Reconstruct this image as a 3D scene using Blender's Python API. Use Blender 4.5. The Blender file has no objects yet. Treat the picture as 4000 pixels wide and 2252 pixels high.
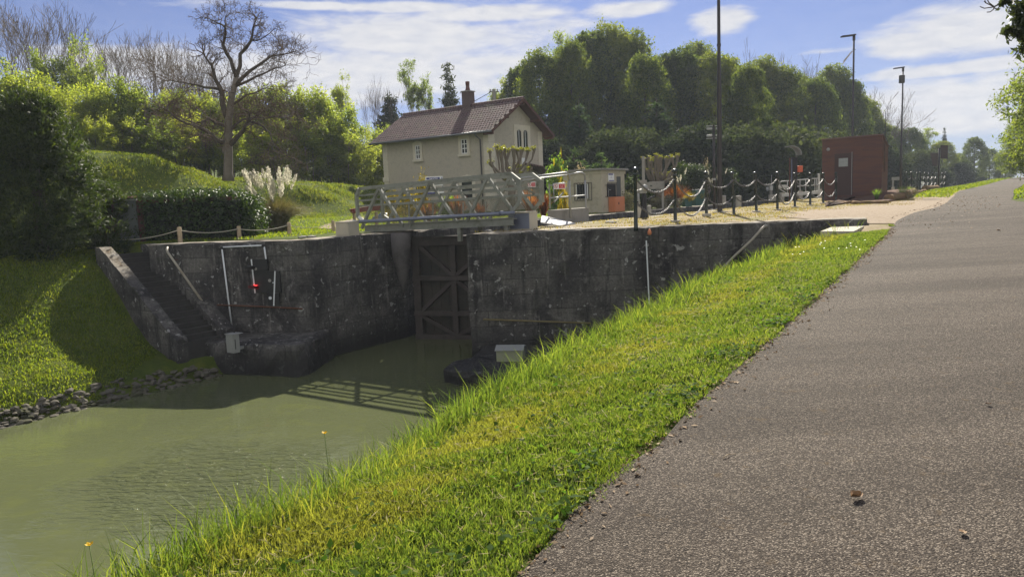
import bpy, bmesh, math, random
import numpy as np
from mathutils import Vector, Matrix

# ------------------------------------------------------------------ camera, sun, sky, exposure
SC = bpy.context.scene
COL = SC.collection
R = math.radians
F, CX, CY, EYE = 2850.0, 2000.0, 1126.0, 0.85          # focal length and centre in photo pixels, eye height above the quay
PITCH, ROLL = 6.86, 2.30
CAM = Matrix.Rotation(R(90 - PITCH), 3, 'X') @ Matrix.Rotation(R(-ROLL), 3, 'Z')
cam_data = bpy.data.cameras.new('camera')
cam = bpy.data.objects.new('camera', cam_data)
COL.objects.link(cam)
cam_data.sensor_width = 36.0
cam_data.lens = F / 4000 * 36.0
cam_data.clip_end = 3000
cam_data.clip_start = 0.05
cam.matrix_world = Matrix.Translation((0, 0, EYE)) @ CAM.to_4x4()
SC.camera = cam

SUN_AZ, SUN_EL = 10.0, 36.0                              # degrees right of the view, degrees up
sun_data = bpy.data.lights.new('sun', 'SUN')
sun_data.energy = 5.0
sun_data.angle = R(0.5)
sun_data.color = (1.0, 0.93, 0.80)
sun = bpy.data.objects.new('sun', sun_data)
COL.objects.link(sun)
sd = Vector((math.sin(R(SUN_AZ)) * math.cos(R(SUN_EL)), math.cos(R(SUN_AZ)) * math.cos(R(SUN_EL)), math.sin(R(SUN_EL))))
sun.rotation_euler = sd.to_track_quat('Z', 'Y').to_euler()
SC.view_settings.view_transform = 'Standard'
SC.view_settings.look = 'None'
SC.view_settings.exposure = 1.12
SC.view_settings.gamma = 1.0
SC.cycles.max_bounces = 8
SC.cycles.transparent_max_bounces = 16


def ray(px, py):
    return CAM @ Vector(((px - CX) / F, -(py - CY) / F, -1.0))


def Zp(px, py, z=0.0):
    """Point where the sight line of a photo pixel meets the level z."""
    r = ray(px, py)
    t = (z - EYE) / r.z
    return Vector((r.x * t, r.y * t, z))


def Dp(px, py, d):
    """Point of a sight line at the distance d along the view axis."""
    r = ray(px, py)
    t = d / r.y
    return Vector((r.x * t, d, EYE + r.z * t))


def proj(p):
    c = CAM.transposed() @ (Vector(p) - Vector((0, 0, EYE)))
    return (CX + F * c.x / -c.z, CY - F * c.y / -c.z)


A0 = R(36.5)                                             # the lock runs 36.5 degrees right of the view
AX = Vector((math.sin(A0), math.cos(A0), 0))             # upstream
NL = Vector((-math.cos(A0), math.sin(A0), 0))            # across the canal, to the far bank
ROTA = math.atan2(AX.y, AX.x)                            # rotation of local x onto upstream
ROTN = math.atan2(-NL.y, -NL.x)                          # rotation of local x onto 'across, towards the near bank'


def uv(p):
    return (p[0] * AX.x + p[1] * AX.y, p[0] * NL.x + p[1] * NL.y)


def xy(u, v, z=0.0):
    return Vector((AX.x * u + NL.x * v, AX.y * u + NL.y * v, z))


WATER = -3.45


def world():
    w = bpy.data.worlds.new('World')
    SC.world = w
    w.use_nodes = True
    nt = w.node_tree
    N, L = nt.nodes, nt.links
    N.clear()
    out = N.new('ShaderNodeOutputWorld')
    bg = N.new('ShaderNodeBackground')
    sky = N.new('ShaderNodeTexSky')
    sky.sky_type = 'NISHITA'
    sky.sun_disc = False
    sky.sun_elevation = R(SUN_EL)
    sky.sun_rotation = R(SUN_AZ)
    sky.air_density = 0.9
    sky.dust_density = 0.35
    sky.ozone_density = 2.6
    tc = N.new('ShaderNodeTexCoord')
    sx = N.new('ShaderNodeSeparateXYZ')
    L.new(tc.outputs['Generated'], sx.inputs[0])

    def m(op, a, b=None, c=None):
        n = N.new('ShaderNodeMath')
        n.operation = op
        for i, q in enumerate((a, b, c)):
            if q is None:
                continue
            if isinstance(q, (int, float)):
                n.inputs[i].default_value = q
            else:
                L.new(q, n.inputs[i])
        return n.outputs[0]
    az = m('ARCTAN2', sx.outputs[0], sx.outputs[1])
    el = m('ARCSINE', sx.outputs[2])
    comb = N.new('ShaderNodeCombineXYZ')
    L.new(m('MULTIPLY', az, 5.0), comb.inputs[0])
    L.new(m('MULTIPLY', el, 17.0), comb.inputs[1])
    no = N.new('ShaderNodeTexNoise')
    no.inputs['Scale'].default_value = 1.5
    no.inputs['Detail'].default_value = 9
    no.inputs['Roughness'].default_value = 0.62
    no.inputs['Distortion'].default_value = 0.5
    L.new(comb.outputs[0], no.inputs['Vector'])
    no2 = N.new('ShaderNodeTexNoise')
    no2.inputs['Scale'].default_value = 6.5
    no2.inputs['Detail'].default_value = 5
    no2.inputs['Distortion'].default_value = 0.3
    L.new(comb.outputs[0], no2.inputs['Vector'])
    blobs = [(900, 190, 640, 75), (1080, 95, 400, 55), (1230, 38, 200, 24), (1590, 22, 115, 22), (1815, 52, 82, 34),
             (2440, 75, 230, 75), (2330, 105, 170, 40), (2420, 170, 290, 22), (2350, 255, 350, 70), (2400, 310, 400, 40), (330, 170, 260, 60),
             (800, 15, 160, 10), (1000, 18, 200, 14), (1250, -430, 1500, 320), (2080, 130, 330, 24)]  # the unseen blob above the frame is added to brighten water reflections
    mx = None
    k = 4000 / 2575.0
    for bx, by, rx, ry in blobs:
        d = ray(bx * k, by * k).normalized()
        a0, e0 = math.atan2(d.x, d.y), math.asin(d.z)
        ra, re = rx * k / F * math.cos(a0) ** 2, ry * k / F * math.cos(a0)
        q1 = m('DIVIDE', m('ADD', m('SUBTRACT', az, a0), m('MULTIPLY', m('SUBTRACT', el, e0), -0.03)), ra)
        q2 = m('DIVIDE', m('SUBTRACT', el, e0), re)
        s = m('SUBTRACT', 1.0, m('SQRT', m('ADD', m('MULTIPLY', q1, q1), m('MULTIPLY', q2, q2))))
        if (bx, by) == (2080, 130):
            s = m('SUBTRACT', s, 0.75)
        mx = s if mx is None else m('MAXIMUM', mx, s)
    mx = m('MAXIMUM', mx, -1.2)
    # unseen bright clouds added behind the viewer as fill light
    beh_fill = N.new('ShaderNodeMapRange')
    beh_fill.interpolation_type = 'SMOOTHSTEP'
    beh_fill.inputs[1].default_value = 0.25
    beh_fill.inputs[2].default_value = -0.25
    beh_fill.inputs[3].default_value = -1.2
    beh_fill.inputs[4].default_value = 0.55
    L.new(sx.outputs[1], beh_fill.inputs[0])
    mx = m('MAXIMUM', mx, beh_fill.outputs[0])
    dens = m('ADD', m('MULTIPLY', mx, 0.85), m('MULTIPLY', m('SUBTRACT', no.outputs[0], 0.5), 1.5))
    dens = m('ADD', dens, m('MULTIPLY', m('SUBTRACT', no2.outputs[0], 0.5), 0.22))
    mr = N.new('ShaderNodeMapRange')
    mr.interpolation_type = 'SMOOTHSTEP'
    mr.inputs[1].default_value = -0.26
    mr.inputs[2].default_value = 0.42
    L.new(dens, mr.inputs[0])
    # thin veil near the horizon
    veil = N.new('ShaderNodeMapRange')
    veil.inputs[1].default_value = 0.36
    veil.inputs[2].default_value = 0.0
    veil.inputs[3].default_value = 0.0
    veil.inputs[4].default_value = 0.38
    L.new(el, veil.inputs[0])
    fac = m('MULTIPLY', m('MAXIMUM', mr.outputs[0], veil.outputs[0]), 0.95)
    sc = N.new('ShaderNodeMix')
    sc.data_type = 'RGBA'
    sc.blend_type = 'MULTIPLY'
    sc.inputs[0].default_value = 1.0
    L.new(sky.outputs[0], sc.inputs[6])
    sc.inputs[7].default_value = (SKY_MUL[0], SKY_MUL[1], SKY_MUL[2], 1)
    cl = N.new('ShaderNodeMix')
    cl.data_type = 'RGBA'
    L.new(m('MULTIPLY', m('SUBTRACT', no2.outputs[0], 0.30), 1.9), cl.inputs[0])
    cl.inputs[6].default_value = (CLOUD * 0.74, CLOUD * 0.755, CLOUD * 0.82, 1)
    cl.inputs[7].default_value = (CLOUD, CLOUD * 0.975, CLOUD * 0.945, 1)
    cl.clamp_factor = True
    mix = N.new('ShaderNodeMix')
    mix.data_type = 'RGBA'
    L.new(fac, mix.inputs[0])
    L.new(sc.outputs[2], mix.inputs[6])
    L.new(cl.outputs[2], mix.inputs[7])
    L.new(mix.outputs[2], bg.inputs[0])
    bg.inputs[1].default_value = 0.10
    L.new(bg.outputs[0], out.inputs[0])


SKY_MUL = (0.180, 0.225, 0.37)
CLOUD = 4.25
world()

# ------------------------------------------------------------------ mesh and object helpers
random.seed(7)
RNG = np.random.default_rng(7)


class MB:
    """Collects shapes, then links them as one mesh object."""

    def __init__(self):
        self.v, self.f = [], []

    def add(self, vs, fs):
        o = len(self.v)
        self.v += [tuple(p) for p in vs]
        self.f += [tuple(i + o for i in f) for f in fs]
        return self

    def box(self, x0, y0, z0, x1, y1, z1):
        return self.add([(x0, y0, z0), (x1, y0, z0), (x1, y1, z0), (x0, y1, z0), (x0, y0, z1), (x1, y0, z1), (x1, y1, z1), (x0, y1, z1)],
                        [(0, 3, 2, 1), (4, 5, 6, 7), (0, 1, 5, 4), (1, 2, 6, 5), (2, 3, 7, 6), (3, 0, 4, 7)])

    def bbox(self, x0, y0, z0, x1, y1, z1, b=0.01):
        """box with chamfered edges"""
        bm = bmesh.new()
        bmesh.ops.create_cube(bm, size=1)
        for q in bm.verts:
            q.co = Vector(((x0 + x1) / 2 + q.co.x * (x1 - x0), (y0 + y1) / 2 + q.co.y * (y1 - y0), (z0 + z1) / 2 + q.co.z * (z1 - z0)))
        bmesh.ops.bevel(bm, geom=bm.edges[:], offset=b, segments=2, affect='EDGES', profile=0.6)
        bm.verts.index_update()
        self.add([q.co[:] for q in bm.verts], [[q.index for q in f.verts] for f in bm.faces])
        bm.free()
        return self

    def bar(self, p, q, w, h=None, up=(0, 0, 1)):
        """rectangular bar from p to q"""
        p, q = Vector(p), Vector(q)
        h = w if h is None else h
        d = (q - p).normalized()
        up = Vector(up)
        if abs(d.dot(up)) > 0.98:
            up = Vector((1, 0, 0))
        s = d.cross(up).normalized()
        t = s.cross(d).normalized()
        vs = []
        for c in (p, q):
            for a, b in ((-1, -1), (1, -1), (1, 1), (-1, 1)):
                vs.append(c + s * (a * w / 2) + t * (b * h / 2))
        return self.add(vs, [(0, 1, 2, 3), (7, 6, 5, 4), (0, 4, 5, 1), (1, 5, 6, 2), (2, 6, 7, 3), (3, 7, 4, 0)])

    def tube(self, pts, r, n=8, cap=True):
        pts = [Vector(p) for p in pts]
        rs = list(r) if hasattr(r, '__len__') else [r] * len(pts)
        base = len(self.v)
        d0 = (pts[1] - pts[0]).normalized()
        s = d0.orthogonal().normalized()
        for i, p in enumerate(pts):
            d = ((pts[min(i + 1, len(pts) - 1)] - pts[max(i - 1, 0)])).normalized()
            s = (s - d * s.dot(d))
            s = s.normalized() if s.length > 1e-6 else d.orthogonal().normalized()
            t = d.cross(s)
            for k in range(n):
                a = 2 * math.pi * k / n
                self.v.append(tuple(p + (s * math.cos(a) + t * math.sin(a)) * rs[i]))
        for i in range(len(pts) - 1):
            for k in range(n):
                a, b = base + i * n + k, base + i * n + (k + 1) % n
                self.f.append((a, b, b + n, a + n))
        if cap:
            self.f.append(tuple(base + k for k in range(n))[::-1])
            e = base + (len(pts) - 1) * n
            self.f.append(tuple(e + k for k in range(n)))
        return self

    def lathe(self, prof, n=16, o=(0, 0, 0)):
        base = len(self.v)
        for r, z in prof:
            for k in range(n):
                a = 2 * math.pi * k / n
                self.v.append((o[0] + r * math.cos(a), o[1] + r * math.sin(a), o[2] + z))
        for i in range(len(prof) - 1):
            for k in range(n):
                a, b = base + i * n + k, base + i * n + (k + 1) % n
                self.f.append((a, b, b + n, a + n))
        self.f.append(tuple(base + k for k in range(n))[::-1])
        e = base + (len(prof) - 1) * n
        self.f.append(tuple(e + k for k in range(n)))
        return self

    def prism(self, poly, vec):
        """polygon swept along a vector"""
        n = len(poly)
        vec = Vector(vec)
        a = [Vector(p) for p in poly]
        return self.add(a + [p + vec for p in a], [tuple(range(n))[::-1], tuple(range(n, 2 * n))] + [(i, (i + 1) % n, n + (i + 1) % n, n + i) for i in range(n)])

    def build(self, name, mat, parent=None, smooth=False, loc=None, rotz=0.0):
        me = bpy.data.meshes.new(name)
        me.from_pydata(self.v, [], self.f)
        return link(name, me, mat, parent, smooth, loc, rotz)


def link(name, me, mat, parent=None, smooth=False, loc=None, rotz=0.0):
    me.validate()
    bm = bmesh.new()
    bm.from_mesh(me)
    if len(bm.faces) < 60000:
        bmesh.ops.recalc_face_normals(bm, faces=bm.faces[:])
        bm.to_mesh(me)
    bm.free()
    if mat:
        me.materials.append(mat)
    if smooth:
        me.shade_smooth()
    o = bpy.data.objects.new(name, me)
    COL.objects.link(o)
    if parent is not None:
        o.parent = parent
    if loc is not None:
        o.location = loc
        o.rotation_euler = (0, 0, rotz)
    return o


def npmesh(name, verts, quads=None, tris=None):
    """big meshes straight from numpy arrays"""
    me = bpy.data.meshes.new(name)
    verts = np.asarray(verts, dtype=np.float32).reshape(-1, 3)
    nq = 0 if quads is None else len(quads)
    nt = 0 if tris is None else len(tris)
    me.vertices.add(len(verts))
    me.vertices.foreach_set('co', verts.ravel())
    loops = []
    if nq:
        loops.append(np.asarray(quads, dtype=np.int32).ravel())
    if nt:
        loops.append(np.asarray(tris, dtype=np.int32).ravel())
    loops = np.concatenate(loops)
    me.loops.add(len(loops))
    me.loops.foreach_set('vertex_index', loops)
    me.polygons.add(nq + nt)
    starts = np.concatenate([np.arange(nq) * 4, nq * 4 + np.arange(nt) * 3]).astype(np.int32)
    me.polygons.foreach_set('loop_start', starts)
    me.update(calc_edges=True)
    return me


def nplink(name, me, mat, parent=None, loc=None):
    if mat:
        me.materials.append(mat)
    o = bpy.data.objects.new(name, me)
    COL.objects.link(o)
    if parent is not None:
        o.parent = parent
    if loc is not None:
        o.location = loc
    return o


def tag(o, label=None, cat=None, group=None, kind=None):
    for k, v in (('label', label), ('category', cat), ('group', group), ('kind', kind)):
        if v:
            o[k] = v
    return o


def thing(name, label, cat, loc=(0, 0, 0), rotz=0.0, group=None):
    o = bpy.data.objects.new(name, None)
    o.empty_display_size = 0.2
    COL.objects.link(o)
    o.location = loc
    o.rotation_euler = (0, 0, rotz)
    return tag(o, label, cat, group)


def dup(root, loc, rotz=0.0, scale=None, label=None, group=None):
    r = root.copy()
    COL.objects.link(r)
    r.location = loc
    r.rotation_euler = (0, 0, rotz)
    if scale is not None:
        r.scale = scale
    if label:
        r['label'] = label
    if group:
        r['group'] = group
    for ch in list(root.children):
        c = ch.copy()
        COL.objects.link(c)
        c.parent = r
        for g in ch.children:
            d = g.copy()
            COL.objects.link(d)
            d.parent = c
    return r


# ------------------------------------------------------------------ materials
def new_mat(name):
    m = bpy.data.materials.new(name)
    m.use_nodes = True
    nt = m.node_tree
    return m, nt.nodes, nt.links, nt.nodes['Principled BSDF']


def ramp(N, stops):
    r = N.new('ShaderNodeValToRGB')
    e = r.color_ramp.elements
    while len(e) < len(stops):
        e.new(0.5)
    for i, (p, c) in enumerate(stops):
        e[i].position = p
        e[i].color = (c[0], c[1], c[2], 1)
    return r


def noise(N, L, vec, scale, detail=4, rough=0.55, dist=0.0):
    n = N.new('ShaderNodeTexNoise')
    n.inputs['Scale'].default_value = scale
    n.inputs['Detail'].default_value = detail
    n.inputs['Roughness'].default_value = rough
    n.inputs['Distortion'].default_value = dist
    if vec is not None:
        L.new(vec, n.inputs['Vector'])
    return n


def mixc(N, L, fac, a, b, mode='MIX'):
    x = N.new('ShaderNodeMix')
    x.data_type = 'RGBA'
    x.blend_type = mode
    x.clamp_factor = True
    x.clamp_result = False
    for s, q in ((0, fac), (6, a), (7, b)):
        if isinstance(q, (int, float)):
            x.inputs[s].default_value = q
        elif isinstance(q, tuple):
            x.inputs[s].default_value = (q[0], q[1], q[2], 1)
        else:
            L.new(q, x.inputs[s])
    return x.outputs[2]


def mth(N, L, op, a, b=None):
    n = N.new('ShaderNodeMath')
    n.operation = op
    for i, q in enumerate((a, b)):
        if q is None:
            continue
        if isinstance(q, (int, float)):
            n.inputs[i].default_value = q
        else:
            L.new(q, n.inputs[i])
    return n.outputs[0]


def stepr(N, L, val, a, b):
    r = N.new('ShaderNodeMapRange')
    r.interpolation_type = 'SMOOTHSTEP'
    r.inputs[1].default_value = a
    r.inputs[2].default_value = b
    L.new(val, r.inputs[0])
    return r.outputs[0]


def bump(N, L, b, height, strength=0.4, dist=0.02):
    n = N.new('ShaderNodeBump')
    n.inputs['Strength'].default_value = strength
    n.inputs['Distance'].default_value = dist
    L.new(height, n.inputs['Height'])
    L.new(n.outputs[0], b.inputs['Normal'])
    return n


def plain(name, col, rough=0.55, metal=0.0, var=0.12, scale=9.0, bmp=0.0, spec=0.4, dirt=None, dirt_amt=0.5):
    """one colour with a little mottling, optional second weathering colour and relief"""
    m, N, L, b = new_mat(name)
    g = N.new('ShaderNodeNewGeometry')
    n = noise(N, L, g.outputs['Position'], scale, 5, 0.6)
    lo = tuple(c * (1 - var) for c in col)
    hi = tuple(min(1, c * (1 + var)) for c in col)
    c = mixc(N, L, n.outputs[0], lo, hi)
    if dirt:
        n2 = noise(N, L, g.outputs['Position'], scale * 0.37, 7, 0.68, 0.4)
        c = mixc(N, L, mth(N, L, 'MULTIPLY', stepr(N, L, n2.outputs[0], 0.48, 0.68), dirt_amt), c, dirt)
    L.new(c, b.inputs['Base Color'])
    b.inputs['Roughness'].default_value = rough
    b.inputs['Metallic'].default_value = metal
    b.inputs['Specular IOR Level'].default_value = spec
    if bmp:
        bump(N, L, b, noise(N, L, g.outputs['Position'], scale * 4, 6, 0.7).outputs[0], bmp, 0.01)
    return m


TRANS_GAIN = 2.3


def leafy(name, cols, trans=0.45, tint=(1.25, 1.3, 0.5), rough=0.5, spec=0.25, clump=0.5, gain=None):
    gain = TRANS_GAIN if gain is None else gain
    """leaf blades: per-leaf colour, light shining through"""
    m, N, L, b = new_mat(name)
    g = N.new('ShaderNodeNewGeometry')
    oi = N.new('ShaderNodeObjectInfo')
    n = noise(N, L, g.outputs['Position'], clump, 3, 0.5)
    f = mth(N, L, 'ADD', mth(N, L, 'MULTIPLY', g.outputs['Random Per Island'], 0.5), mth(N, L, 'MULTIPLY', n.outputs[0], 0.55))
    f = mth(N, L, 'ADD', f, mth(N, L, 'MULTIPLY', mth(N, L, 'SUBTRACT', oi.outputs['Random'], 0.5), 0.42))
    k = len(cols)
    r = ramp(N, [(0.2 + 0.6 * i / max(1, k - 1), c) for i, c in enumerate(cols)])
    L.new(f, r.inputs[0])
    L.new(r.outputs[0], b.inputs['Base Color'])
    b.inputs['Roughness'].default_value = rough
    b.inputs['Specular IOR Level'].default_value = spec
    t = N.new('ShaderNodeBsdfTranslucent')
    L.new(mixc(N, L, 1.0, r.outputs[0], tuple(q * gain for q in tint), 'MULTIPLY'), t.inputs[0])
    ms = N.new('ShaderNodeMixShader')
    ms.inputs[0].default_value = trans
    L.new(b.outputs[0], ms.inputs[1])
    L.new(t.outputs[0], ms.inputs[2])
    L.new(ms.outputs[0], N['Material Output'].inputs[0])
    return m


def wall_mat(name='old_stone'):
    """weathered lock masonry: courses, black run-off, moss, lichen"""
    m, N, L, b = new_mat(name)
    g = N.new('ShaderNodeNewGeometry')
    s = N.new('ShaderNodeSeparateXYZ')
    L.new(g.outputs['Position'], s.inputs[0])
    al = mth(N, L, 'ADD', mth(N, L, 'MULTIPLY', s.outputs[0], 0.85), mth(N, L, 'MULTIPLY', s.outputs[1], 0.52))
    c = N.new('ShaderNodeCombineXYZ')
    L.new(al, c.inputs[0])
    L.new(s.outputs[2], c.inputs[1])
    br = N.new('ShaderNodeTexBrick')
    br.inputs['Scale'].default_value = 1.0
    br.inputs['Brick Width'].default_value = 1.15
    br.inputs['Row Height'].default_value = 0.43
    br.inputs['Mortar Size'].default_value = 0.011
    br.inputs['Mortar Smooth'].default_value = 0.6
    br.inputs['Color1'].default_value = (0.125, 0.119, 0.110, 1)
    br.inputs['Color2'].default_value = (0.088, 0.085, 0.082, 1)
    br.inputs['Mortar'].default_value = (0.040, 0.038, 0.036, 1)
    L.new(c.outputs[0], br.inputs['Vector'])
    n1 = noise(N, L, g.outputs['Position'], 0.9, 8, 0.65, 0.3)
    col = mixc(N, L, stepr(N, L, n1.outputs[0], 0.38, 0.62), br.outputs[0], (0.040, 0.038, 0.039))
    # vertical run-off streaks
    mp = N.new('ShaderNodeMapping')
    mp.inputs['Scale'].default_value = (2.6, 2.6, 0.22)
    L.new(g.outputs['Position'], mp.inputs[0])
    n2 = noise(N, L, mp.outputs[0], 1.0, 6, 0.65)
    col = mixc(N, L, mth(N, L, 'MULTIPLY', stepr(N, L, n2.outputs[0], 0.50, 0.66), 0.75), col, (0.016, 0.0155, 0.017))
    n2b = noise(N, L, mp.outputs[0], 2.7, 6, 0.7)
    col = mixc(N, L, mth(N, L, 'MULTIPLY', stepr(N, L, n2b.outputs[0], 0.56, 0.70), 0.6), col, (0.22, 0.21, 0.195))
    # moss
    n4 = noise(N, L, g.outputs['Position'], 1.7, 6, 0.7)
    col = mixc(N, L, mth(N, L, 'MULTIPLY', stepr(N, L, n4.outputs[0], 0.58, 0.72), 0.5), col, (0.045, 0.052, 0.020))
    # lichen
    n3 = noise(N, L, g.outputs['Position'], 6.0, 3, 0.5, 0.4)
    col = mixc(N, L, mth(N, L, 'MULTIPLY', stepr(N, L, n3.outputs[0], 0.655, 0.69), 0.85), col, (0.30, 0.30, 0.29))
    n5 = noise(N, L, g.outputs['Position'], 17.0, 6, 0.75)
    n7 = noise(N, L, g.outputs['Position'], 3.6, 7, 0.72, 0.3)
    col = mixc(N, L, mth(N, L, 'MULTIPLY', stepr(N, L, n7.outputs[0], 0.55, 0.68), 0.65), col, (0.19, 0.185, 0.175))
    mott = stepr(N, L, n5.outputs[0], 0.33, 0.66)
    col = mixc(N, L, 1.0, col, mixc(N, L, mott, (0.72, 0.71, 0.70), (1.32, 1.31, 1.29)), 'MULTIPLY')
    # damp band over the water
    wet = stepr(N, L, mth(N, L, 'ADD', s.outputs[2], mth(N, L, 'MULTIPLY', n1.outputs[0], 0.9)), WATER + 1.3, WATER + 0.55)
    col = mixc(N, L, mth(N, L, 'MULTIPLY', wet, 0.85), col, (0.018, 0.018, 0.018))
    # level tops carry pale dust and dry moss
    sn = N.new('ShaderNodeSeparateXYZ')
    L.new(g.outputs['Normal'], sn.inputs[0])
    top = stepr(N, L, sn.outputs[2], 0.6, 0.9)
    n6 = noise(N, L, g.outputs['Position'], 3.0, 7, 0.7)
    tr = ramp(N, [(0.35, (0.13, 0.085, 0.04)), (0.47, (0.26, 0.23, 0.18)), (0.62, (0.37, 0.34, 0.29))])
    L.new(n6.outputs[0], tr.inputs[0])
    up = stepr(N, L, s.outputs[2], -1.0, -0.5)
    col = mixc(N, L, mth(N, L, 'MULTIPLY', top, up), col, tr.outputs[0])
    L.new(col, b.inputs['Base Color'])
    b.inputs['Roughness'].default_value = 0.9
    b.inputs['Specular IOR Level'].default_value = 0.2
    h = mth(N, L, 'ADD', mth(N, L, 'MULTIPLY', br.outputs['Fac'], -0.45), mth(N, L, 'ADD', n5.outputs[0], mth(N, L, 'MULTIPLY', n1.outputs[0], 2.0)))
    bump(N, L, b, h, 0.8, 0.03)
    return m


def ground_mat(name, kind):
    m, N, L, b = new_mat(name)
    g = N.new('ShaderNodeNewGeometry')
    P = g.outputs['Position']
    big = noise(N, L, P, 0.35, 5, 0.6)
    mid = noise(N, L, P, 2.4, 6, 0.65)
    fine = noise(N, L, P, 28.0, 5, 0.7)
    if kind == 'lawn':
        r = ramp(N, [(0.3, (0.040, 0.062, 0.010)), (0.5, (0.075, 0.105, 0.015)), (0.68, (0.135, 0.145, 0.022))])
        f = mth(N, L, 'ADD', mth(N, L, 'MULTIPLY', mid.outputs[0], 0.55), mth(N, L, 'MULTIPLY', fine.outputs[0], 0.45))
        L.new(f, r.inputs[0])
        col = r.outputs[0]
        bump(N, L, b, fine.outputs[0], 1.0, 0.06)
    else:
        # dry quay: straw, bare gravel, green patches
        r = ramp(N, [(0.3, (0.17, 0.125, 0.065)), (0.5, (0.25, 0.20, 0.12)), (0.66, (0.34, 0.29, 0.215))])
        L.new(mth(N, L, 'ADD', mth(N, L, 'MULTIPLY', mid.outputs[0], 0.5), mth(N, L, 'MULTIPLY', fine.outputs[0], 0.5)), r.inputs[0])
        gr = ramp(N, [(0.3, (0.10, 0.115, 0.025)), (0.7, (0.22, 0.20, 0.05))])
        L.new(fine.outputs[0], gr.inputs[0])
        n5 = noise(N, L, P, 0.8, 7, 0.7)
        col = mixc(N, L, mth(N, L, 'MULTIPLY', stepr(N, L, n5.outputs[0], 0.47, 0.62), 0.85), r.outputs[0], gr.outputs[0])
        bump(N, L, b, fine.outputs[0], 0.8, 0.03)
    L.new(col, b.inputs['Base Color'])
    b.inputs['Roughness'].default_value = 0.95
    b.inputs['Specular IOR Level'].default_value = 0.1
    return m


def path_mat():
    m, N, L, b = new_mat('chipped_asphalt')
    g = N.new('ShaderNodeNewGeometry')
    P = g.outputs['Position']
    vo = N.new('ShaderNodeTexVoronoi')
    vo.inputs['Scale'].default_value = 135.0
    L.new(P, vo.inputs['Vector'])
    sp = N.new('ShaderNodeSeparateColor')
    L.new(vo.outputs['Color'], sp.inputs[0])
    r = ramp(N, [(0.0, (0.026, 0.021, 0.017)), (0.35, (0.066, 0.054, 0.043)), (0.7, (0.108, 0.091, 0.074)), (0.95, (0.26, 0.228, 0.19))])
    L.new(sp.outputs[0], r.inputs[0])
    edge = stepr(N, L, vo.outputs['Distance'], 0.35, 0.75)
    col = mixc(N, L, mth(N, L, 'MULTIPLY', edge, 0.7), r.outputs[0], (0.013, 0.010, 0.008))
    n1 = noise(N, L, P, 0.7, 6, 0.6)
    col = mixc(N, L, 1.0, col, mixc(N, L, n1.outputs[0], (0.80, 0.78, 0.76), (1.16, 1.14, 1.12)), 'MULTIPLY')
    mp = N.new('ShaderNodeMapping')
    mp.inputs['Rotation'].default_value = (0, 0, -ROTA)
    mp.inputs['Scale'].default_value = (0.16, 1.25, 1.0)
    L.new(P, mp.inputs[0])
    n3 = noise(N, L, mp.outputs[0], 1.0, 5, 0.6, 0.3)
    col = mixc(N, L, 1.0, col, mixc(N, L, stepr(N, L, n3.outputs[0], 0.3, 0.7), (0.72, 0.69, 0.66), (1.22, 1.20, 1.18)), 'MULTIPLY')
    n2 = noise(N, L, P, 9.0, 5, 0.7)
    col = mixc(N, L, mth(N, L, 'MULTIPLY', stepr(N, L, n2.outputs[0], 0.58, 0.70), 0.5), col, (0.105, 0.068, 0.030))
    L.new(col, b.inputs['Base Color'])
    b.inputs['Roughness'].default_value = 0.9
    b.inputs['Specular IOR Level'].default_value = 0.2
    bump(N, L, b, mth(N, L, 'MULTIPLY', vo.outputs['Distance'], -1.0), 1.0, 0.007)
    return m


def water_mat():
    m, N, L, b = new_mat('canal_water')
    g = N.new('ShaderNodeNewGeometry')
    P = g.outputs['Position']
    n = noise(N, L, P, 0.35, 4, 0.5, 0.6)
    n2 = noise(N, L, P, 1.4, 5, 0.6, 1.0)
    col = mixc(N, L, n.outputs[0], (0.078, 0.090, 0.042), (0.106, 0.118, 0.056))
    col = mixc(N, L, mth(N, L, 'MULTIPLY', stepr(N, L, n2.outputs[0], 0.52, 0.68), 0.35), col, (0.12, 0.134, 0.042))
    L.new(col, b.inputs['Base Color'])
    b.inputs['Roughness'].default_value = 0.06
    b.inputs['IOR'].default_value = 1.33
    b.inputs['Specular IOR Level'].default_value = 0.5
    mp = N.new('ShaderNodeMapping')
    mp.inputs['Rotation'].default_value = (0, 0, R(12))
    mp.inputs['Scale'].default_value = (1.0, 2.8, 1.0)
    L.new(P, mp.inputs[0])
    w1 = noise(N, L, mp.outputs[0], 3.6, 3, 0.5, 0.9)
    # a breath of wind ruffles one patch near the verge
    vd = N.new('ShaderNodeVectorMath')
    vd.operation = 'DISTANCE'
    vd.inputs[1].default_value = xy(6.3, 11.0, WATER)
    L.new(P, vd.inputs[0])
    w2 = noise(N, L, P, 0.8, 3, 0.5)
    dd = mth(N, L, 'ADD', vd.outputs['Value'], mth(N, L, 'MULTIPLY', mth(N, L, 'SUBTRACT', w2.outputs[0], 0.5), 2.6))
    k_ = mth(N, L, 'ADD', mth(N, L, 'MULTIPLY', stepr(N, L, dd, 2.6, 0.6), 0.95), 0.03)
    h = mth(N, L, 'MULTIPLY', w1.outputs[0], k_)
    bump(N, L, b, h, 0.85, 0.16)
    return m

# ------------------------------------------------------------------ setting: ground, path, water
def sst(a, b, x):
    t = np.clip((np.asarray(x, float) - a) / (b - a), 0, 1)
    return t * t * (3 - 2 * t)


def b_of(u):
    u = np.asarray(u, float)
    return np.where(u < 20, -0.8 + 0.029 * np.maximum(u, -30), -0.22 * (1 - sst(20, 27, u))) + 0.3 * sst(34, 56, u) + 0.013 * np.maximum(0, u - 55)


def q_of(u):
    u = np.asarray(u, float)
    return np.where(u < 19.99, b_of(u), 0.22 * sst(34, 56, u))


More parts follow.
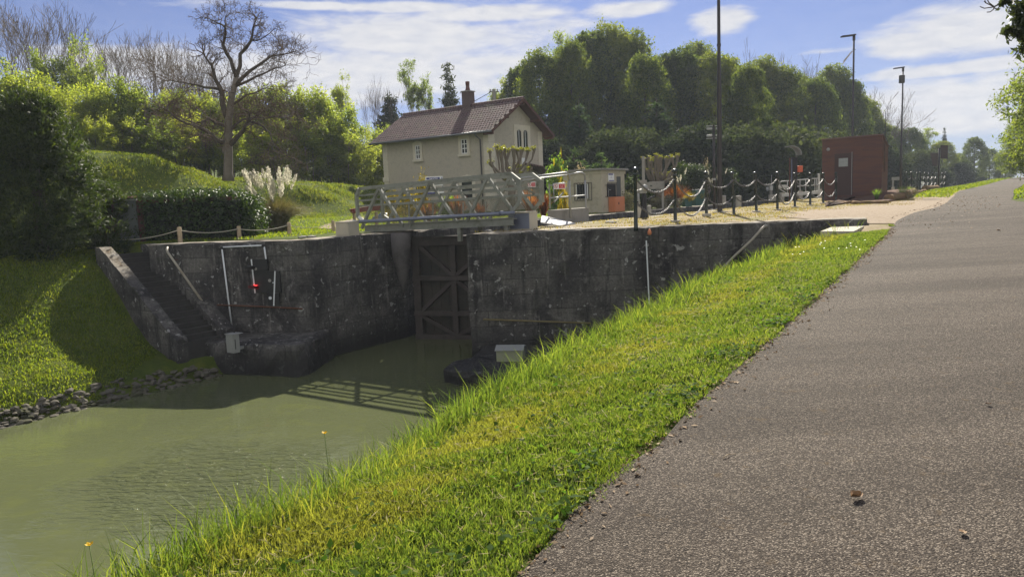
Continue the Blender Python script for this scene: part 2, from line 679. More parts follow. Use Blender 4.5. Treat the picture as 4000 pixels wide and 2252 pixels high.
def hit_b(px, py):
    """where a sight line meets the towpath surface"""
    r = ray(px, py)
    t = 1.0
    while t < 260:
        p = r * t
        u = p.x * AX.x + p.y * AX.y
        if EYE + p.z <= float(b_of(u)):
            break
        t += 0.02 * max(1, t * 0.1)
    return Vector((p.x, p.y, float(b_of(u))))


LE = [(2003, 2252), (2330, 1926), (2734, 1569), (3107, 1243), (3464, 916), (3496, 865), (3645, 814), (3690, 797), (3717, 772), (3752, 745), (3845, 724)]
lew = [uv(hit_b(*p)) for p in LE]
LEU = np.array([-40.0, lew[0][0] - 2.0] + [p[0] for p in lew] + [118, 150, 210])
LEV = np.array([lew[0][1], lew[0][1]] + [p[1] for p in lew] + [4.6, -1.0, -16])
REU = np.array([-40.0, 18, 28, 33, 37, 42, 51, 69, 80, 118, 150, 210])
REV = np.array([-2.6, -2.6, -1.2, 0.4, 1.35, 1.42, 1.75, 1.75, 1.5, 0.2, -5.5, -20.5])


def vl(u):
    return np.interp(u, LEU, LEV)


def vr(u):
    return np.interp(u, REU, REV)


W_R, W_1 = Zp(1820, 913), Zp(3386, 851)                 # near wing wall, canal corner and path end
L_0, L_1, L_2 = Zp(582, 955), Zp(1200, 935.5), Zp(1597, 899)
VN = 12.85                                               # chamber sides across the axis
VF = 16.75


def crest(u):
    return np.interp(u, [0, 2.4, 4.2, 7.4, 10.4, 16, 20], [3.28, 3.28, 3.58, 3.98, 4.28, 4.52, 4.25])



def near_h(u, v):
    u, v = np.broadcast_arrays(np.asarray(u, float), np.asarray(v, float))
    base = q_of(u) + (b_of(u) - q_of(u)) * sst(vl(u) + 5, vl(u) + 1, v)
    cr = crest(u) + 0.06 * np.sin(u * 1.3) + 0.04 * np.sin(u * 3.1 + 1)
    t = v - cr
    drop = 0.85 * (t + np.sqrt(t * t + 0.10)) / 2
    hump = 0.03 * np.exp(-((v - 2.7) / 0.6) ** 2) + 0.02 * np.sin(u * 2.3) * np.sin(v * 3.0)
    front = np.maximum(base - drop + hump * (v > vl(u)), WATER - 0.6)
    # signed distance behind the wing wall
    x = u * AX.x + v * NL.x
    y = u * AX.y + v * NL.y
    s = ((y - W_R.y) * (W_1.x - W_R.x) - (x - W_R.x) * (W_1.y - W_R.y)) / (W_1 - W_R).length
    behind = (s > 0.3) & (x < W_1.x + 0.4)
    z = np.where(behind, np.maximum(base, 0.0) if False else q_of(np.maximum(u, 20)), front)
    z = np.where((u > 21.0) & (v < 4.2), base, z)
    z = np.where((u > 21.7), base, z)
    # grass bank rising beside the path on the right
    rb = vr(u) - v
    z = z + 0.5 * sst(0.1, 4.0, rb) + 0.35 * sst(4, 20, rb)
    return np.where((rb < 0.0) & (v < vl(u)), z - 0.012, z)


def far_h(u, v):
    u, v = np.broadcast_arrays(np.asarray(u, float), np.asarray(v, float))
    bank = np.interp(v, [15, 17.3, 17.9, 18.4, 19.0, 19.6, 20.3, 21.2, 22.2, 23.2, 30], [-5.2, -3.75, -3.25, -2.93, -2.76, -2.58, -2.12, -1.28, -0.50, 0.2, 3.0])
    lip = -0.42 + 0.30 * sst(6, 10.5, u) - 0.3 * sst(0, -12, u)
    bank = np.maximum(bank, np.where(v > 17.8, -2.80, -9) * sst(9.0, 10.2, u) + (-9) * (1 - sst(9.0, 10.2, u)))
    k = 0.22
    bank = lip - np.log1p(np.exp(np.clip((lip - bank) / k, -30, 30))) * k + 0.07 * np.sin(u * 1.1 + v)
    x = u * AX.x + v * NL.x
    y = u * AX.y + v * NL.y
    s = ((y - L_0.y) * (L_1.x - L_0.x) - (x - L_0.x) * (L_1.y - L_0.y)) / (L_1 - L_0).length
    behind = (s > 0.3) & (x > L_0.x + 0.1)
    lawn = np.where(behind | (u > 13.3), 0.0, bank)
    lawn = np.where((u > 11.2) & (v > 21.4), np.maximum(lawn, -0.02), lawn)
    lawn = lawn + 0.32 * sst(24, 33, v) * sst(6, 14, u)
    hm = np.interp(u, [-30, 8, 18, 24, 28, 33, 40], [4.6, 4.5, 3.7, 2.5, 2.15, 2.0, 1.9])
    fade = sst(41.0, 35.0, u)
    mound = hm * sst(32.5, 38.5, v + 0.8 * np.sin(u * 0.7)) * fade * (1 + 0.05 * np.sin(u * 1.7 + v))
    wood = np.maximum(0, v - 42) * 0.10
    z = lawn + mound + wood
    cop = np.interp(u, [12.9, 17.7, 22, 40, 75, 76], [16.6, 17.3, 17.4, 18.3, 20.4, 20.4]) + 0.35
    z = np.where((u > 12.9) & (u < 78) & (v < cop), -5.0, z)
    # cut for the staircase
    lx = (x + 11.3) * 0.804 - (y - 21.65) * 0.595
    ly = (x + 11.3) * 0.595 + (y - 21.65) * 0.804
    z = np.where((x > -9.25) & (x < -4.5) & (u > 9.8) & (u < 13) & (v < 20.5), np.minimum(z, -3.0), z)
    inside = (lx > -0.15) & (lx < 3.75) & (ly > -0.62) & (ly < 1.6)
    return np.where(inside, np.minimum(z, -0.55 - 0.67 * np.clip(lx, 0, 3.8)), z)


def grid(us, vs, fn):
    U, V = np.meshgrid(us, vs, indexing='ij')
    Zz = fn(U, V)
    X = U * AX.x + V * NL.x
    Y = U * AX.y + V * NL.y
    n, m = U.shape
    idx = np.arange(n * m).reshape(n, m)
    q = np.stack([idx[:-1, :-1], idx[1:, :-1], idx[1:, 1:], idx[:-1, 1:]], -1).reshape(-1, 4)
    return np.stack([X, Y, Zz], -1).reshape(-1, 3), q


M_LAWN = ground_mat('short_lawn', 'lawn')
M_DRY = ground_mat('dry_quay', 'dry')
M_PATH = path_mat()
M_WALL = wall_mat()

un = np.concatenate([np.arange(-40, -10, 4), np.arange(-10, 26, 0.2), np.arange(26, 80, 1.0), np.arange(80, 260, 6)])
vn = np.concatenate([np.arange(-120, -20, 10), np.arange(-20, -4, 1), np.arange(-4, VN + 0.05, 0.2)])
pv, pq = grid(un, vn, near_h)
cu = (pv[pq].mean(1) @ np.array(AX))
cv = (pv[pq].mean(1) @ np.array(NL))
# the quay behind the wing wall is dry turf; the bank and the verge are lawn
dry = ((cu > 19.4) & (cu < 32) & (cv > vl(cu)) & (cv < 8)) | (cu > 14) & (cv > vl(cu) + np.where(cu > 60, 4.5, 0.0)) & (pv[pq].mean(1)[:, 2] > -0.12) & (cu < 90) & ((cu > 20.2) | (cv > 4.8))
me = npmesh('ground', pv, pq)
me.materials.append(M_LAWN)
me.materials.append(M_DRY)
me.polygons.foreach_set('material_index', dry.astype(np.int32))
me.shade_smooth()
o = nplink('ground', me, None)
tag(o, 'dry turf quay and grassy canal bank', 'ground', kind='structure')

uf = np.concatenate([np.arange(-60, -8, 4), np.arange(-8, 16, 0.25), np.arange(16, 60, 0.8), np.arange(60, 260, 8)])
vf = np.concatenate([np.arange(15.4, 24, 0.2), np.arange(24, 50, 0.7), np.arange(50, 190, 8)])
pv, pq = grid(uf, vf, far_h)
me = npmesh('far_ground', pv, pq)
me.shade_smooth()
o = nplink('lawn', me, M_LAWN)
tag(o, 'green lawn, bank and embankment beyond the lock', 'lawn', kind='structure')

# the sheet that carries everything out to the horizon
o = MB().add([(-420, -420, -5.4), (420, -420, -5.4), (420, 420, -5.4), (-420, 420, -5.4)], [(0, 1, 2, 3)]).build('terrain', M_LAWN)
tag(o, 'open country to the horizon', 'terrain', kind='structure')

us = np.concatenate([np.arange(-30, 30, 0.5), np.arange(30, 200, 2.0)])
vv, qq = [], []
rs = np.random.default_rng(3)
for i, u in enumerate(us):
    a, c = float(vl(u)), float(vr(u))
    a += rs.normal(0, 0.025) if u < 26 else 0
    for k in range(9):
        w = c + (a - c) * k / 8
        z = float(b_of(u)) + 0.006
        vv.append(xy(u, w, z))
for i in range(len(us) - 1):
    for k in range(8):
        a = i * 9 + k
        qq.append((a, a + 9, a + 10, a + 1))
o = nplink('path', npmesh('path', np.array([tuple(p) for p in vv]), qq), M_PATH)
tag(o, 'grey brown chipped asphalt towpath', 'path', kind='structure')

# gravel apron between quay and path
M_GRAVEL = plain('tan_gravel', (0.29, 0.235, 0.175), 0.95, 0, 0.45, 22, 0.9, 0.1, dirt=(0.15, 0.095, 0.045), dirt_amt=0.75)
vs, fs = [], []
gu = np.arange(21.9, 46, 0.5)
for u in gu:
    wdt = float(np.interp(u, [21.9, 24, 30, 36, 46], [0.8, 3.6, 4.6, 3.2, 0.6])) + 0.25 * math.sin(u * 2.1)
    for k in range(9):
        v = float(vl(u)) - 0.06 + wdt * k / 8
        p = xy(u, v, float(near_h(u, v)) + 0.016)
        vs.append(tuple(p))
for i in range(len(gu) - 1):
    for k in range(8):
        a = i * 9 + k
        fs.append((a, a + 9, a + 10, a + 1))
o = MB().add(vs, fs).build('gravel', M_GRAVEL, None, True)
tag(o, 'pale gravel apron between quay and towpath', 'gravel', kind='structure')

o = MB().add([tuple(xy(u, v, WATER)) for u, v in ((-90, 2), (40, 2), (40, 21), (-90, 21))], [(0, 1, 2, 3)]).build('water', water_mat())
tag(o, 'murky green canal water below the lock', 'water', kind='structure')
o = MB().add([tuple(xy(u, v, 0.40)) for u, v in ((88, 7), (230, 2), (230, 24), (88, 20))], [(0, 1, 2, 3)]).build('water', bpy.data.materials['canal_water'])
tag(o, 'strip of canal water above the lock', 'water', kind='structure')
def G(px, py):
    """where a sight line meets the ground (near or far side)"""
    r = ray(px, py)
    t = 1.0
    while t < 300:
        p = r * t
        u, v = uv(p)
        h = float(near_h(u, v)) if v < VN else float(far_h(u, v))
        if EYE + p.z <= h:
            break
        t += 0.05
    return Vector((p.x, p.y, h))


def drive():
    """gravel drive on the far lawn"""
    lo = [(1241, 893), (1285, 897), (1340, 882), (1385, 866), (1410, 858), (1440, 852)]
    hi = [(1250, 889), (1272, 878), (1320, 868), (1370, 857), (1400, 851), (1440, 846)]
    vs, n = [], 0
    rows = []
    for a, c in zip(lo, hi):
        for k in range(4):
            p = G(a[0] + (c[0] - a[0]) * k / 3, a[1] + (c[1] - a[1]) * k / 3)
            u, v = uv(p)
            vs.append((p.x, p.y, float(far_h(u, v)) + 0.03))
    fs = [(i * 4 + k, i * 4 + k + 1, i * 4 + k + 5, i * 4 + k + 4) for i in range(5) for k in range(3)]
    return tag(MB().add(vs, fs).build('path', M_GRAVEL), 'pale gravel drive curving over the far lawn', 'path', kind='structure')


drive()


def gz(p):
    u, v = uv(p)
    return float(near_h(u, v)) if v < VN else float(far_h(u, v))


# ------------------------------------------------------------------ lock masonry
def rough_block(poly, z0, z1, step=0.35, amp=0.03, seed=1, roundtop=0.10, bottom=False):
    """masonry block: polygon walls cut into small facets and weathered, rounded upper arris, level top"""
    rg = np.random.default_rng(seed)
    ph = rg.uniform(0, 6.28, 12)
    ring = []
    n = len(poly)
    cx = sum(p[0] for p in poly) / n
    cy = sum(p[1] for p in poly) / n
    for i in range(n):
        p, q = Vector(poly[i][:2]), Vector(poly[(i + 1) % n][:2])
        k = max(1, int((q - p).length / step))
        for j in range(k):
            ring.append(p.lerp(q, j / k))
    m = len(ring)
    nrm = []
    for i in range(m):
        d = ring[(i + 1) % m] - ring[i - 1]
        nrm.append(Vector((d.y, -d.x)).normalized())
    area = sum(ring[i].x * ring[(i + 1) % m].y - ring[(i + 1) % m].x * ring[i].y for i in range(m))
    sg = 1 if area > 0 else -1
    zs = list(np.linspace(z0, z1 - roundtop, max(2, int((z1 - z0) / step)))) + [z1 - roundtop * 0.4, z1 - roundtop * 0.1, z1]
    ins = [0] * (len(zs) - 3) + [roundtop * 0.15, roundtop * 0.45, roundtop * 0.9]
    mb = MB()
    for z, a in zip(zs, ins):
        for i, p in enumerate(ring):
            w = amp * (math.sin(p.x * 2.1 + ph[0]) * math.sin(z * 2.7 + ph[1]) + 0.6 * math.sin(p.x * 5.3 + p.y * 3 + ph[2]) * math.sin(z * 6.1 + ph[3])) + rg.normal(0, amp * 0.35)
            e = p + nrm[i] * sg * (w - a)
            mb.v.append((e.x, e.y, z + (rg.normal(0, amp * 0.25) if z > z1 - 0.01 else 0)))
    for r in range(len(zs) - 1):
        for i in range(m):
            a, b = r * m + i, r * m + (i + 1) % m
            mb.f.append((a, b, b + m, a + m))
    mb.f.append(tuple((len(zs) - 1) * m + i for i in range(m)))
    return mb


WT = 0.75
u0, v0 = uv(W_R)
back = Vector((0.0, WT, 0))
end = W_1
mid = Zp(2486, 886)
near_poly = [(W_R.x, W_R.y), (mid.x, mid.y - 0.02), (end.x, end.y), (end.x + 0.25, end.y + 0.5), (end.x - 0.3, end.y + 0.75), (mid.x, mid.y + WT), (W_R.x + 0.95, W_R.y + WT + 0.05)]
# the chamber side runs upstream from the canal corner
cs = [xy(70, 14.05), xy(70, 13.3), ]
near_poly2 = near_poly[:6] + [tuple((xy(19.0, 12.3)))[:2], tuple(xy(70, 13.35))[:2], tuple(xy(70, 14.05))[:2], tuple(xy(21.7, 13.15))[:2]]
o = rough_block(near_poly2, -4.2, 0.0, 0.33, 0.028, 11, 0.09).build('lock_wall', M_WALL)
tag(o, 'dark stained stone lock wall on the towpath side, from the gate to the path', 'lock wall')
NEAR_WALL = o

far_poly = [(L_0.x, L_0.y), (L_1.x - 0.3, L_1.y - 0.01), (L_1.x + 0.0, L_1.y + 0.12), (-3.45, 23.6), (-3.3, 24.1)] + [tuple(xy(22, 17.4))[:2], tuple(xy(40, 18.3))[:2], tuple(xy(75, 20.4))[:2], tuple(xy(75, 21.2))[:2], tuple(xy(40, 19.1))[:2], tuple(xy(22, 18.3))[:2], tuple(xy(15.5, 17.7))[:2],
            (L_1.x - 0.4, L_1.y + 0.8), (L_0.x, L_0.y + 0.7)]
o = rough_block(far_poly, -4.2, 0.0, 0.33, 0.028, 12, 0.08).build('lock_wall', M_WALL)
tag(o, 'dark stained stone lock wall beside the staircase, carrying white striped frames', 'lock wall')
FAR_WALL = o

ZP = -2.6
s_bl = Vector((-8.75, 19.05, -2.5))
fr = [Zp(706, 1330, ZP), Zp(900, 1338, ZP), Zp(1060, 1345, ZP), Zp(1150, 1346, ZP), Zp(1196, 1338, ZP)]
bk = [Vector((L_1.x + 0.4, L_1.y + 0.5, ZP)), Vector((L_1.x - 0.2, L_1.y + 0.3, ZP)), Vector((-8.9, 21.5, ZP)), Vector((-9.5, 20.6, ZP))]
o = rough_block([(p.x, p.y) for p in fr + bk], -4.2, ZP, 0.22, 0.05, 13, 0.16).build('landing_block', M_WALL)
tag(o, 'low rough stone landing at the foot of the staircase', 'landing')
nr = [Zp(1728, 1440, -3.12), Zp(1790, 1452, -3.12), Zp(2050, 1470, -3.12), Vector((3.0, 19.6, 0)), Vector((1.0, 20.2, 0)), Vector((-0.9, 20.2, 0)), Zp(1840, 1396, -3.12), Zp(1770, 1408, -3.12)]
o = rough_block([(p.x, p.y) for p in nr], -4.2, -3.10, 0.2, 0.05, 14, 0.14).build('landing_block', M_WALL)
tag(o, 'low stone landing by the water under the towpath side wall', 'landing')

# stairs: local x towards the canal, y upstream
S_T, S_D, S_W = Vector((-11.3, 21.65, -0.11)), Vector((0.804, -0.595, 0)), 0.98
st = thing('stone_staircase', 'stone staircase with flanking walls going down to the landing', 'staircase', (S_T.x, S_T.y, 0), math.atan2(S_D.y, S_D.x))
NS, DROP, RUN = 18, 2.42, 3.62
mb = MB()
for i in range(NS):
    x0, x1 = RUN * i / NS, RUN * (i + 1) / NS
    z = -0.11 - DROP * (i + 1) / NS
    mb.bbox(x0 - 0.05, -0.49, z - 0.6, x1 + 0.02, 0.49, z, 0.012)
M_STEP = plain('dark_step_stone', (0.042, 0.040, 0.038), 0.9, 0, 0.3, 8, 0.5, 0.2, dirt=(0.03, 0.03, 0.026), dirt_amt=0.8)  # stone darkened so risers look shaded beside pale treads
M_TREAD = plain('lit_tread_stone', (0.62, 0.58, 0.52), 0.9, 0, 0.3, 8, 0.5, 0.2, dirt=(0.34, 0.32, 0.27), dirt_amt=0.5)  # pale tone painting the light caught on treads; on no mesh
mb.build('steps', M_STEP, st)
for sgn, wd, nm in ((-1, 0.34, 'low'), (1, 0.42, 'high')):
    y0, y1 = (-0.49 - wd, -0.495) if sgn < 0 else (0.495, 0.49 + wd)
    up = 0.10 if sgn < 0 else 0.16
    sb = MB()
    k = 14
    for i in range(k):
        xa, xb = -0.25 + (RUN + 0.30) * i / k, -0.25 + (RUN + 0.30) * (i + 1) / k - 0.008
        za, zb = -0.08 - DROP * max(0, xa) / RUN + up, -0.08 - DROP * max(0, xb) / RUN + up
        za, zb = min(za, -0.02), min(zb, -0.02)
        jj = random.uniform(-0.012, 0.012)
        sb.add([(xa, y0 + jj, za - 1.3), (xb, y0 + jj, zb - 1.3), (xb, y1 + jj, zb - 1.3), (xa, y1 + jj, za - 1.3),
                (xa, y0 + jj, za), (xb, y0 + jj, zb), (xb, y1 + jj, zb), (xa, y1 + jj, za)],
               [(0, 3, 2, 1), (4, 5, 6, 7), (0, 1, 5, 4), (1, 2, 6, 5), (2, 3, 7, 6), (3, 0, 4, 7)])
    sb.build('side_wall', M_WALL, st)

# gate leaf seen through the opening
g0 = Dp(1612, 927, 23.35)
gd = Vector((0.959, -0.284, 0)).normalized()
gt = thing('lock_gate', 'brown timber lock gate with diagonal braces between the walls', 'lock gate', (g0.x, g0.y, 0), math.atan2(gd.y, gd.x))
M_GATE = plain('weathered_gate_timber', (0.068, 0.056, 0.050), 0.75, 0, 0.35, 5, 0.3, 0.35, dirt=(0.045, 0.04, 0.035), dirt_amt=0.8)
M_GATE2 = plain('gate_planking', (0.055, 0.048, 0.038), 0.8, 0, 0.4, 2.5, 0.3, 0.3, dirt=(0.035, 0.035, 0.032), dirt_amt=0.85)
GL = 2.9
mb = MB()
for i in range(10):
    a = i * GL / 10
    mb.box(a + 0.004, 0.0, -4.3, a + GL / 10 - 0.004, 0.06 + 0.006 * (i % 2), -0.25)
mb.build('planking', M_GATE2, gt)
for nm, x, w in (('heel_post', 0.0, 0.24), ('middle_post', 1.30, 0.17), ('mitre_post', GL - 0.2, 0.24)):
    MB().bbox(x, -0.16, -4.3, x + w, -0.002, -0.24, 0.012).build(nm, M_GATE, gt)
for z, h in ((-0.24, 0.22), (-1.42, 0.15), (-2.55, 0.15), (-3.3, 0.16)):
    MB().bbox(-0.02, -0.19, z - h + 0.003, GL + 0.02, -0.003, z + 0.002, 0.012).build('rail', M_GATE, gt)
for z0, z1 in ((-0.46, -1.40), (-1.58, -2.55), (-2.70, -3.3)):
    for xa, xb in ((0.24, 1.30), (1.47, GL - 0.2)):
        a, c = (z0, z1) if (xa < 1) == (z0 > -1 or z0 < -2.6) else (z1, z0)
        MB().bar((xa - 0.02, -0.085, a), (xb + 0.02, -0.085, c), 0.10, 0.12).build('brace', M_GATE, gt)
MB().bbox(0.05, -0.24, -0.235, GL, 0.35, -0.18, 0.01).build('walkway', M_GATE, gt)
# rounded quoin beside the gate
q = MB()
c = g0 + Vector((-0.30, -0.55, 0))
q.lathe([(0.02, -1.9), (0.12, -1.55), (0.24, -1.0), (0.30, -0.75), (0.31, -0.4), (0.31, -0.012)], 18, (c.x, c.y, 0))
M_QUOIN = plain('pale_quoin_stone', (0.105, 0.096, 0.094), 0.9, 0, 0.25, 4, 0.3, 0.2, dirt=(0.045, 0.041, 0.04), dirt_amt=0.7)
o = q.build('quoin_stone', M_QUOIN, None, True)
tag(o, 'pale tapering rounded stone beside the gate post', 'quoin stone')

# rubble revetment at the waterline
rg = np.random.default_rng(5)
mb = MB()
ico = bmesh.new()
bmesh.ops.create_icosphere(ico, subdivisions=1, radius=1)
iv = np.array([q.co[:] for q in ico.verts])
ifs = [[q.index for q in f.verts] for f in ico.faces]
ico.free()
for i in range(1700):
    u = rg.uniform(-12, 10.6)
    v = 17.42 + rg.uniform(0, 1) ** 1.3 * 0.62
    z = WATER + (v - 17.55) * 0.75 + rg.uniform(-0.12, 0.05)
    s = rg.uniform(0.035, 0.10)
    p = xy(u, v, z)
    vs = iv * (1 + rg.normal(0, 0.17, (len(iv), 1))) * np.array([s * rg.uniform(0.9, 1.7), s * rg.uniform(0.8, 1.2), s * rg.uniform(0.5, 0.8)])
    a = rg.uniform(0, 3.14)
    ca, sa = math.cos(a), math.sin(a)
    vs = vs @ np.array([[ca, sa, 0], [-sa, ca, 0], [0, 0, 1]])
    mb.add(vs + np.array(p), ifs)
M_RUB = plain('revetment_stone', (0.115, 0.105, 0.085), 0.95, 0, 0.35, 5, 0.5, 0.15, dirt=(0.045, 0.05, 0.02), dirt_amt=0.85)
o = mb.build('rubble', M_RUB)
tag(o, 'broken stones lining the far waterline', 'rubble', kind='stuff')

# ------------------------------------------------------------------ metal, paint and building materials
M_GALV = plain('weathered_galvanised', (0.24, 0.245, 0.21), 0.65, 0.1, 0.25, 6, 0.1, 0.4, dirt=(0.11, 0.11, 0.075), dirt_amt=0.7)
M_TUBE = plain('rail_tube', (0.32, 0.325, 0.32), 0.5, 0.5, 0.12, 8, 0.0, 0.5, dirt=(0.25, 0.24, 0.20), dirt_amt=0.4)
M_PIPE = plain('blue_grey_pipe', (0.16, 0.175, 0.235), 0.32, 0.3, 0.12, 5, 0.0, 0.5)
M_CREAM = plain('cream_cabinet_paint', (0.46, 0.415, 0.33), 0.45, 0, 0.06, 4, 0.0, 0.4, dirt=(0.28, 0.25, 0.19), dirt_amt=0.35)
M_GREYP = plain('grey_cabinet_paint', (0.27, 0.275, 0.26), 0.45, 0, 0.08, 4, 0.0, 0.4, dirt=(0.15, 0.15, 0.13), dirt_amt=0.4)
M_WHITE = plain('white_paint', (0.78, 0.78, 0.76), 0.45, 0, 0.05, 6, 0.0, 0.4)
M_STRIP = plain('white_marker_strip', (0.72, 0.74, 0.76), 0.4, 0, 0.05, 6, 0.0, 0.4, dirt=(0.4, 0.4, 0.38), dirt_amt=0.4)
M_BLACK = plain('black_board', (0.012, 0.012, 0.013), 0.5, 0, 0.2, 5, 0.0, 0.4)
M_DGREEN = plain('dark_green_cast_iron', (0.014, 0.022, 0.02), 0.27, 0.0, 0.2, 9, 0.05, 0.6)
M_CHAIN = plain('galvanised_chain', (0.15, 0.148, 0.145), 0.36, 0.7, 0.15, 20, 0.0, 0.5)
M_DARKM = plain('dark_brown_mast', (0.040, 0.034, 0.032), 0.38, 0.3, 0.2, 6, 0.0, 0.5)
M_CONC = plain('pale_concrete', (0.42, 0.385, 0.32), 0.9, 0, 0.15, 6, 0.4, 0.2, dirt=(0.22, 0.2, 0.16), dirt_amt=0.6)
M_GREYC = plain('grey_concrete', (0.27, 0.255, 0.225), 0.9, 0, 0.15, 6, 0.3, 0.2, dirt=(0.15, 0.14, 0.12), dirt_amt=0.5)
M_ORANGE = plain('orange_paint', (0.58, 0.20, 0.085), 0.5, 0, 0.07, 5, 0.0, 0.4, dirt=(0.40, 0.17, 0.09), dirt_amt=0.3)
M_RED = plain('red_sign_paint', (0.50, 0.035, 0.045), 0.45, 0, 0.06, 8)
M_BLUE = plain('blue_sign_paint', (0.022, 0.03, 0.19), 0.4, 0, 0.06, 8)
M_INK = plain('black_ink', (0.02, 0.02, 0.022), 0.5, 0, 0.05, 8)
M_RUST = plain('rusty_iron', (0.11, 0.05, 0.03), 0.85, 0, 0.35, 9, 0.4, 0.2)
M_HAND = plain('worn_handrail', (0.36, 0.33, 0.27), 0.55, 0.2, 0.2, 9, 0.1, 0.4, dirt=(0.2, 0.15, 0.1), dirt_amt=0.5)
M_WOODP = plain('pale_post_wood', (0.40, 0.31, 0.20), 0.85, 0, 0.2, 12, 0.4, 0.2, dirt=(0.22, 0.16, 0.10), dirt_amt=0.5)
M_ROPE = plain('hemp_rope', (0.45, 0.41, 0.32), 0.9, 0, 0.15, 30)
M_GLASS = plain('dark_window_glass', (0.02, 0.024, 0.03), 0.08, 0, 0.1, 3, 0.0, 0.6)
M_CHECK = plain('aluminium_plate', (0.55, 0.54, 0.51), 0.55, 0.2, 0.06, 6, 0.0, 0.5)


def lettering(txt, size, mat, parent, loc, rot, align='CENTER', depth=0.002, bold=0.0):
    c = bpy.data.curves.new('lettering', 'FONT')
    c.body = txt
    c.size = size
    c.align_x = align
    c.align_y = 'CENTER'
    c.extrude = depth
    c.offset = bold
    c.resolution_u = 2
    tmp = bpy.data.objects.new('lettering', c)
    me = bpy.data.meshes.new_from_object(tmp)
    bpy.data.objects.remove(tmp)
    bpy.data.curves.remove(c)
    me.name = 'lettering'
    me.materials.clear()
    me.materials.append(mat)
    o = bpy.data.objects.new('lettering', me)
    COL.objects.link(o)
    o.parent = parent
    o.location = loc
    o.rotation_euler = rot
    return o


def on_plane(p0, d, px, py):
    """sight line against the upright plane through p0 along d: (distance along d, height)"""
    r = ray(px, py)
    n = Vector((-d.y, d.x, 0))
    t = (Vector((p0.x, p0.y, 0))).dot(n) / Vector((r.x, r.y, 0)).dot(n)
    p = Vector((r.x * t, r.y * t, EYE + r.z * t))
    return ((p - Vector((p0.x, p0.y, 0))).dot(d), p.z)


# ------------------------------------------------------------------ footbridge over the gate
B0, B1 = Dp(1427, 901, 23.8), Dp(1984, 876, 21.0)
BD = Vector((B1.x - B0.x, B1.y - B0.y, 0)).normalized()
br = thing('footbridge', 'weathered metal truss footbridge with mesh sides crossing above the lock gate', 'footbridge', (B0.x, B0.y, 0), math.atan2(BD.y, BD.x))
BP = lambda px, py: on_plane(B0, BD, px, py)
BW = 1.24
top = [BP(1393, 764), BP(1404, 737), BP(1995, 678), BP(2030, 706)]
low_l = [BP(1393, 764), BP(1398, 846), BP(1422, 864)]
low_r = [BP(2030, 706), BP(2030, 789), BP(2004, 824)]
zl, zr = BP(1427, 880)[1], BP(1984, 851)[1]
xe = BP(2004, 824)[0]
gz_at = lambda a: zl + (zr - zl) * a / BP(1984, 851)[0]


def P3(az, y):
    return Vector((az[0], y, az[1]))


M_MESHP, _N, _L, _b = new_mat('expanded_metal')
_b.inputs['Base Color'].default_value = (0.16, 0.155, 0.115, 1)
_b.inputs['Roughness'].default_value = 0.6
_b.inputs['Metallic'].default_value = 0.2
_tc = _N.new('ShaderNodeTexCoord')
_mp = _N.new('ShaderNodeMapping')
_mp.inputs['Rotation'].default_value = (0, R(45), 0)
_L.new(_tc.outputs['Object'], _mp.inputs[0])
_ck = _N.new('ShaderNodeTexChecker')
_ck.inputs['Scale'].default_value = 90
_L.new(_mp.outputs[0], _ck.inputs[0])
_tr = _N.new('ShaderNodeBsdfTransparent')
_ms = _N.new('ShaderNodeMixShader')
_L.new(mth(_N, _L, 'ADD', mth(_N, _L, 'MULTIPLY', _ck.outputs['Fac'], 0.22), 0.22), _ms.inputs[0])
_L.new(_tr.outputs[0], _ms.inputs[1])
_L.new(_b.outputs[0], _ms.inputs[2])
_L.new(_ms.outputs[0], _N['Material Output'].inputs[0])

for y in (0.0, BW):
    for a, c in zip(top[:-1], top[1:]):
        MB().bar(P3(a, y), P3(c, y), 0.09, 0.10).build('top_chord', M_GALV, br)
    for ch in (low_l, low_r):
        m_ = MB()
        for a, c in zip(ch[:-1], ch[1:]):
            m_.bar(P3(a, y), P3(c, y), 0.09, 0.09)
        m_.build('end_post', M_GALV, br)
    gm = MB()
    g0_, g1_ = (-0.02, gz_at(-0.02)), (xe, gz_at(xe))
    for dz, w, h in ((-0.01, 0.13, 0.02), (-0.11, 0.02, 0.19), (-0.21, 0.13, 0.02)):
        gm.bar((g0_[0], y, g0_[1] + dz), (g1_[0], y, g1_[1] + dz), w, h)
    gm.build('girder', M_GALV, br)
    for nx, ny, lx, ly, rx, ry in ((1480, 733, 1413, 892, 1576, 884), (1681, 713, 1600, 889, 1788, 872), (1904, 691, 1823, 866, 2004, 824)):
        n_ = BP(nx, ny)
        for e in (BP(lx, ly), BP(rx, ry)):
            MB().bar(P3(n_, y + 0.005), P3(e, y + 0.005), 0.09, 0.08).build('diagonal', M_GALV, br)
    for ll, rr in (((1396, 764), (2030, 708)), ((1396, 784), (2030, 733)), ((1397, 805), (2030, 762))):
        MB().bar(P3(BP(*ll), y + 0.05), P3(BP(*rr), y + 0.05), 0.04, 0.06).build('rail', M_GALV, br)
    a, c = BP(1397, 806), BP(2029, 763)
    MB().add([(a[0] + 0.03, y + 0.09, a[1]), (c[0] - 0.03, y + 0.09, c[1]), (xe, y + 0.09, gz_at(xe)), (0.0, y + 0.09, gz_at(0))], [(0, 1, 2, 3)]).build('mesh_panel', M_MESHP, br)
    for px in (1590, 1802):
        t_, b_ = BP(px, 790), BP(px, 866)
        MB().bar((t_[0], y + 0.10, t_[1]), (b_[0], y + 0.10, b_[1] - 0.05), 0.035).build('upright', M_GALV, br)
dk = MB()
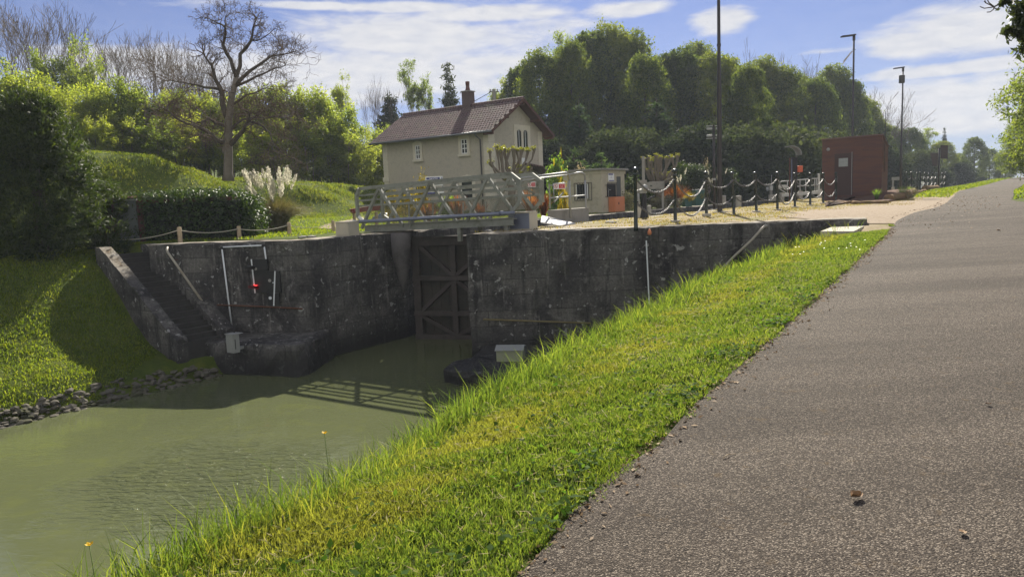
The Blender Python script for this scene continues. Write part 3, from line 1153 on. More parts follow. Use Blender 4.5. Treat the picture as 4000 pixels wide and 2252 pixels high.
for i in range(22):
    a, c = xe * i / 22, xe * (i + 1) / 22 - 0.02
    dk.add([(a, 0.07, gz_at(a) - 0.05), (c, 0.07, gz_at(c) - 0.05), (c, BW - 0.07, gz_at(c) - 0.05), (a, BW - 0.07, gz_at(a) - 0.05),
            (a, 0.07, gz_at(a) - 0.02), (c, 0.07, gz_at(c) - 0.02), (c, BW - 0.07, gz_at(c) - 0.02), (a, BW - 0.07, gz_at(a) - 0.02)],
           [(0, 3, 2, 1), (4, 5, 6, 7), (0, 1, 5, 4), (1, 2, 6, 5), (2, 3, 7, 6), (3, 0, 4, 7)])
dk.build('deck', M_GALV, br)
for a in (0.3, xe * 0.66, xe - 0.25):
    for y in (0.05, BW - 0.05):
        MB().box(a - 0.06, y - 0.06, -0.3 if 0.5 < a < xe - 0.5 else 0.0, a + 0.06, y + 0.06, gz_at(a) - 0.22).build('foot', M_GALV, br)
# striped end plate on the far bank corner
MB().add([(low_l[1][0] + 0.02, -0.05, low_l[1][1] - 0.02), (low_l[2][0] + 0.06, -0.05, low_l[2][1] - 0.10), (low_l[2][0] + 0.16, -0.05, low_l[2][1] - 0.05), (low_l[1][0] + 0.12, -0.05, low_l[1][1] + 0.05)],
         [(0, 1, 2, 3)]).build('white_end_plate', M_WHITE, br)

pl, pr = BP(1366, 868), BP(1990, 831)
pp = thing('hydraulic_pipe', 'long blue grey pipe running along the footbridge between two cabinets', 'pipe', (B0.x, B0.y, 0), math.atan2(BD.y, BD.x))
MB().tube([(pl[0] - 0.02, -0.16, pl[1]), (pl[0] + 0.5, -0.16, pl[1] + 0.01), (pr[0] + 0.25, -0.16, pr[1])], 0.055, 14).build('tube', M_PIPE, pp, True)
for a in (pl[0] + 0.35, pr[0] - 0.15):
    zc = pl[1] + (pr[1] - pl[1]) * (a - pl[0]) / (pr[0] - pl[0])
    MB().tube([(a - 0.05, -0.16, zc), (a + 0.05, -0.16, zc)], 0.070, 14).build('collar', M_PIPE, pp, True)


def cabinet(px, py, w, dp, h, label, mats, name='cabinet', off=0.0):
    p = Zp(px, py, off)
    t = thing(name, label, 'cabinet', (p.x, p.y, off), math.atan2(BD.y, BD.x))
    MB().bbox(-w, 0, -0.02, 0, dp, h, 0.012).build('casing', mats[0], t)
    MB().bbox(-w + 0.02, -0.012, 0.03, -0.02, -0.001, h - 0.03, 0.004).build('door', mats[1], t)
    MB().bbox(-w - 0.015, -0.02, h + 0.002, 0.015, dp + 0.015, h + 0.018, 0.004).build('lid', mats[0], t)
    return t


cabinet(2071, 897, 0.72, 0.46, 0.50, 'cream cabinet with its front shade coloured grey, at the towpath end of the footbridge', (M_CREAM, M_PIPE))  # blue grey door paints the shade on the front into its colour
cabinet(1363, 921, 0.52, 0.46, 0.41, 'plain cream cabinet at the far bank end of the footbridge', (M_CREAM, M_CREAM))

# ramp plates down from the bridge
rp = [Dp(2112, 866, 22.0), Dp(2117, 841, 22.9), Zp(2250, 871, 0.03), Zp(2184, 879, 0.03)]
o = MB().prism([tuple(q) for q in rp], (0, 0, -0.04)).build('access_ramp', M_CHECK)
tag(o, 'bright metal ramp sloping from the footbridge to the quay', 'ramp')

# two hooped tube rails with warning signs
def hoop(pts, r, label, posts, mids, name='hoop_rail'):
    base = posts[-1][1]
    t = thing(name, label, 'railing', (base.x, base.y, base.z))
    L = lambda q: Vector(q) - base
    MB().tube([L(q) for q in pts], r, 10).build('top_rail', M_TUBE, t, True)
    for a, c in posts:
        MB().tube([L(a), L(c)], r, 10).build('post', M_TUBE, t, True)
    for a, c in mids:
        MB().tube([L(a), L(c)], r * 0.7, 8).build('mid_rail', M_TUBE, t, True)
    return t


hoop([Dp(2022, 697, 22.3), Dp(2205, 675, 24.6), Dp(2213, 675.5, 24.7), Dp(2220, 681, 24.75), Dp(2223.5, 690, 24.8), Dp(2224, 705, 24.8)], 0.035,
     'tall bent tube railing nearest the truss bridge', [(Dp(2224, 704, 24.8), Dp(2228, 852, 24.8))], [(Dp(2150, 773, 23.8), Dp(2223, 768, 24.8)), (Dp(2030, 706, 22.2), Dp(2214, 683, 24.6))])
hoop([Dp(2223, 681, 25.2), Dp(2264, 674, 26.4), Dp(2275, 675, 26.6), Dp(2282, 681, 26.7), Dp(2285, 690, 26.8), Dp(2285.5, 705, 26.8)], 0.035,
     'tall bent tube railing in front of the small concrete hut', [(Dp(2285.5, 704, 26.8), Dp(2291, 850, 26.8))], [(Dp(2225, 768, 25.1), Dp(2286, 762, 26.8))])


def sign_board(cx, cy, d, w, h, label, rotz, frame=True):
    c = Dp(cx, cy, d)
    t = thing('warning_sign', label, 'sign', c, rotz)
    MB().bbox(-w / 2, -0.008, -h / 2, w / 2, 0.008, h / 2, 0.003).build('board', M_WHITE, t)
    MB().box(-0.02 * w, -0.0125, -h * 0.40, w * 0.46, -0.009, h * 0.40).build('red_panel', M_RED, t)
    for i in range(4):
        lettering(('ACCES INTERDIT', 'AU PUBLIC', 'DANGER', 'DE CHUTE')[i], h * 0.13, M_WHITE, t, (w * 0.22, -0.0135, h * (0.27 - 0.18 * i)), (R(90), 0, 0), depth=0.0005)
    mb = MB()
    k = 24
    r0, r1 = h * 0.36, h * 0.29
    cx0 = -w * 0.26
    for i in range(k):
        a, c2 = 2 * math.pi * i / k, 2 * math.pi * (i + 1) / k
        mb.add([(cx0 + r0 * math.cos(a), -0.0105, r0 * math.sin(a)), (cx0 + r0 * math.cos(c2), -0.0105, r0 * math.sin(c2)), (cx0 + r1 * math.cos(c2), -0.0105, r1 * math.sin(c2)), (cx0 + r1 * math.cos(a), -0.0105, r1 * math.sin(a))], [(0, 1, 2, 3)])
    mb.bar((cx0 - r1 * 0.7, -0.0105, r1 * 0.7), (cx0 + r1 * 0.7, -0.0105, -r1 * 0.7), 0.004, h * 0.06, up=(0, 0, 1))
    mb.build('prohibition_ring', M_RED, t)
    fg = MB().box(cx0 - h * .05, -0.0095, -h * .2, cx0 + h * .05, -0.0087, h * .1)
    fg.lathe([(0.001, h * .12), (h * .05, h * .15), (h * .05, h * .2), (0.001, h * .23)], 8, (cx0, -0.009, 0))
    fg.build('walking_figure', M_INK, t)
    return t


SR = math.atan2(BD.y, BD.x) + R(22)
sign_board(2077, 721, 21.9, 0.235, 0.155, 'smaller red and white warning sign on the footbridge gate', SR)
sign_board(2184, 727, 23.6, 0.40, 0.18, 'larger red and white warning sign on the tube gate beside the railing', SR)
# small gates that carry the signs
gA = Dp(2118, 860, 22.4)
t = thing('bridge_gate', 'narrow metal gate closing the towpath end of the footbridge', 'gate', (gA.x, gA.y, 0), 0)
L = lambda px, py, d: Dp(px, py, d) - Vector((gA.x, gA.y, 0))
for a, c, w in ((L(2038, 712, 21.6), L(2112, 709, 22.3), 0.06), (L(2038, 763, 21.6), L(2112, 757, 22.3), 0.05), (L(2038, 735, 21.6), L(2112, 731, 22.3), 0.05)):
    MB().bar(a, c, 0.03, w).build('rail', M_GALV, t)
MB().bar(L(2052, 731, 21.7), L(2115, 778, 22.3), 0.05).build('brace', M_GALV, t)
MB().bar(L(2112, 706, 22.3), L(2116, 800, 22.3), 0.06).build('post', M_GALV, t)
MB().bar(L(2118, 706, 22.4), L(2124, 790, 22.4), 0.06).build('post', M_GALV, t)
gB = Dp(2150, 815, 23.4)
t = thing('tube_gate', 'thin tube gate hung on a square grey post by the railing', 'gate', (gB.x, gB.y, gB.z), 0)
L = lambda px, py, d: Dp(px, py, d) - gB
MB().bar(L(2145, 717, 23.4), L(2149, 815, 23.4), 0.05).build('post', M_GALV, t)
MB().tube([L(2148, 724, 23.4), L(2160, 724, 23.45), L(2160, 717, 23.45), L(2205, 714, 23.8), L(2213, 716, 23.85), L(2217, 724, 23.9), L(2214, 733, 23.9), L(2207, 737, 23.85)], 0.016, 8).build('frame', M_TUBE, t, True)
MB().tube([L(2161, 720, 23.45), L(2165, 790, 23.45)], 0.016, 8).build('frame', M_TUBE, t, True)
MB().bar(L(2165, 790, 23.45), L(2200, 752, 23.8), 0.04).build('brace', M_GALV, t)
# concrete base under the rails
bs = [(2140, 852, 24.0), (2222, 848, 25.2), (2300, 838, 26.8), (2285, 826, 27.8), (2180, 836, 25.6)]
o = MB().prism([(Dp(*q).x, q[2], -0.6) for q in bs], (0, 0, 1.08)).build('concrete_plinth', M_GREYC)
tag(o, 'low grey concrete plinth under the tube railings', 'plinth')

# ------------------------------------------------------------------ fittings on the wall by the stairs
LD = Vector((L_1.x - L_0.x, L_1.y - L_0.y, 0)).normalized()
LP = lambda px, py: on_plane(L_0 - Vector((0, 0.10, 0)), LD, px, py)
wl = lambda n, lab, cat: thing(n, lab, cat, (L_0.x, L_0.y - 0.10, 0), math.atan2(LD.y, LD.x))
W3 = lambda px, py, y=0.0: Vector((LP(px, py)[0], y, LP(px, py)[1]))
t = wl('tube_marker', 'white striped tube frame outlining a panel on the wall by the stairs', 'tube marker')
for a, c in (((871, 965), (1023, 958)), ((1032, 963), (1045, 1054)), ((867, 972), (908, 1293)), ((912, 1298), (1042, 1310))):
    MB().tube([W3(*a), W3(*c)], 0.022, 8).build('tube', M_STRIP, t, True)
for c in ((867, 968), (1028, 960), (909, 1296)):
    MB().bbox(W3(*c).x - 0.04, -0.03, W3(*c).z - 0.035, W3(*c).x + 0.04, 0.05, W3(*c).z + 0.035, 0.01).build('corner_clip', M_BLACK, t)


def zz(x, y):
    return (950 + x / 6.59, 1000 + y / 6.59)


def board(parent, x0, y0, x1, y1, yy, mat=M_BLACK, nm='board'):
    a, c = W3(*zz(x0, y1)), W3(*zz(x1, y0))
    return MB().bbox(a.x, yy - 0.03, a.z, c.x, yy + 0.02, c.z, 0.005).build(nm, mat, parent)


M_LAMP, _N, _L, _b = new_mat('red_signal_glow')
_b.inputs['Base Color'].default_value = (0.6, 0.02, 0.02, 1)
_b.inputs['Emission Color'].default_value = (1.0, 0.03, 0.025, 1)
_b.inputs['Emission Strength'].default_value = 1.6
M_REDH = plain('dark_red_hood', (0.10, 0.006, 0.012), 0.4)
M_LENS = plain('grey_lens', (0.30, 0.29, 0.27), 0.2)
t = wl('canal_signal', 'black signal board with a lit red lamp and white edge strip', 'signal')
board(t, 240, 70, 640, 372, -0.02)
board(t, 290, 374, 655, 940, -0.02)
MB().bar(W3(*zz(238, 75), -0.055), W3(*zz(335, 940), -0.055), 0.035, 0.03).build('edge_strip', M_STRIP, t)


def hood(parent, x, y, mat, L_=0.30):
    c = W3(*zz(x, y), -0.06)
    ang = [R(-60 + 30 * i) for i in range(11)]
    r_ = 0.055
    vs, fs = [], []
    for k, (q, s) in enumerate(((0, 1.0), (1, 0.92))):
        for a in ang:
            vs.append((c.x + r_ * s * math.cos(a) - 0.11 * q, c.y - L_ * q, c.z + r_ * s * math.sin(a) + 0.035 * q))
    n = len(ang)
    for i in range(n - 1):
        fs.append((i, i + 1, n + i + 1, n + i))
    h = MB().add(vs, fs)
    MBo = h.build('hood', mat, parent, True)
    sm = MBo.modifiers.new('thick', 'SOLIDIFY')
    sm.thickness = 0.006
    return MBo


hood(t, 300, 290, M_BLACK, 0.22)
hood(t, 395, 790, M_REDH, 0.22)


def disc(parent, x, y, r_, mat, nm, yy=-0.062):
    c = W3(*zz(x, y), yy)
    mb = MB()
    pts = [(c.x + r_ * math.cos(a * math.pi / 8), c.y, c.z + r_ * math.sin(a * math.pi / 8)) for a in range(16)]
    mb.prism(pts, (0, 0.015, 0))
    return mb.build(nm, mat, parent)


lc = W3(*zz(392, 788), -0.05)
MB().tube([lc, lc + Vector((-0.05, -0.10, 0.03))], [0.052, 0.050], 14).build('red_lamp', M_LAMP, t, True)
disc(t, 345, 320, 0.04, M_LENS, 'lens')
t2 = wl('canal_signal', 'black unlit signal board with one long white strip, right of the red lamp', 'signal')
board(t2, 665, 374, 958, 940, -0.03)
board(t2, 665, 942, 945, 1265, -0.03)
MB().bar(W3(*zz(852, 378), -0.066), W3(*zz(820, 1265), -0.066), 0.035, 0.03).build('edge_strip', M_STRIP, t2)
disc(t2, 712, 620, 0.045, M_LENS, 'lens', -0.072)
disc(t2, 725, 1068, 0.045, M_STRIP, 'lens', -0.072)
disc(t2, 800, 675, 0.016, M_STRIP, 'lens', -0.072)

o = MB().tube([W3(849, 1190, -0.01), W3(1010, 1196, -0.01), W3(1182, 1205, -0.01)], 0.022, 8).build('mooring_rail', M_RUST, wl('wall_rail', 'thin rusty rail along the wall below the signals', 'rail'), True)
t = wl('handrail', 'pale worn pipe handrail slanting down beside the staircase', 'handrail')
MB().tube([W3(655, 966, 0.0), W3(660, 972, -0.10), W3(668, 984, -0.14), W3(832, 1217, -0.14)], 0.033, 10).build('pipe', M_HAND, t, True)
for c in ((690, 1014), (800, 1170)):
    q = W3(*c)
    MB().tube([(q.x, -0.14, q.z), (q.x, 0.04, q.z)], 0.014, 6).build('bracket', M_RUST, t)

p = Dp(913, 1375, 18.75)
t = thing('junction_box', 'grey metal junction box fixed on the edge of the stone landing', 'junction box', p, math.atan2(LD.y, LD.x) - R(25))
MB().bbox(-0.15, -0.10, 0, 0.15, 0.10, 0.47, 0.012).build('casing', M_GREYP, t)
MB().bbox(-0.17, -0.12, 0.472, 0.17, 0.12, 0.50, 0.008).build('lid', M_GREYP, t)
MB().box(0.1505, -0.04, 0.1, 0.154, -0.02, 0.36).build('slot', M_BLACK, t)
MB().box(-0.06, 0.11, 0.05, 0.06, 0.30, 0.12).build('bracket', M_GREYP, t)

# ------------------------------------------------------------------ fittings on the towpath side wall
ND = Vector((1, 0, 0))
NP = lambda px, py, y=0.0: Vector((on_plane(Vector((0, 19.80, 0)), ND, px, py)[0], 19.80 + y, on_plane(Vector((0, 19.80, 0)), ND, px, py)[1]))
o = MB().bar(NP(2524.5, 939), NP(2536, 1190), 0.045, 0.03).build('marker_strip', M_STRIP)
tag(o, 'upright white strip on the dark wall below the orange lamp', 'marker strip')
q = NP(2537, 905)
t = thing('wall_lamp', 'small orange lamp near the top of the towpath side wall', 'lamp', q)
MB().lathe([(0.02, -0.09), (0.055, -0.07), (0.055, 0.0), (0.03, 0.06), (0.008, 0.08)], 12).build('lens', M_ORANGE, t, True)
MB().bbox(-0.04, 0.02, -0.05, 0.04, 0.12, 0.0, 0.006).build('bracket', M_BLACK, t)
o = MB().tube([NP(1887, 1246, -0.02), NP(2080, 1253, -0.02), NP(2307, 1261, -0.02)], 0.025, 8).build('wall_rail', plain('mossy_iron', (0.16, 0.13, 0.06), 0.9, 0, 0.4, 12, 0.3), None, True)
tag(o, 'mossy rusted rail along the towpath side wall', 'rail')
o = MB().tube([NP(2998, 888, 0.1), NP(2990, 882, -0.05), NP(2981, 882, -0.12), NP(2965, 895, -0.16), NP(2930, 934, -0.16), NP(2866, 994, -0.16), NP(2800, 1060, -0.16)], 0.034, 10).build('handrail', M_HAND, None, True)
tag(o, 'bent pipe handrail sticking up from the grass by the wall', 'handrail')
p = Zp(1940, 1428, -3.2)
t = thing('equipment_cabinet', 'pale green metal cabinet with sloping lid on the towpath side landing', 'cabinet', (p.x, p.y, -3.1), R(-8))
MB().bbox(0, 0, 0, 0.66, 0.5, 0.27, 0.012).build('casing', plain('pale_green_paint', (0.26, 0.27, 0.19), 0.5, 0, 0.06, 4), t)
MB().prism([(-0.03, -0.03, 0.275), (0.69, -0.03, 0.275), (0.69, 0.25, 0.36), (0.69, 0.53, 0.33), (-0.03, 0.53, 0.33), (-0.03, 0.25, 0.36)][:3] + [(-0.03, 0.25, 0.36)], (0, 0, 0.02)).build('lid', M_GREYP, t)
MB().prism([(-0.03, 0.252, 0.36), (0.69, 0.252, 0.36), (0.69, 0.53, 0.29), (-0.03, 0.53, 0.29)], (0, 0, 0.02)).build('lid', M_GREYP, t)
sl = [(3205, 903), (3335, 903), (3384, 878), (3274, 876)]
o = MB().prism([tuple(Zp(a, c, -0.20)) for a, c in sl], (0, 0, -0.17)).build('stone_slab', M_CONC)
tag(o, 'flat pale concrete slab lying at the path end of the wall', 'slab')
# loose stones on the coping
for i, (px, py, lab) in enumerate(((1185, 929, 'loose grey stones on the far coping'), (1908, 905, 'small tilted stone near the gate end of the coping'), (2395, 871, 'flat loose stone on the dry turf by the ramp'))):
    p = Zp(px, py, 0.0)
    mb = MB()
    rg = np.random.default_rng(i)
    for k in range(2 if i != 1 else 1):
        vs = iv * (1 + rg.normal(0, 0.15, (len(iv), 1))) * np.array([0.17, 0.11, 0.05]) + np.array([0.25 * k, 0.02 * k, 0.02])
        mb.add(vs, ifs)
    tag(mb.build('loose_stone', M_GREYC, None, loc=p, rotz=i), lab, 'stone')

# ------------------------------------------------------------------ bollards and chains
def bollard_mb(H=1.6):
    m_ = MB()
    m_.lathe([(0.060, -0.1), (0.060, 0.0), (0.054, 0.03), (0.047, H - 0.22), (0.058, H - 0.20), (0.058, H - 0.175), (0.036, H - 0.155), (0.042, H - 0.135), (0.068, H - 0.105), (0.077, H - 0.062), (0.068, H - 0.022), (0.042, H - 0.003), (0.004, H + 0.004)], 18)
    return m_


BOLL = [(2484, 887), (2638, 867), (2760, 846), (2867, 836), (2955, 828), (3037, 821), (3105, 811), (3165, 804.5), (3216, 799), (3265.5, 793.5)]
FARB = [(3541, 751.5), (3559, 749), (3581, 753), (3594.5, 739), (3611, 740), (3626.5, 740.5), (3641, 738), (3655, 738), (3667, 736), (3679, 734.5), (3691, 733)]
blabels = ['tallest dark green bollard standing on the edge of the wall', 'second bollard of the row, rising in front of the red plants', 'third bollard, left of the thick brown mast', 'bollard just right of the thick brown mast, leaning a little',
           'leaning bollard in front of the white framed signal', 'sixth bollard from the wall edge, left of the curved canopy', 'bollard in front of the curved canopy column', 'bollard in front of the white railing', 'bollard beside the left edge of the rust red kiosk', 'bollard in front of the rust red kiosk wall']
boll_xy = []
bd = None
for i, (px, py) in enumerate(BOLL):
    p = Zp(px, py, 0.0)
    p.z = 0.0 if i < 6 else gz(p)
    t = thing('chain_bollard', blabels[i], 'bollard', p, random.uniform(0, 3), 'dark green chain bollards along the quay')
    if bd is None:
        bd = bollard_mb().build('shaft', M_DGREEN, t, True)
    else:
        c = bd.copy()
        COL.objects.link(c)
        c.parent = t
    for h in (1.30, 0.68):
        MB().tube([(-0.075, 0, h), (0.075, 0, h)], 0.016, 8).build('chain_eye', M_DGREEN, t, True)
    if i not in (0, 3):
        MB().bbox(-0.13, -0.13, -0.08, 0.13, 0.13, (0.12 if i == 2 else 0.06), 0.012).build('footing', M_CONC, t)
    lean = {3: 0.045, 4: 0.04, 0: -0.005, 1: 0.0}.get(i, 0.012)
    t.rotation_mode = 'ZYX'
    t.rotation_euler = (0, -lean, 0)
    boll_xy.append(p)


def chain(p, q, sag, pitch=0.075, wire=0.011):
    """sagging chain of interlocked oval links"""
    p, q = Vector(p), Vector(q)
    n = max(6, int((q - p).length * 1.07 / (pitch * 0.74)))
    pts = [p.lerp(q, i / n) - Vector((0, 0, sag * (1 - (2 * i / n - 1) ** 2))) for i in range(n + 1)]
    mb = MB()
    for i in range(n):
        a, b_ = pts[i], pts[i + 1]
        d = (b_ - a).normalized()
        s = d.cross(Vector((0, 0, 1))).normalized()
        t_ = s.cross(d)
        if i % 2:
            s, t_ = t_, s
        c = (a + b_) / 2
        hl, hw = (b_ - a).length * 0.5 * 1.32, wire * 2.1
        ring = []
        for k in range(8):
            an = 2 * math.pi * k / 8
            ring.append(c + d * hl * math.cos(an) + s * hw * math.sin(an))
        base = len(mb.v)
        for k in range(8):
            tg = (ring[(k + 1) % 8] - ring[k - 1]).normalized()
            o1 = t_
            o2 = tg.cross(t_).normalized()
            for w in range(4):
                a2 = math.pi / 4 + w * math.pi / 2
                mb.v.append(tuple(ring[k] + (o1 * math.cos(a2) + o2 * math.sin(a2)) * wire))
        for k in range(8):
            for w in range(4):
                a2, b2 = base + k * 4 + w, base + k * 4 + (w + 1) % 4
                c2, d2 = base + ((k + 1) % 8) * 4 + (w + 1) % 4, base + ((k + 1) % 8) * 4 + w
                mb.f.append((a2, b2, c2, d2))
    return mb


ordn = ['wall edge', 'red plants', 'brown mast', 'mast foot', 'framed signal', 'winding gear', 'canopy column', 'white railing', 'kiosk corner']
for i in range(len(boll_xy) - 1):
    for h, nm in ((1.29, 'upper'), (0.67, 'lower')):
        p, q = boll_xy[i] + Vector((0, 0, h)), boll_xy[i + 1] + Vector((0, 0, h))
        d = (q - p).normalized() * 0.07
        o = chain(p + d, q - d, 0.33 * (q - p).length / 2.6, 0.095, 0.0115).build('bollard_chain', M_CHAIN, None, True)
        tag(o, '%s sagging grey chain in the bollard bay by the %s' % (nm, ordn[i]), 'chain', 'chains between the quay bollards')

fpos = []
for i, (px, py) in enumerate(FARB):
    d = 58 if i < 3 else 68 + (i - 3) * 1.2
    p = Dp(px, py, d)
    p.z = p.z
    t = thing('chain_bollard', 'distant dark bollard in the double row beyond the kiosk', 'bollard', p, 0, 'far bollards beyond the kiosk')
    c = bd.copy()
    COL.objects.link(c)
    c.parent = t
    fpos.append(p)
for i in range(len(fpos) - 1):
    if i == 2:
        continue
    for h in (1.29, 0.67):
        o = chain(fpos[i] + Vector((0, 0, h)), fpos[i + 1] + Vector((0, 0, h)), 0.30, 0.13, 0.013).build('bollard_chain', M_CHAIN, None, True)
        tag(o, 'distant chain hanging between bollards beyond the kiosk', 'chain', 'far chains beyond the kiosk')

# ------------------------------------------------------------------ masts and lamps
p = Zp(2812, 830, 0.0)
t = thing('lamp_mast', 'tall thick dark brown lamp mast rising out of the picture', 'lamp mast', p, ROTA)
MB().lathe([(0.105, 0.03), (0.10, 1.6), (0.094, 5.0), (0.070, 6.0), (0.058, 10.5)], 10).build('mast', M_DARKM, t, False)
MB().bbox(-0.22, -0.22, -0.02, 0.22, 0.22, 0.03, 0.006).build('base_plate', M_GREYC, t)
for a in range(4):
    MB().lathe([(0.02, 0.03), (0.02, 0.075), (0.004, 0.085)], 6, (0.16 * math.cos(a * 1.57 + .78), 0.16 * math.sin(a * 1.57 + .78), 0)).build('bolt', M_TUBE, t)
MB().lathe([(0.085, 6.75), (0.085, 6.85)], 12).build('collar', M_DARKM, t)
MB().bbox(-0.9, -0.10, 10.45, 0.1, 0.10, 10.55, 0.02).build('lamp_head', M_DARKM, t)

p = Zp(2790, 818, 0.0)
dd = p.y
t = thing('floodlight_post', 'slim dark post with two double floodlight arms beside the mast', 'floodlight post', p, 0)
hh = Dp(2785, 487, dd).z
MB().lathe([(0.075, 0), (0.07, hh * 0.5), (0.055, hh)], 10).build('post', M_DARKM, t, True)
for zz_, up in ((Dp(2785, 492, dd).z, 1), (Dp(2785, 540, dd).z, -1)):
    MB().bar((-0.36, 0, zz_), (0.36, 0, zz_), 0.05, 0.04).build('arm', M_TUBE, t)
    for s in (-0.23, 0.23):
        MB().bbox(s - 0.13, -0.12, zz_ - 0.13 * up - 0.05, s + 0.13, 0.02, zz_ - 0.13 * up + 0.05, 0.015).build('floodlight', M_TUBE, t)
MB().lathe([(0.085, 1.45), (0.085, 1.55)], 10).build('collar', M_TUBE, t)
MB().bbox(-0.18, -0.18, -0.02, 0.18, 0.18, 0.03, 0.006).build('base_plate', M_GREYC, t)


def street_lamp(px, ytop, d, hx, label, extra):
    top_ = Dp(px, ytop, d)
    base = Vector((top_.x, d, 0.15))
    t = thing('street_lamp', label, 'street lamp', base)
    h = top_.z - 0.15
    MB().lathe([(0.115, 0.0), (0.11, h * 0.35), (0.075, h * 0.36), (0.055, h)], 10).build('pole', M_DARKM, t, True)
    w = hx * d / F
    MB().prism([(-w, -0.14, h - 0.02), (0.08, -0.14, h + 0.06), (0.08, 0.14, h + 0.06), (-w, 0.14, h - 0.02)], (0, 0, -0.09)).build('lamp_head', M_DARKM, t)
    MB().bbox(-0.07, -0.07, h - 0.35, 0.07, 0.07, h - 0.05, 0.015).build('joint', M_DARKM, t)
    return t, h


M_CLOTH = plain('pale_cloth', (0.55, 0.52, 0.54), 0.9, 0, 0.05, 6)
t, h = street_lamp(3336, 138, 50, 48, 'slender street lamp behind the kiosk with a pale pennant', 1)
vs, fs = [], []
for i in range(6):
    for j in range(4):
        x = -0.02 - 0.13 * i
        vs.append((x, 0.06 * math.sin(i * 1.4 + j * 0.5), h - 0.90 - 0.07 * i - (0.06 + 0.06 * j * (0.35 + i / 5.0)) - 0.012 * i * i))
for i in range(5):
    for j in range(3):
        fs.append((i * 4 + j, i * 4 + j + 1, i * 4 + j + 5, i * 4 + j + 4))
o = MB().add(vs, fs).build('pennant', M_CLOTH, t)
MB().tube([(-0.08, 0, h - 0.90), (0.12, 0, h - 0.93)], 0.02, 6).build('bracket', M_DARKM, t)
t, h = street_lamp(3528, 264, 66, 35, 'slender street lamp farther along with a boxy camera below its head', 0)
MB().bbox(-0.3, -0.15, h - 1.35, 0.12, 0.15, h - 0.65, 0.06).build('camera', M_DARKM, t)

# ------------------------------------------------------------------ lock keeper's house
M_REND = plain('house_render', (0.47, 0.425, 0.34), 0.95, 0, 0.12, 11, 0.9, 0.15, dirt=(0.37, 0.335, 0.275), dirt_amt=0.6)
M_QUO = plain('quoin_limestone', (0.62, 0.57, 0.46), 0.9, 0, 0.07, 5, 0.2, 0.2, dirt=(0.45, 0.42, 0.35), dirt_amt=0.35)
M_BRICK = plain('chimney_brick', (0.115, 0.085, 0.082), 0.95, 0, 0.25, 9, 0.5, 0.15)
M_POT = plain('clay_pot', (0.12, 0.048, 0.038), 0.85, 0, 0.2, 9)
M_EAVE = plain('eaves_timber', (0.11, 0.055, 0.042), 0.8, 0, 0.2, 7, 0.2, 0.2)
M_ZINC = plain('zinc_gutter', (0.16, 0.165, 0.175), 0.45, 0.5, 0.12, 6)


def tile_mat():
    m, N, L, b = new_mat('roof_tiles')
    tc = N.new('ShaderNodeTexCoord')
    br_ = N.new('ShaderNodeTexBrick')
    br_.inputs['Scale'].default_value = 1.0
    br_.inputs['Brick Width'].default_value = 0.24
    br_.inputs['Row Height'].default_value = 0.30
    br_.inputs['Mortar Size'].default_value = 0.022
    br_.inputs['Mortar Smooth'].default_value = 0.3
    br_.inputs['Color1'].default_value = (0.19, 0.118, 0.108, 1)
    br_.inputs['Color2'].default_value = (0.13, 0.085, 0.08, 1)
    br_.inputs['Mortar'].default_value = (0.03, 0.02, 0.02, 1)
    s = N.new('ShaderNodeSeparateXYZ')
    L.new(tc.outputs['Object'], s.inputs[0])
    c = N.new('ShaderNodeCombineXYZ')
    L.new(s.outputs[0], c.inputs[0])
    L.new(mth(N, L, 'MULTIPLY', s.outputs[1], 1.17), c.inputs[1])
    L.new(c.outputs[0], br_.inputs['Vector'])
    n = noise(N, L, tc.outputs['Object'], 1.3, 6, 0.65)
    col = mixc(N, L, stepr(N, L, n.outputs[0], 0.52, 0.70), br_.outputs[0], (0.15, 0.13, 0.09))
    L.new(col, b.inputs['Base Color'])
    b.inputs['Roughness'].default_value = 0.75
    b.inputs['Specular IOR Level'].default_value = 0.3
    return m


M_TILE = tile_mat()
HN = Vector((-1.15, 48.0, 0))                            # near corner; local x runs to the far left corner, y upstream is -y
HX = Vector((-0.804, 0.595, 0))
hs = thing('lock_house', 'two storey cream lock keeper house with brown tiled roof and brick chimney', 'house', HN, math.atan2(HX.y, HX.x))
# local axes: x along the long wall (away to the left), y = -upstream, so the house body lies at negative y
HL, HW, HE, HR = 9.7, 6.2, 5.62, 7.55
hp = lambda px, py: on_plane(HN, HX, px, py)
EL = hp(1552, 547)[1]
body = MB()
body.box(0, -HW, -0.5, HL, 0, HE)
body.prism([(0.0, -HW, HE), (0.0, 0, HE), (0.0, -HW / 2, HR - 0.08)], (HL, 0, 0))
body.build('wall', M_REND, hs)
OV, OG = 0.55, 0.75                                      # eaves and gable overhang
sl_ = (HR - HE) / (HW / 2)


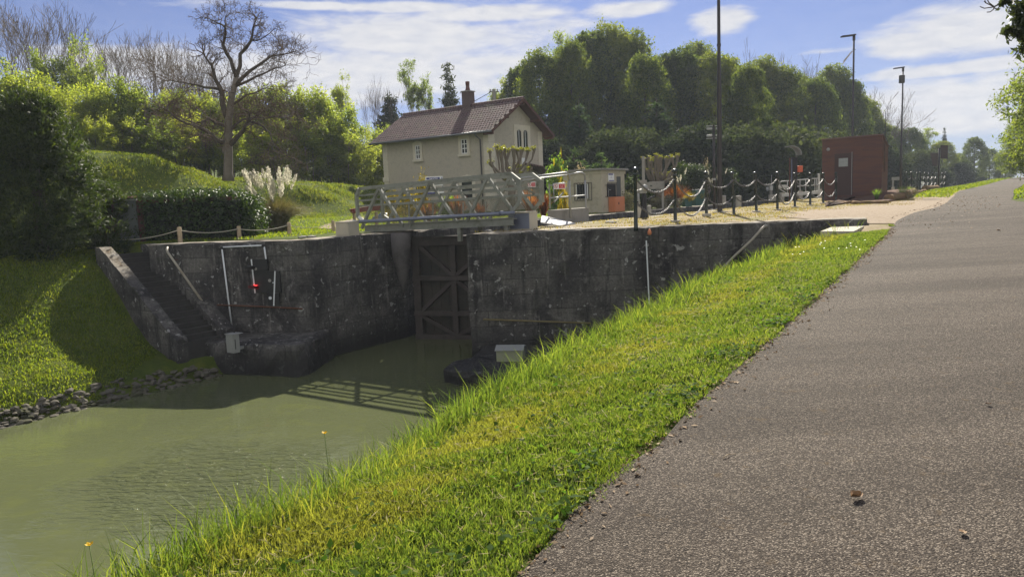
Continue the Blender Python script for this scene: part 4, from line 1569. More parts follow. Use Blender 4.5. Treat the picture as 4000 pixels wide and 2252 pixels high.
def roof_side(sgn):
    """tiled slope built of real courses with raised rolls"""
    m_ = MB()
    y_e = (OV if sgn > 0 else -HW - OV)
    y_r = -HW / 2
    rows, colsn = 13, 46
    for r_ in range(rows):
        f0, f1 = r_ / rows, (r_ + 1) / rows + 0.012
        for c_ in range(colsn):
            x0 = -OG + (HL + 2 * OG) * c_ / colsn
            x1 = -OG + (HL + 2 * OG) * (c_ + 1) / colsn
            off = ((x1 - x0) / 2 if r_ % 2 else 0)
            vs = []
            xs = [x0, x0 + (x1 - x0) * 0.3, x0 + (x1 - x0) * 0.5, x0 + (x1 - x0) * 0.75, x1 - 0.004]
            hs_ = [0.0, 0.015, 0.04, 0.035, 0.0]
            jit = random.uniform(-0.006, 0.006)
            for f, lift in ((f0, 0.035), (f1, 0.0)):
                y = y_e + (y_r - y_e) * f
                z = HE - OV * sl_ + (HR - HE + OV * sl_) * f + 0.07
                for x, hh_ in zip(xs, hs_):
                    vs.append((min(max(x + off, -OG), HL + OG), y, z + lift + hh_ + jit))
            m_.add(vs, [(k, k + 1, k + 6, k + 5) for k in range(4)] + [(0, 5, 5, 0)][:0])
            # front lip
            b_ = len(m_.v)
            m_.add([vs[0], vs[4], (vs[4][0], vs[4][1], vs[4][2] - 0.05), (vs[0][0], vs[0][1], vs[0][2] - 0.05)], [(0, 1, 2, 3)])
    o_ = m_.build('roof', M_TILE, hs)
    u_ = MB().add([(-OG, y_e, HE - OV * sl_ + 0.03), (HL + OG, y_e, HE - OV * sl_ + 0.03), (HL + OG, y_r, HR + 0.03), (-OG, y_r, HR + 0.03)], [(0, 1, 2, 3)])
    u_.build('roof_boarding', M_EAVE, hs)
    return o_


rf = roof_side(1)
roof_side(-1)
mb = MB()
for i in range(24):
    x0 = -OG + (HL + 2 * OG) * i / 24
    mb.tube([(x0, -HW / 2, HR + 0.10), (x0 + (HL + 2 * OG) / 24 + 0.02, -HW / 2, HR + 0.10)], [0.10, 0.115], 8)
mb.build('ridge', M_TILE, hs)
for x in (-OG, HL + OG):
    for ye in (OV, -HW - OV):
        MB().bar((x, ye, HE - OV * sl_ - 0.02), (x, -HW / 2, HR - 0.02), 0.05, 0.17).build('barge_board', M_EAVE, hs)
for yy, zz_ in ((OV - 0.15, HE - OV * sl_ + .02), (-1.3, HE + (HW / 2 - 1.8) * sl_ - 0.02), (-HW / 2, HR - 0.15), (-HW + 1.3, HE + (HW / 2 - 1.8) * sl_ - 0.02), (-HW - OV + 0.15, HE - OV * sl_ + .02)):
    MB().bar((-OG + 0.02, yy, zz_ - 0.12), (0.05, yy, zz_ - 0.12), 0.14, 0.18).build('purlin', M_EAVE, hs)
MB().tube([(-OG, OV + 0.07, HE - OV * sl_ - 0.0), (HL + OG, OV + 0.07, HE - OV * sl_ - 0.0)], 0.075, 8).build('gutter', M_ZINC, hs, True)
for i in range(14):
    x = 0.3 + i * (HL - 0.4) / 13
    MB().bar((x, 0.0, HE - 0.02), (x, OV, HE - OV * sl_ - 0.03), 0.07, 0.09).build('rafter_end', M_EAVE, hs)
MB().tube([(0.62, OV + 0.03, HE - OV * sl_ - 0.05), (0.62, OV - 0.05, HE - OV * sl_ - 0.2), (0.62, 0.07, HE - 0.75), (0.62, 0.07, 0)], 0.05, 8).build('downpipe', M_ZINC, hs, True)
# quoins: front corners, gable corners
for x0, x1, y0, y1 in ((-0.03, 0.40, 0.0, 0.03), (HL - 0.42, HL + 0.03, 0.0, 0.03), (-0.03, 0.0, -0.62, 0.0), (-0.03, 0.0, -HW - 0.03, -HW + 0.46)):
    mb = MB()
    k = 12
    for i in range(k):
        z0_, z1_ = HE * i / k + 0.006, HE * (i + 1) / k - 0.006
        mb.bbox(x0, y0 - 0.02, z0_, x1, y1 + 0.002, z1_, 0.008)
    mb.build('quoin', M_QUO, hs)
MB().bbox(HL - 0.5, -0.02, 2.55, HL + 0.10, 0.10, 2.85, 0.02).build('corner_block', M_QUO, hs)
MB().bbox(-0.10, -HW - 0.10, 2.45, 0.02, -HW + 0.5, 2.75, 0.02).build('corner_block', M_QUO, hs)


def zh(x, y):                                             # pixel of the house zoom
    return (1400 + x / 2.5, 200 + y / 2.5)


def front_window(x0, x1, y0, y1, gx0, gx1, gy0, gy1):
    a, c = hp(*zh(x1, y1)), hp(*zh(x0, y0))
    A, Cc = min(a[0], c[0]), max(a[0], c[0])
    w = MB()
    e = hp(*zh(gx1, gy1))
    g = hp(*zh(gx0, gy0))
    gA, gC = A + 0.20, Cc - 0.20
    zb, zt = min(e[1], g[1]), max(e[1], g[1])
    Zb, Zt = min(a[1], c[1]), max(a[1], c[1])
    zb, zt = Zb + 0.16, Zt - 0.28
    for q in ((A, zb, gA, zt), (gC, zb, Cc, zt)):
        w.bbox(q[0], -0.05, q[1], q[2], 0.11, q[3], 0.006)
    w.prism([(A, -0.05, zt + 0.002), (Cc, -0.05, zt + 0.002), (Cc, -0.05, Zt - 0.10), ((A + Cc) / 2, -0.05, Zt + 0.03), (A, -0.05, Zt - 0.10)], (0, 0.162, 0))
    f = w.build('window', M_QUO, hs)
    MB().bbox(A - 0.05, -0.05, Zb, Cc + 0.05, 0.15, zb - 0.002, 0.01).build('sill', M_QUO, f)
    fr = MB()
    for xx in (gA + 0.035, (gA + gC) / 2, gC - 0.035):
        fr.box(xx - 0.032, 0.012, zb + 0.003, xx + 0.032, 0.05, zt - 0.003)
    for z_ in (zb + 0.04, zb + (zt - zb) * 0.36, zb + (zt - zb) * 0.66, zt - 0.04):
        fr.box(gA + 0.003, 0.014, z_ - 0.028, gC - 0.003, 0.045, z_ + 0.028)
    fr.build('frame', M_WHITE, f)
    MB().box(gA, 0.003, zb, gC, 0.010, zt).build('pane', M_GLASS, f)
    return f, A, Cc, Zb, Zt


front_window(536, 635, 885, 1075, 572, 628, 920, 1045)
front_window(980, 1097, 820, 1022, 1020, 1085, 862, 992)
# recesses are cut as dark blind openings: ground-floor arches just showing over the bridge
for x0, x1, y0 in ((985, 1140, 1205), (540, 690, 1250)):
    a, c = hp(*zh(x0, y0 + 60)), hp(*zh(x1, y0 + 60))
    zt = hp(*zh((x0 + x1) / 2, y0))[1]
    A, Cc = min(a[0], c[0]), max(a[0], c[0])
    f = MB().prism([(A, 0.0, 1.0), (Cc, 0.0, 1.0), (Cc, 0.0, zt - 0.14), ((A + Cc) / 2, 0.0, zt), (A, 0.0, zt - 0.14)], (0, 0.045, 0)).build('window', M_QUO, hs)
    MB().box(A + 0.25, 0.046, 1.05, Cc - 0.25, 0.055, zt - 0.35).build('pane', M_GLASS, f)
# twin arched gable window (gable is the local x = 0 face, looking towards -x)
HG = -Vector((0, 0, 0))
GU = AX
gp_ = lambda px, py: on_plane(HN, GU, px, py)
f = None
for k, (x0, x1) in enumerate(((1545, 1585), (1605, 1650))):
    pass
a, c = gp_(*zh(1525, 1010)), gp_(*zh(1672, 730))
U0, U1 = a[0], c[0]
ZT = c[1]
ZB = gp_(*zh(1600, 950))[1]
w = MB()
wd = U1 - U0
for q0, q1 in ((U0, U0 + wd * 0.17), (U0 + wd * 0.44, U0 + wd * 0.56), (U1 - wd * 0.17, U1)):
    w.bbox(-0.04, -q1, ZB, 0.22, -q0, ZT - 0.30, 0.006)
for q0, q1 in ((U0 + wd * 0.17, U0 + wd * 0.44), (U0 + wd * 0.56, U1 - wd * 0.17)):
    pts = []
    n_ = 10
    for i in range(n_ + 1):
        an = math.pi * i / n_
        pts.append((-0.04, -((q0 + q1) / 2 + (q1 - q0) / 2 * math.cos(an)), ZT - 0.32 - 0.20 + 0.20 * math.sin(an) + 0.0))
    for i in range(n_):
        p1, p2 = pts[i], pts[i + 1]
        w.prism([(p1[0], p1[1], p1[2]), (p2[0], p2[1], p2[2]), (p2[0], p2[1], ZT - 0.298), (p1[0], p1[1], ZT - 0.298)], (0.25, 0, 0))
w.bbox(-0.045, -U1 - 0.002, ZT - 0.296, 0.2, -U0 + 0.002, ZT, 0.008)
f = w.build('window', M_QUO, hs)
for q0, q1 in ((U0 + wd * 0.17, U0 + wd * 0.44), (U0 + wd * 0.56, U1 - wd * 0.17)):
    MB().box(0.012, -q1, ZB, -0.004, -q0, ZT - 0.3).build('pane', M_GLASS, f)
    MB().box(-0.012, -(q0 + q1) / 2 - 0.02, ZB, -0.006, -(q0 + q1) / 2 + 0.02, ZT - 0.33).build('glazing_bar', M_WHITE, f)
MB().bbox(-0.07, -U1 - 0.05, ZB - 0.14, 0.05, -U0 + 0.05, ZB - 0.002, 0.01).build('sill', M_QUO, f)
# porch roof against the gable and a small plaque
a, c = gp_(2040, 642), gp_(2128, 690)
MB().prism([(-1.6, -a[0] - 0.1, 3.0), (-1.6, -HW + 0.2, 2.3), (0.0, -HW + 0.2, 2.55), (0.0, -a[0] - 0.1, 3.35)], (0, 0, 0.10)).build('porch_roof', M_TILE, hs)
MB().box(-1.5, -HW + 0.4, 0, -1.42, -HW + 0.48, 2.3).build('porch_post', M_EAVE, hs)
a = gp_(2045, 627)
MB().bbox(-0.03, -a[0] - 0.28, a[1] - 0.24, -0.002, -a[0] + 0.2, a[1] + 0.18, 0.005).build('plaque', M_WHITE, hs)
# chimney
cxl = None
ch = hp(*zh(1075, 545))
xc = 3.75
for _ in range(30):
    P_ = HN + HX * xc + AX * (HW / 2)
    pxx = proj((P_.x, P_.y, HR))[0]
    if pxx > 1400 + 1078 / 2.5:
        xc += 0.1
c0 = MB().bbox(xc - 0.31, -HW / 2 - 0.34, HR - 0.7, xc + 0.31, -HW / 2 + 0.34, HR + 1.02, 0.015)
chm = c0.build('chimney', M_BRICK, hs)
MB().bbox(xc - 0.37, -HW / 2 - 0.40, HR + 1.022, xc + 0.37, -HW / 2 + 0.40, HR + 1.09, 0.02).build('chimney_cap', M_GREYC, chm)
MB().lathe([(0.20, 1.09), (0.15, 1.27), (0.125, 1.46), (0.145, 1.47), (0.145, 1.63), (0.155, 1.65), (0.155, 1.73), (0.08, 1.76)], 14, (xc, -HW / 2, HR)).build('chimney_pot', M_POT, chm, True)

# ------------------------------------------------------------------ concrete hut
HUTD = 40.0
hc = Dp(2353, 832, HUTD)
hc.z = 0.0
hut = thing('lock_hut', 'small flat roofed cream concrete hut beside the lock', 'hut', hc, ROTA)
# local x upstream, y to the far bank
M_HUT = plain('hut_render', (0.46, 0.415, 0.31), 0.95, 0, 0.08, 7, 0.4, 0.15, dirt=(0.27, 0.245, 0.19), dirt_amt=0.5)
tz = Dp(2353, 662, HUTD).z
HWd, HLn = 2.66, 2.45
w = MB()
w.box(0, 0, -0.3, HWd, HLn, tz - 0.22)
w.build('wall', M_HUT, hut)
MB().bbox(-0.02, -0.02, tz - 0.218, HWd + 0.12, HLn + 0.1, tz - 0.03, 0.01).build('parapet', M_HUT, hut)
MB().bbox(-0.14, -0.16, tz - 0.028, HWd + 0.22, HLn + 0.14, tz + 0.07, 0.012).build('roof', M_GREYC, hut)
# face towards the near bank is y = 0 (along the lock); face looking downstream is x = 0
fa = lambda px, py: on_plane(hc, AX, px, py)
fb = lambda px, py: on_plane(hc, NL, px, py)
z7 = lambda x, y: (2300 + x / 7.25, 660 + y / 7.25)
a, c = fa(*z7(805, 1215)), fa(*z7(965, 215))
d = MB().box(a[0], 0.02, 0.0, c[0], 0.03, c[1]).build('doorway', M_BLACK, hut)
MB().bbox(a[0] - 0.001, -0.012, 0.0, a[0] + 0.62 * (c[0] - a[0]), -0.004, c[1], 0.003).build('door', plain('grey_green_door', (0.075, 0.08, 0.075), 0.6), hut)
MB().bbox(a[0] + 0.62 * (c[0] - a[0]), -0.01, 0.0, c[0], -0.003, c[1], 0.003).build('door_reveal', M_HUT, hut)
a, c = fa(*z7(515, 790)), fa(*z7(755, 380))
f = MB().bbox(a[0], -0.012, a[1], c[0], -0.002, c[1] - 0.08, 0.003).build('window', M_GLASS, hut)
bars = MB()
for i in range(9):
    x = a[0] + (c[0] - a[0]) * i / 8
    bars.box(x - 0.012, -0.075, a[1], x + 0.012, -0.05, c[1])
for z_ in (a[1] + 0.02, c[1] - 0.15):
    bars.box(a[0] - 0.25, -0.05, z_ - 0.012, c[0] + 0.08, -0.03, z_ + 0.012)
bars.build('window_bars', M_DARKM, f)
MB().box(a[0] + 0.16, -0.017, a[1] + 0.02, a[0] + 0.20, -0.0125, c[1] - 0.35).build('glazing_bar', M_WHITE, f)
MB().box(a[0] + 0.205, -0.017, c[1] - 0.42, a[0] + 0.50, -0.0125, c[1] - 0.39).build('glazing_bar', M_WHITE, f)
a, c = fb(2247, 784), fb(2312, 712)
y0_, y1_ = min(a[0], c[0]), max(a[0], c[0])
f = MB().bbox(-0.01, y0_ + 0.25, a[1] + 0.10, -0.002, y1_ - 0.1, c[1] - 0.08, 0.003).build('window', M_GLASS, hut)
bars = MB()
for i in range(7):
    y = y0_ + (y1_ - y0_) * i / 6
    bars.box(-0.075, y - 0.012, a[1], -0.05, y + 0.012, c[1])
for z_ in (a[1] + 0.01, c[1] - 0.01):
    bars.box(-0.05, y0_, z_ - 0.012, -0.03, y1_, z_ + 0.012)
bars.build('window_bars', M_DARKM, f)
fr = MB()
for y in (y0_ + 0.28, y1_ - 0.13):
    fr.box(-0.025, y - 0.03, a[1] + 0.1, -0.011, y + 0.03, c[1] - 0.08)
fr.build('frame', M_WHITE, f)
a, c = fa(*z7(540, 350)), fa(*z7(700, 125))
sg = thing('notice_board', 'white and blue notice board on the hut wall above the barred window', 'notice board', hc + AX * ((a[0] + c[0]) / 2) - NL * 0.02 + Vector((0, 0, (a[1] + c[1]) / 2)), ROTA)
w_, h_ = (c[0] - a[0]), (c[1] - a[1])
MB().bbox(-w_ / 2, -0.015, -h_ / 2, w_ / 2, 0.0, h_ / 2, 0.004).build('board', M_WHITE, sg)
MB().box(-w_ * 0.46, -0.019, h_ * 0.30, w_ * 0.30, -0.016, h_ * 0.46).build('blue_band', M_BLUE, sg)
MB().box(-w_ * 0.40, -0.019, -h_ * 0.46, w_ * 0.46, -0.016, -h_ * 0.36).build('blue_band', M_BLUE, sg)
lettering('ECLUSE', h_ * 0.12, M_BLUE, sg, (0, -0.017, h_ * 0.12), (R(90), 0, 0), depth=0.0005)
lettering('DE LA NOUE', h_ * 0.10, M_BLUE, sg, (0, -0.017, -h_ * 0.06), (R(90), 0, 0), depth=0.0005)
a, c = fa(*z7(550, 1235)), fa(*z7(855, 780))
p = hc + AX * (a[0] + 0.02) - NL * 0.42
ob = thing('electric_box', 'orange metal electrical box standing against the hut wall', 'electrical box', (p.x, p.y, 0.0), ROTA)
hb = c[1]
MB().bbox(0, 0, -0.05, 1.15, 0.40, hb, 0.012).build('casing', M_ORANGE, ob)
MB().bbox(0.04, -0.012, 0.06, 1.11, -0.001, hb - 0.04, 0.004).build('door', M_ORANGE, ob)
MB().box(0.38, -0.018, hb * 0.48, 0.47, -0.0125, hb * 0.63).build('handle', M_BLACK, ob)

# ------------------------------------------------------------------ rust red kiosk and things round it
KD = 40.5
k0 = Dp(3443, 758.6, KD)
kt = thing('ticket_kiosk', 'rust red metal clad kiosk with a sloping roof and dark door', 'kiosk', (k0.x, k0.y, 0), math.atan2(-NL.y, -NL.x))
# local x towards the near bank (to the right), y upstream; the front is y = 0 and ends at x = 0


def corten_mat():
    m, N, L, b = new_mat('rust_red_cladding')
    tc = N.new('ShaderNodeTexCoord')
    mp = N.new('ShaderNodeMapping')
    mp.inputs['Scale'].default_value = (0.7, 0.7, 5.0)
    L.new(tc.outputs['Object'], mp.inputs[0])
    n = noise(N, L, mp.outputs[0], 0.9, 5, 0.6, 0.3)
    n2 = noise(N, L, tc.outputs['Object'], 14, 5, 0.7)
    col = mixc(N, L, stepr(N, L, n.outputs[0], 0.40, 0.62), (0.092, 0.036, 0.023), (0.056, 0.024, 0.026))
    col = mixc(N, L, mth(N, L, 'MULTIPLY', n2.outputs[0], 0.45), col, (0.15, 0.060, 0.028))
    L.new(col, b.inputs['Base Color'])
    b.inputs['Roughness'].default_value = 0.65
    return m


M_CORT = corten_mat()
M_CORD = plain('kiosk_door_brown', (0.045, 0.022, 0.020), 0.5, 0, 0.15, 6)
kf = lambda px, py: on_plane(k0, -NL, px, py)
kl, kz0, kz1 = kf(3212, 548)[0], -0.1, kf(3441, 527.6)[1]
kzl = kf(3212, 548)[1]
KDP, KZB = 1.75, kz1 - 0.62
w = MB().add([(kl, 0, kz0), (0, 0, kz0), (0, KDP, kz0), (kl, KDP, kz0), (kl, 0, (kz1 + kzl) / 2), (0, 0, kz1), (0, KDP, KZB), (kl, KDP, KZB)],
             [(0, 3, 2, 1), (4, 5, 6, 7), (0, 1, 5, 4), (1, 2, 6, 5), (2, 3, 7, 6), (3, 0, 4, 7)])
w.build('wall', M_CORT, kt)
zt_ = (kz1 + kzl) / 2
MB().add([(kl - 0.05, -0.05, zt_ + 0.005), (0.05, -0.05, kz1 + 0.005), (0.05, KDP + 0.05, KZB + 0.005), (kl - 0.05, KDP + 0.05, KZB + 0.005),
          (kl - 0.05, -0.05, zt_ + 0.06), (0.05, -0.05, kz1 + 0.06), (0.05, KDP + 0.05, KZB + 0.06), (kl - 0.05, KDP + 0.05, KZB + 0.06)],
         [(0, 3, 2, 1), (4, 5, 6, 7), (0, 1, 5, 4), (1, 2, 6, 5), (2, 3, 7, 6), (3, 0, 4, 7)]).build('roof', plain('kiosk_roof_edge', (0.16, 0.10, 0.08), 0.5, 0.2), kt)
z5 = lambda x, y: (3200 + x / 2.9, 400 + y / 2.9)
a, c = kf(*z5(170, 1055)), kf(*z5(385, 570))
dr = MB().bbox(a[0], -0.03, a[1], c[0], -0.002, c[1], 0.006).build('door', M_CORD, kt)
MB().tube([(a[0] + 0.15, -0.06, 1.45), (a[0] + 0.15, -0.06, 1.15)], 0.015, 6).build('handle', M_TUBE, dr)
a, c = kf(*z5(222, 730)), kf(*z5(328, 628))
wn = MB().bbox(a[0], -0.045, a[1], c[0], -0.032, c[1], 0.005).build('window', plain('milky_window', (0.26, 0.28, 0.26), 0.12, 0, 0.25, 9, 0, 0.6), kt)
fr = MB()
for q in ((a[0] - 0.04, a[1] - 0.04, c[0] + 0.04, a[1] - 0.001), (a[0] - 0.04, c[1] + 0.001, c[0] + 0.04, c[1] + 0.04), (a[0] - 0.04, a[1], a[0] - 0.001, c[1]), (c[0] + 0.001, a[1], c[0] + 0.04, c[1])):
    fr.box(q[0], -0.052, q[1], q[2], -0.031, q[3])
fr.build('frame', M_CORD, wn)
a = kf(*z5(103, 533))
MB().lathe([(0.09, 0), (0.10, 0.02), (0.08, 0.07), (0.02, 0.09)], 14).build('wall_light', M_TUBE, kt, True, (a[0], 0, a[1])).rotation_euler = (R(90), 0, 0)
a = kf(*z5(372, 640))
MB().box(a[0] - 0.012, -0.035, 0.4, a[0] + 0.012, -0.004, kf(*z5(372, 560))[1]).build('door_edge', M_TUBE, kt)
MB().tube([(0.02, 0.6, 1.6), (0.02, 0.6, kz1 + 1.3)], 0.016, 6).build('aerial', M_DARKM, kt)

# planted bed edged with logs in front of the kiosk
M_SOIL = plain('bark_mulch', (0.11, 0.065, 0.045), 0.95, 0, 0.45, 14, 0.9, 0.1)
M_LOG = plain('mossy_log', (0.19, 0.125, 0.07), 0.95, 0, 0.35, 7, 0.8, 0.1, dirt=(0.15, 0.13, 0.04), dirt_amt=0.7)
bed = [(3225, 795), (3300, 795), (3400, 794), (3468, 795), (3520, 786), (3555, 774), (3560, 762), (3500, 752), (3440, 752), (3300, 762), (3222, 778)]
bp = [Zp(a, c, 0.0) for a, c in bed[:7]] + [Zp(a, c, 0.35) for a, c in bed[7:]]
cen = Vector((sum(p.x for p in bp) / len(bp), sum(p.y for p in bp) / len(bp), 0))
mb = MB()
rg = np.random.default_rng(9)
n_ = len(bp)
rings = []
for f, z in ((1.0, -0.02), (0.985, 0.20), (0.93, 0.30), (0.5, 0.35), (0.02, 0.36)):
    for p in bp:
        q = cen.lerp(Vector((p.x, p.y, 0)), f)
        lo_ = 0.25 + 0.75 * float(sst(bp[0].x + 0.5, bp[0].x + 4.0, q.x))
        mb.v.append((q.x, q.y, (z if z < 0 else z * lo_) + gz(q) * 0.9 + rg.normal(0, 0.012)))
for r_ in range(4):
    for i in range(n_):
        mb.f.append((r_ * n_ + i, r_ * n_ + (i + 1) % n_, (r_ + 1) * n_ + (i + 1) % n_, (r_ + 1) * n_ + i))
o = mb.build('flower_bed', M_SOIL, None, True)
tag(o, 'raised bed of brown bark mulch in front of the kiosk', 'flower bed')
for i, (a, c, d_, r_, lab) in enumerate((((3232, 796), (3330, 797), 0, 0.075, 'thin weathered log edging the left of the kiosk bed'), ((3332, 797), (3466, 796), 0, 0.085, 'long thin log edging the front of the kiosk bed'),
                                  ((3470, 790), (3534, 783), 0, 0.19, 'thick pale log at the right of the kiosk bed'), ((3540, 782), (3566, 772), 0, 0.21, 'short dark stump at the corner of the kiosk bed'),
                                  ((3584, 772), (3612, 765), 0, 0.10, 'low dark log between the kiosk bed and the far bollards'), ((3612, 762), (3658, 752), 0, 0.22, 'thick brown log lying before the far bollards'))):
    p, q = Zp(*a, 0.02), Zp(*c, 0.02)
    p.z, q.z = gz(p) + r_ * 0.8, gz(q) + r_ * 0.8
    k = 9
    pts = [p.lerp(q, j / k) + Vector((0, 0, rg.normal(0, 0.015))) for j in range(k + 1)]
    o = MB().tube(pts, [r_ * (1 + rg.normal(0, 0.09)) for _ in pts], 10).build('edging_log', M_LOG, None, True)
    tag(o, lab, 'log')


def at_ground(px, py):
    p = G(px, py)
    return p


# curved canopy column with an orange box
p = Zp(3097, 783, 0.0)
CD = 46.0
c0 = Dp(3097, 780, CD)
t = thing('canopy_column', 'dark control column with a curved metal canopy and an orange box', 'control column', (c0.x, CD, 0.0), 0)
L = lambda px, py: Dp(px, py, CD) - Vector((c0.x, CD, 0))
z4 = lambda x, y: (2700 + x / 3.625, 450 + y / 3.625)
hb = L(*z4(1470, 600)).z
MB().bbox(L(*z4(1425, 0)).x, -0.12, 0, L(*z4(1500, 0)).x, 0.12, hb, 0.02).build('column', M_BLACK, t)
MB().tube([(L(*z4(1395, 0)).x, -0.05, 0), (L(*z4(1395, 0)).x, -0.05, hb)], 0.04, 8).build('rust_pipe', M_RUST, t, True)
MB().tube([(L(*z4(1415, 0)).x, -0.15, 0), (L(*z4(1415, 0)).x, -0.15, hb - 0.1)], 0.025, 8).build('blue_pipe', M_PIPE, t, True)
MB().tube([(L(*z4(1497, 0)).x, -0.05, 0.3), (L(*z4(1497, 0)).x, -0.05, hb + 0.1)], 0.012, 6).build('cable', M_TUBE, t)
arc = []
for i in range(13):
    f = i / 12
    an = R(105 - 108 * f)
    arc.append((1395 + 135 * math.cos(an), 560 - 122 * math.sin(an)))
vs, fs = [], []
for i, (ax_, ay_) in enumerate(arc):
    q = L(*z4(ax_, ay_))
    vs += [(q.x, -0.45, q.z), (q.x, 0.45, q.z)]
for i in range(12):
    fs.append((i * 2, i * 2 + 1, i * 2 + 3, i * 2 + 2))
cn = MB().add(vs, fs).build('canopy', M_TUBE, t, True)
sm = cn.modifiers.new('thick', 'SOLIDIFY')
sm.thickness = 0.04
a, c = L(*z4(1491, 808)), L(*z4(1555, 715))
MB().bbox(a.x, -0.30, a.z, c.x, -0.05, c.z, 0.02).build('orange_box', plain('bright_orange', (0.62, 0.13, 0.05), 0.45), t)
MB().tube([((a.x + c.x) / 2, -0.15, a.z), ((a.x + c.x) / 2, -0.15, a.z - 0.08), (a.x, -0.12, a.z - 0.16)], 0.02, 6).build('hose', M_TUBE, t, True)
MB().box(L(*z4(1380, 0)).x, -0.07, L(*z4(0, 660)).z, L(*z4(1470, 0)).x, -0.03, L(*z4(0, 650)).z).build('clamp', M_BLACK, t)

# pale railing of the upper gate
RD = 50.0
r0 = Dp(3038, 770, RD)
t = thing('pale_railing', 'pale painted railing of the upper gate behind the bollards', 'railing', (r0.x, RD, 0.0), 0)
L = lambda x, y, dz=0: Dp(*z4(x, y), RD) - Vector((r0.x, RD, 0))
M_PALE = plain('pale_rail_paint', (0.50, 0.49, 0.45), 0.5, 0.1, 0.08, 8)
MB().tube([L(1275, 1060), L(1250, 985), L(1258, 948), L(1285, 934), L(1360, 930), L(1530, 914), L(1790, 893)], 0.035, 8).build('top_rail', M_PALE, t, True)
MB().tube([L(1240, 1000), L(1365, 1018), L(1560, 1005), L(1790, 985)], 0.025, 8).build('mid_rail', M_PALE, t, True)
for x in (1362, 1440, 1540, 1620, 1750, 1775):
    MB().tube([L(x, 925 - (x - 1360) * 0.07), L(x + 2, 1110 - (x - 1360) * 0.06)], 0.022, 6).build('post', M_PALE, t, True)
MB().bar(L(1240, 1035), L(1360, 1110), 0.05).build('brace', M_PALE, t)
MB().bar(L(1275, 1135), L(1860, 1085), 0.25, 0.20).build('deck_beam', M_PALE, t)
MB().bbox(L(1232, 0).x, -0.1, L(1300, 1032).z, L(1362, 0).x, 0.1, L(1300, 988).z, 0.01).build('panel', M_PALE, t)
for x in (1285, 1545, 1850):
    q = L(x, 1150 - (x - 1280) * 0.09)
    MB().bbox(q.x - 0.12, -0.12, -0.3, q.x + 0.12, 0.12, q.z + 0.25, 0.02).build('foot', M_CONC, t)
q = L(1808, 830)
MB().bbox(q.x - 0.06, -0.06, 0, q.x + 0.06, 0.06, q.z, 0.01).build('end_post', M_PALE, t)

# white framed signal on its post
p = Dp(2961, 778, 66.0)
t = thing('framed_signal', 'small dark signal with a white frame on a thin post by the trees', 'signal', (p.x, 66.0, gz(p)), 0)
L = lambda x, y: Dp(*z4(x, y), 54.0) - Vector((p.x, 66.0, gz(p)))
a, c = L(898, 715), L(992, 622)
MB().bbox(a.x + 0.09, -0.04, a.z, c.x - 0.09, 0.04, c.z - 0.05, 0.01).build('board', M_BLACK, t)
f = MB()
f.bbox(a.x, -0.06, a.z - 0.05, a.x + 0.08, 0.05, c.z, 0.01)
f.bbox(c.x - 0.08, -0.06, a.z - 0.05, c.x, 0.05, c.z, 0.01)
f.bbox(a.x + 0.081, -0.06, c.z - 0.045, c.x - 0.081, 0.05, c.z, 0.01)
f.build('frame', M_STRIP, t)
q = L(943, 675)
MB().lathe([(0.09, 0), (0.09, 0.08), (0.06, 0.09)], 12).build('lens', plain('dull_red_lens', (0.16, 0.07, 0.07), 0.3), t, True, (q.x, -0.04, q.z)).rotation_euler = (R(90), 0, 0)
MB().tube([(0, 0, -0.2), (0, 0, a.z + 0.1)], 0.05, 8).build('post', M_BLACK, t)

# winding gear by the upper gate
WG = 63.0
p = Dp(3005, 776, WG)
t = thing('winding_gear', 'pale gate winding gear with a small wheel on a stand', 'winding gear', (p.x, WG, 0.0), 0)
L = lambda x, y: Dp(*z4(x, y), WG) - Vector((p.x, WG, 0))
a, c = L(1105, 1062), L(1150, 998)
MB().bbox(a.x, -0.15, a.z, c.x, 0.15, c.z, 0.02).build('gearbox', M_PALE, t)
q = L(1075, 1045)
MB().lathe([(0.17, -0.05), (0.20, 0.0), (0.17, 0.05), (0.05, 0.06)], 16).build('wheel', M_TUBE, t, True, (q.x, -0.1, q.z)).rotation_euler = (R(90), 0, R(30))
MB().bbox(a.x + 0.02, -0.1, 0, c.x - 0.02, 0.1, a.z, 0.01).build('stand', M_GREYC, t)
MB().tube([(c.x - 0.08, 0, c.z), (c.x - 0.08, 0, c.z + 0.9)], 0.02, 6).build('rod', M_PALE, t)
q = L(1160, 1180)
MB().bbox(q.x - 0.4, -0.15, -0.1, q.x + 0.35, 0.15, 0.45, 0.03).build('base', M_CONC, t)

# mooring stones along the chamber
for px, py, d, r_, h, lab in ((2885, 804, None, 0.165, 0.60, 'squat pale mooring stone on the near coping right of the mast'), (2826, 791, 54, 0.19, 0.52, 'small pale mooring stone half hidden by the brown mast'),
                       (2536, 832, None, 0.10, 0.36, 'slim rounded pale stone beside the black paddle gear'), (2600, 806, 45, 0.10, 0.40, 'little white stone among the grey shrubs')):
    p = Zp(px, py, 0.0) if d is None else Dp(px, py, d)
    o = MB().lathe([(r_ * 0.98, -0.3), (r_, 0), (r_ * 1.02, h * 0.3), (r_ * 0.95, h * 0.8), (r_ * 1.05, h * 0.86), (r_ * 1.02, h * 0.95), (r_ * 0.7, h), (0.01, h + 0.012)], 18).build('mooring_stone', M_CONC, None, True, p)
    tag(o, lab, 'mooring stone')

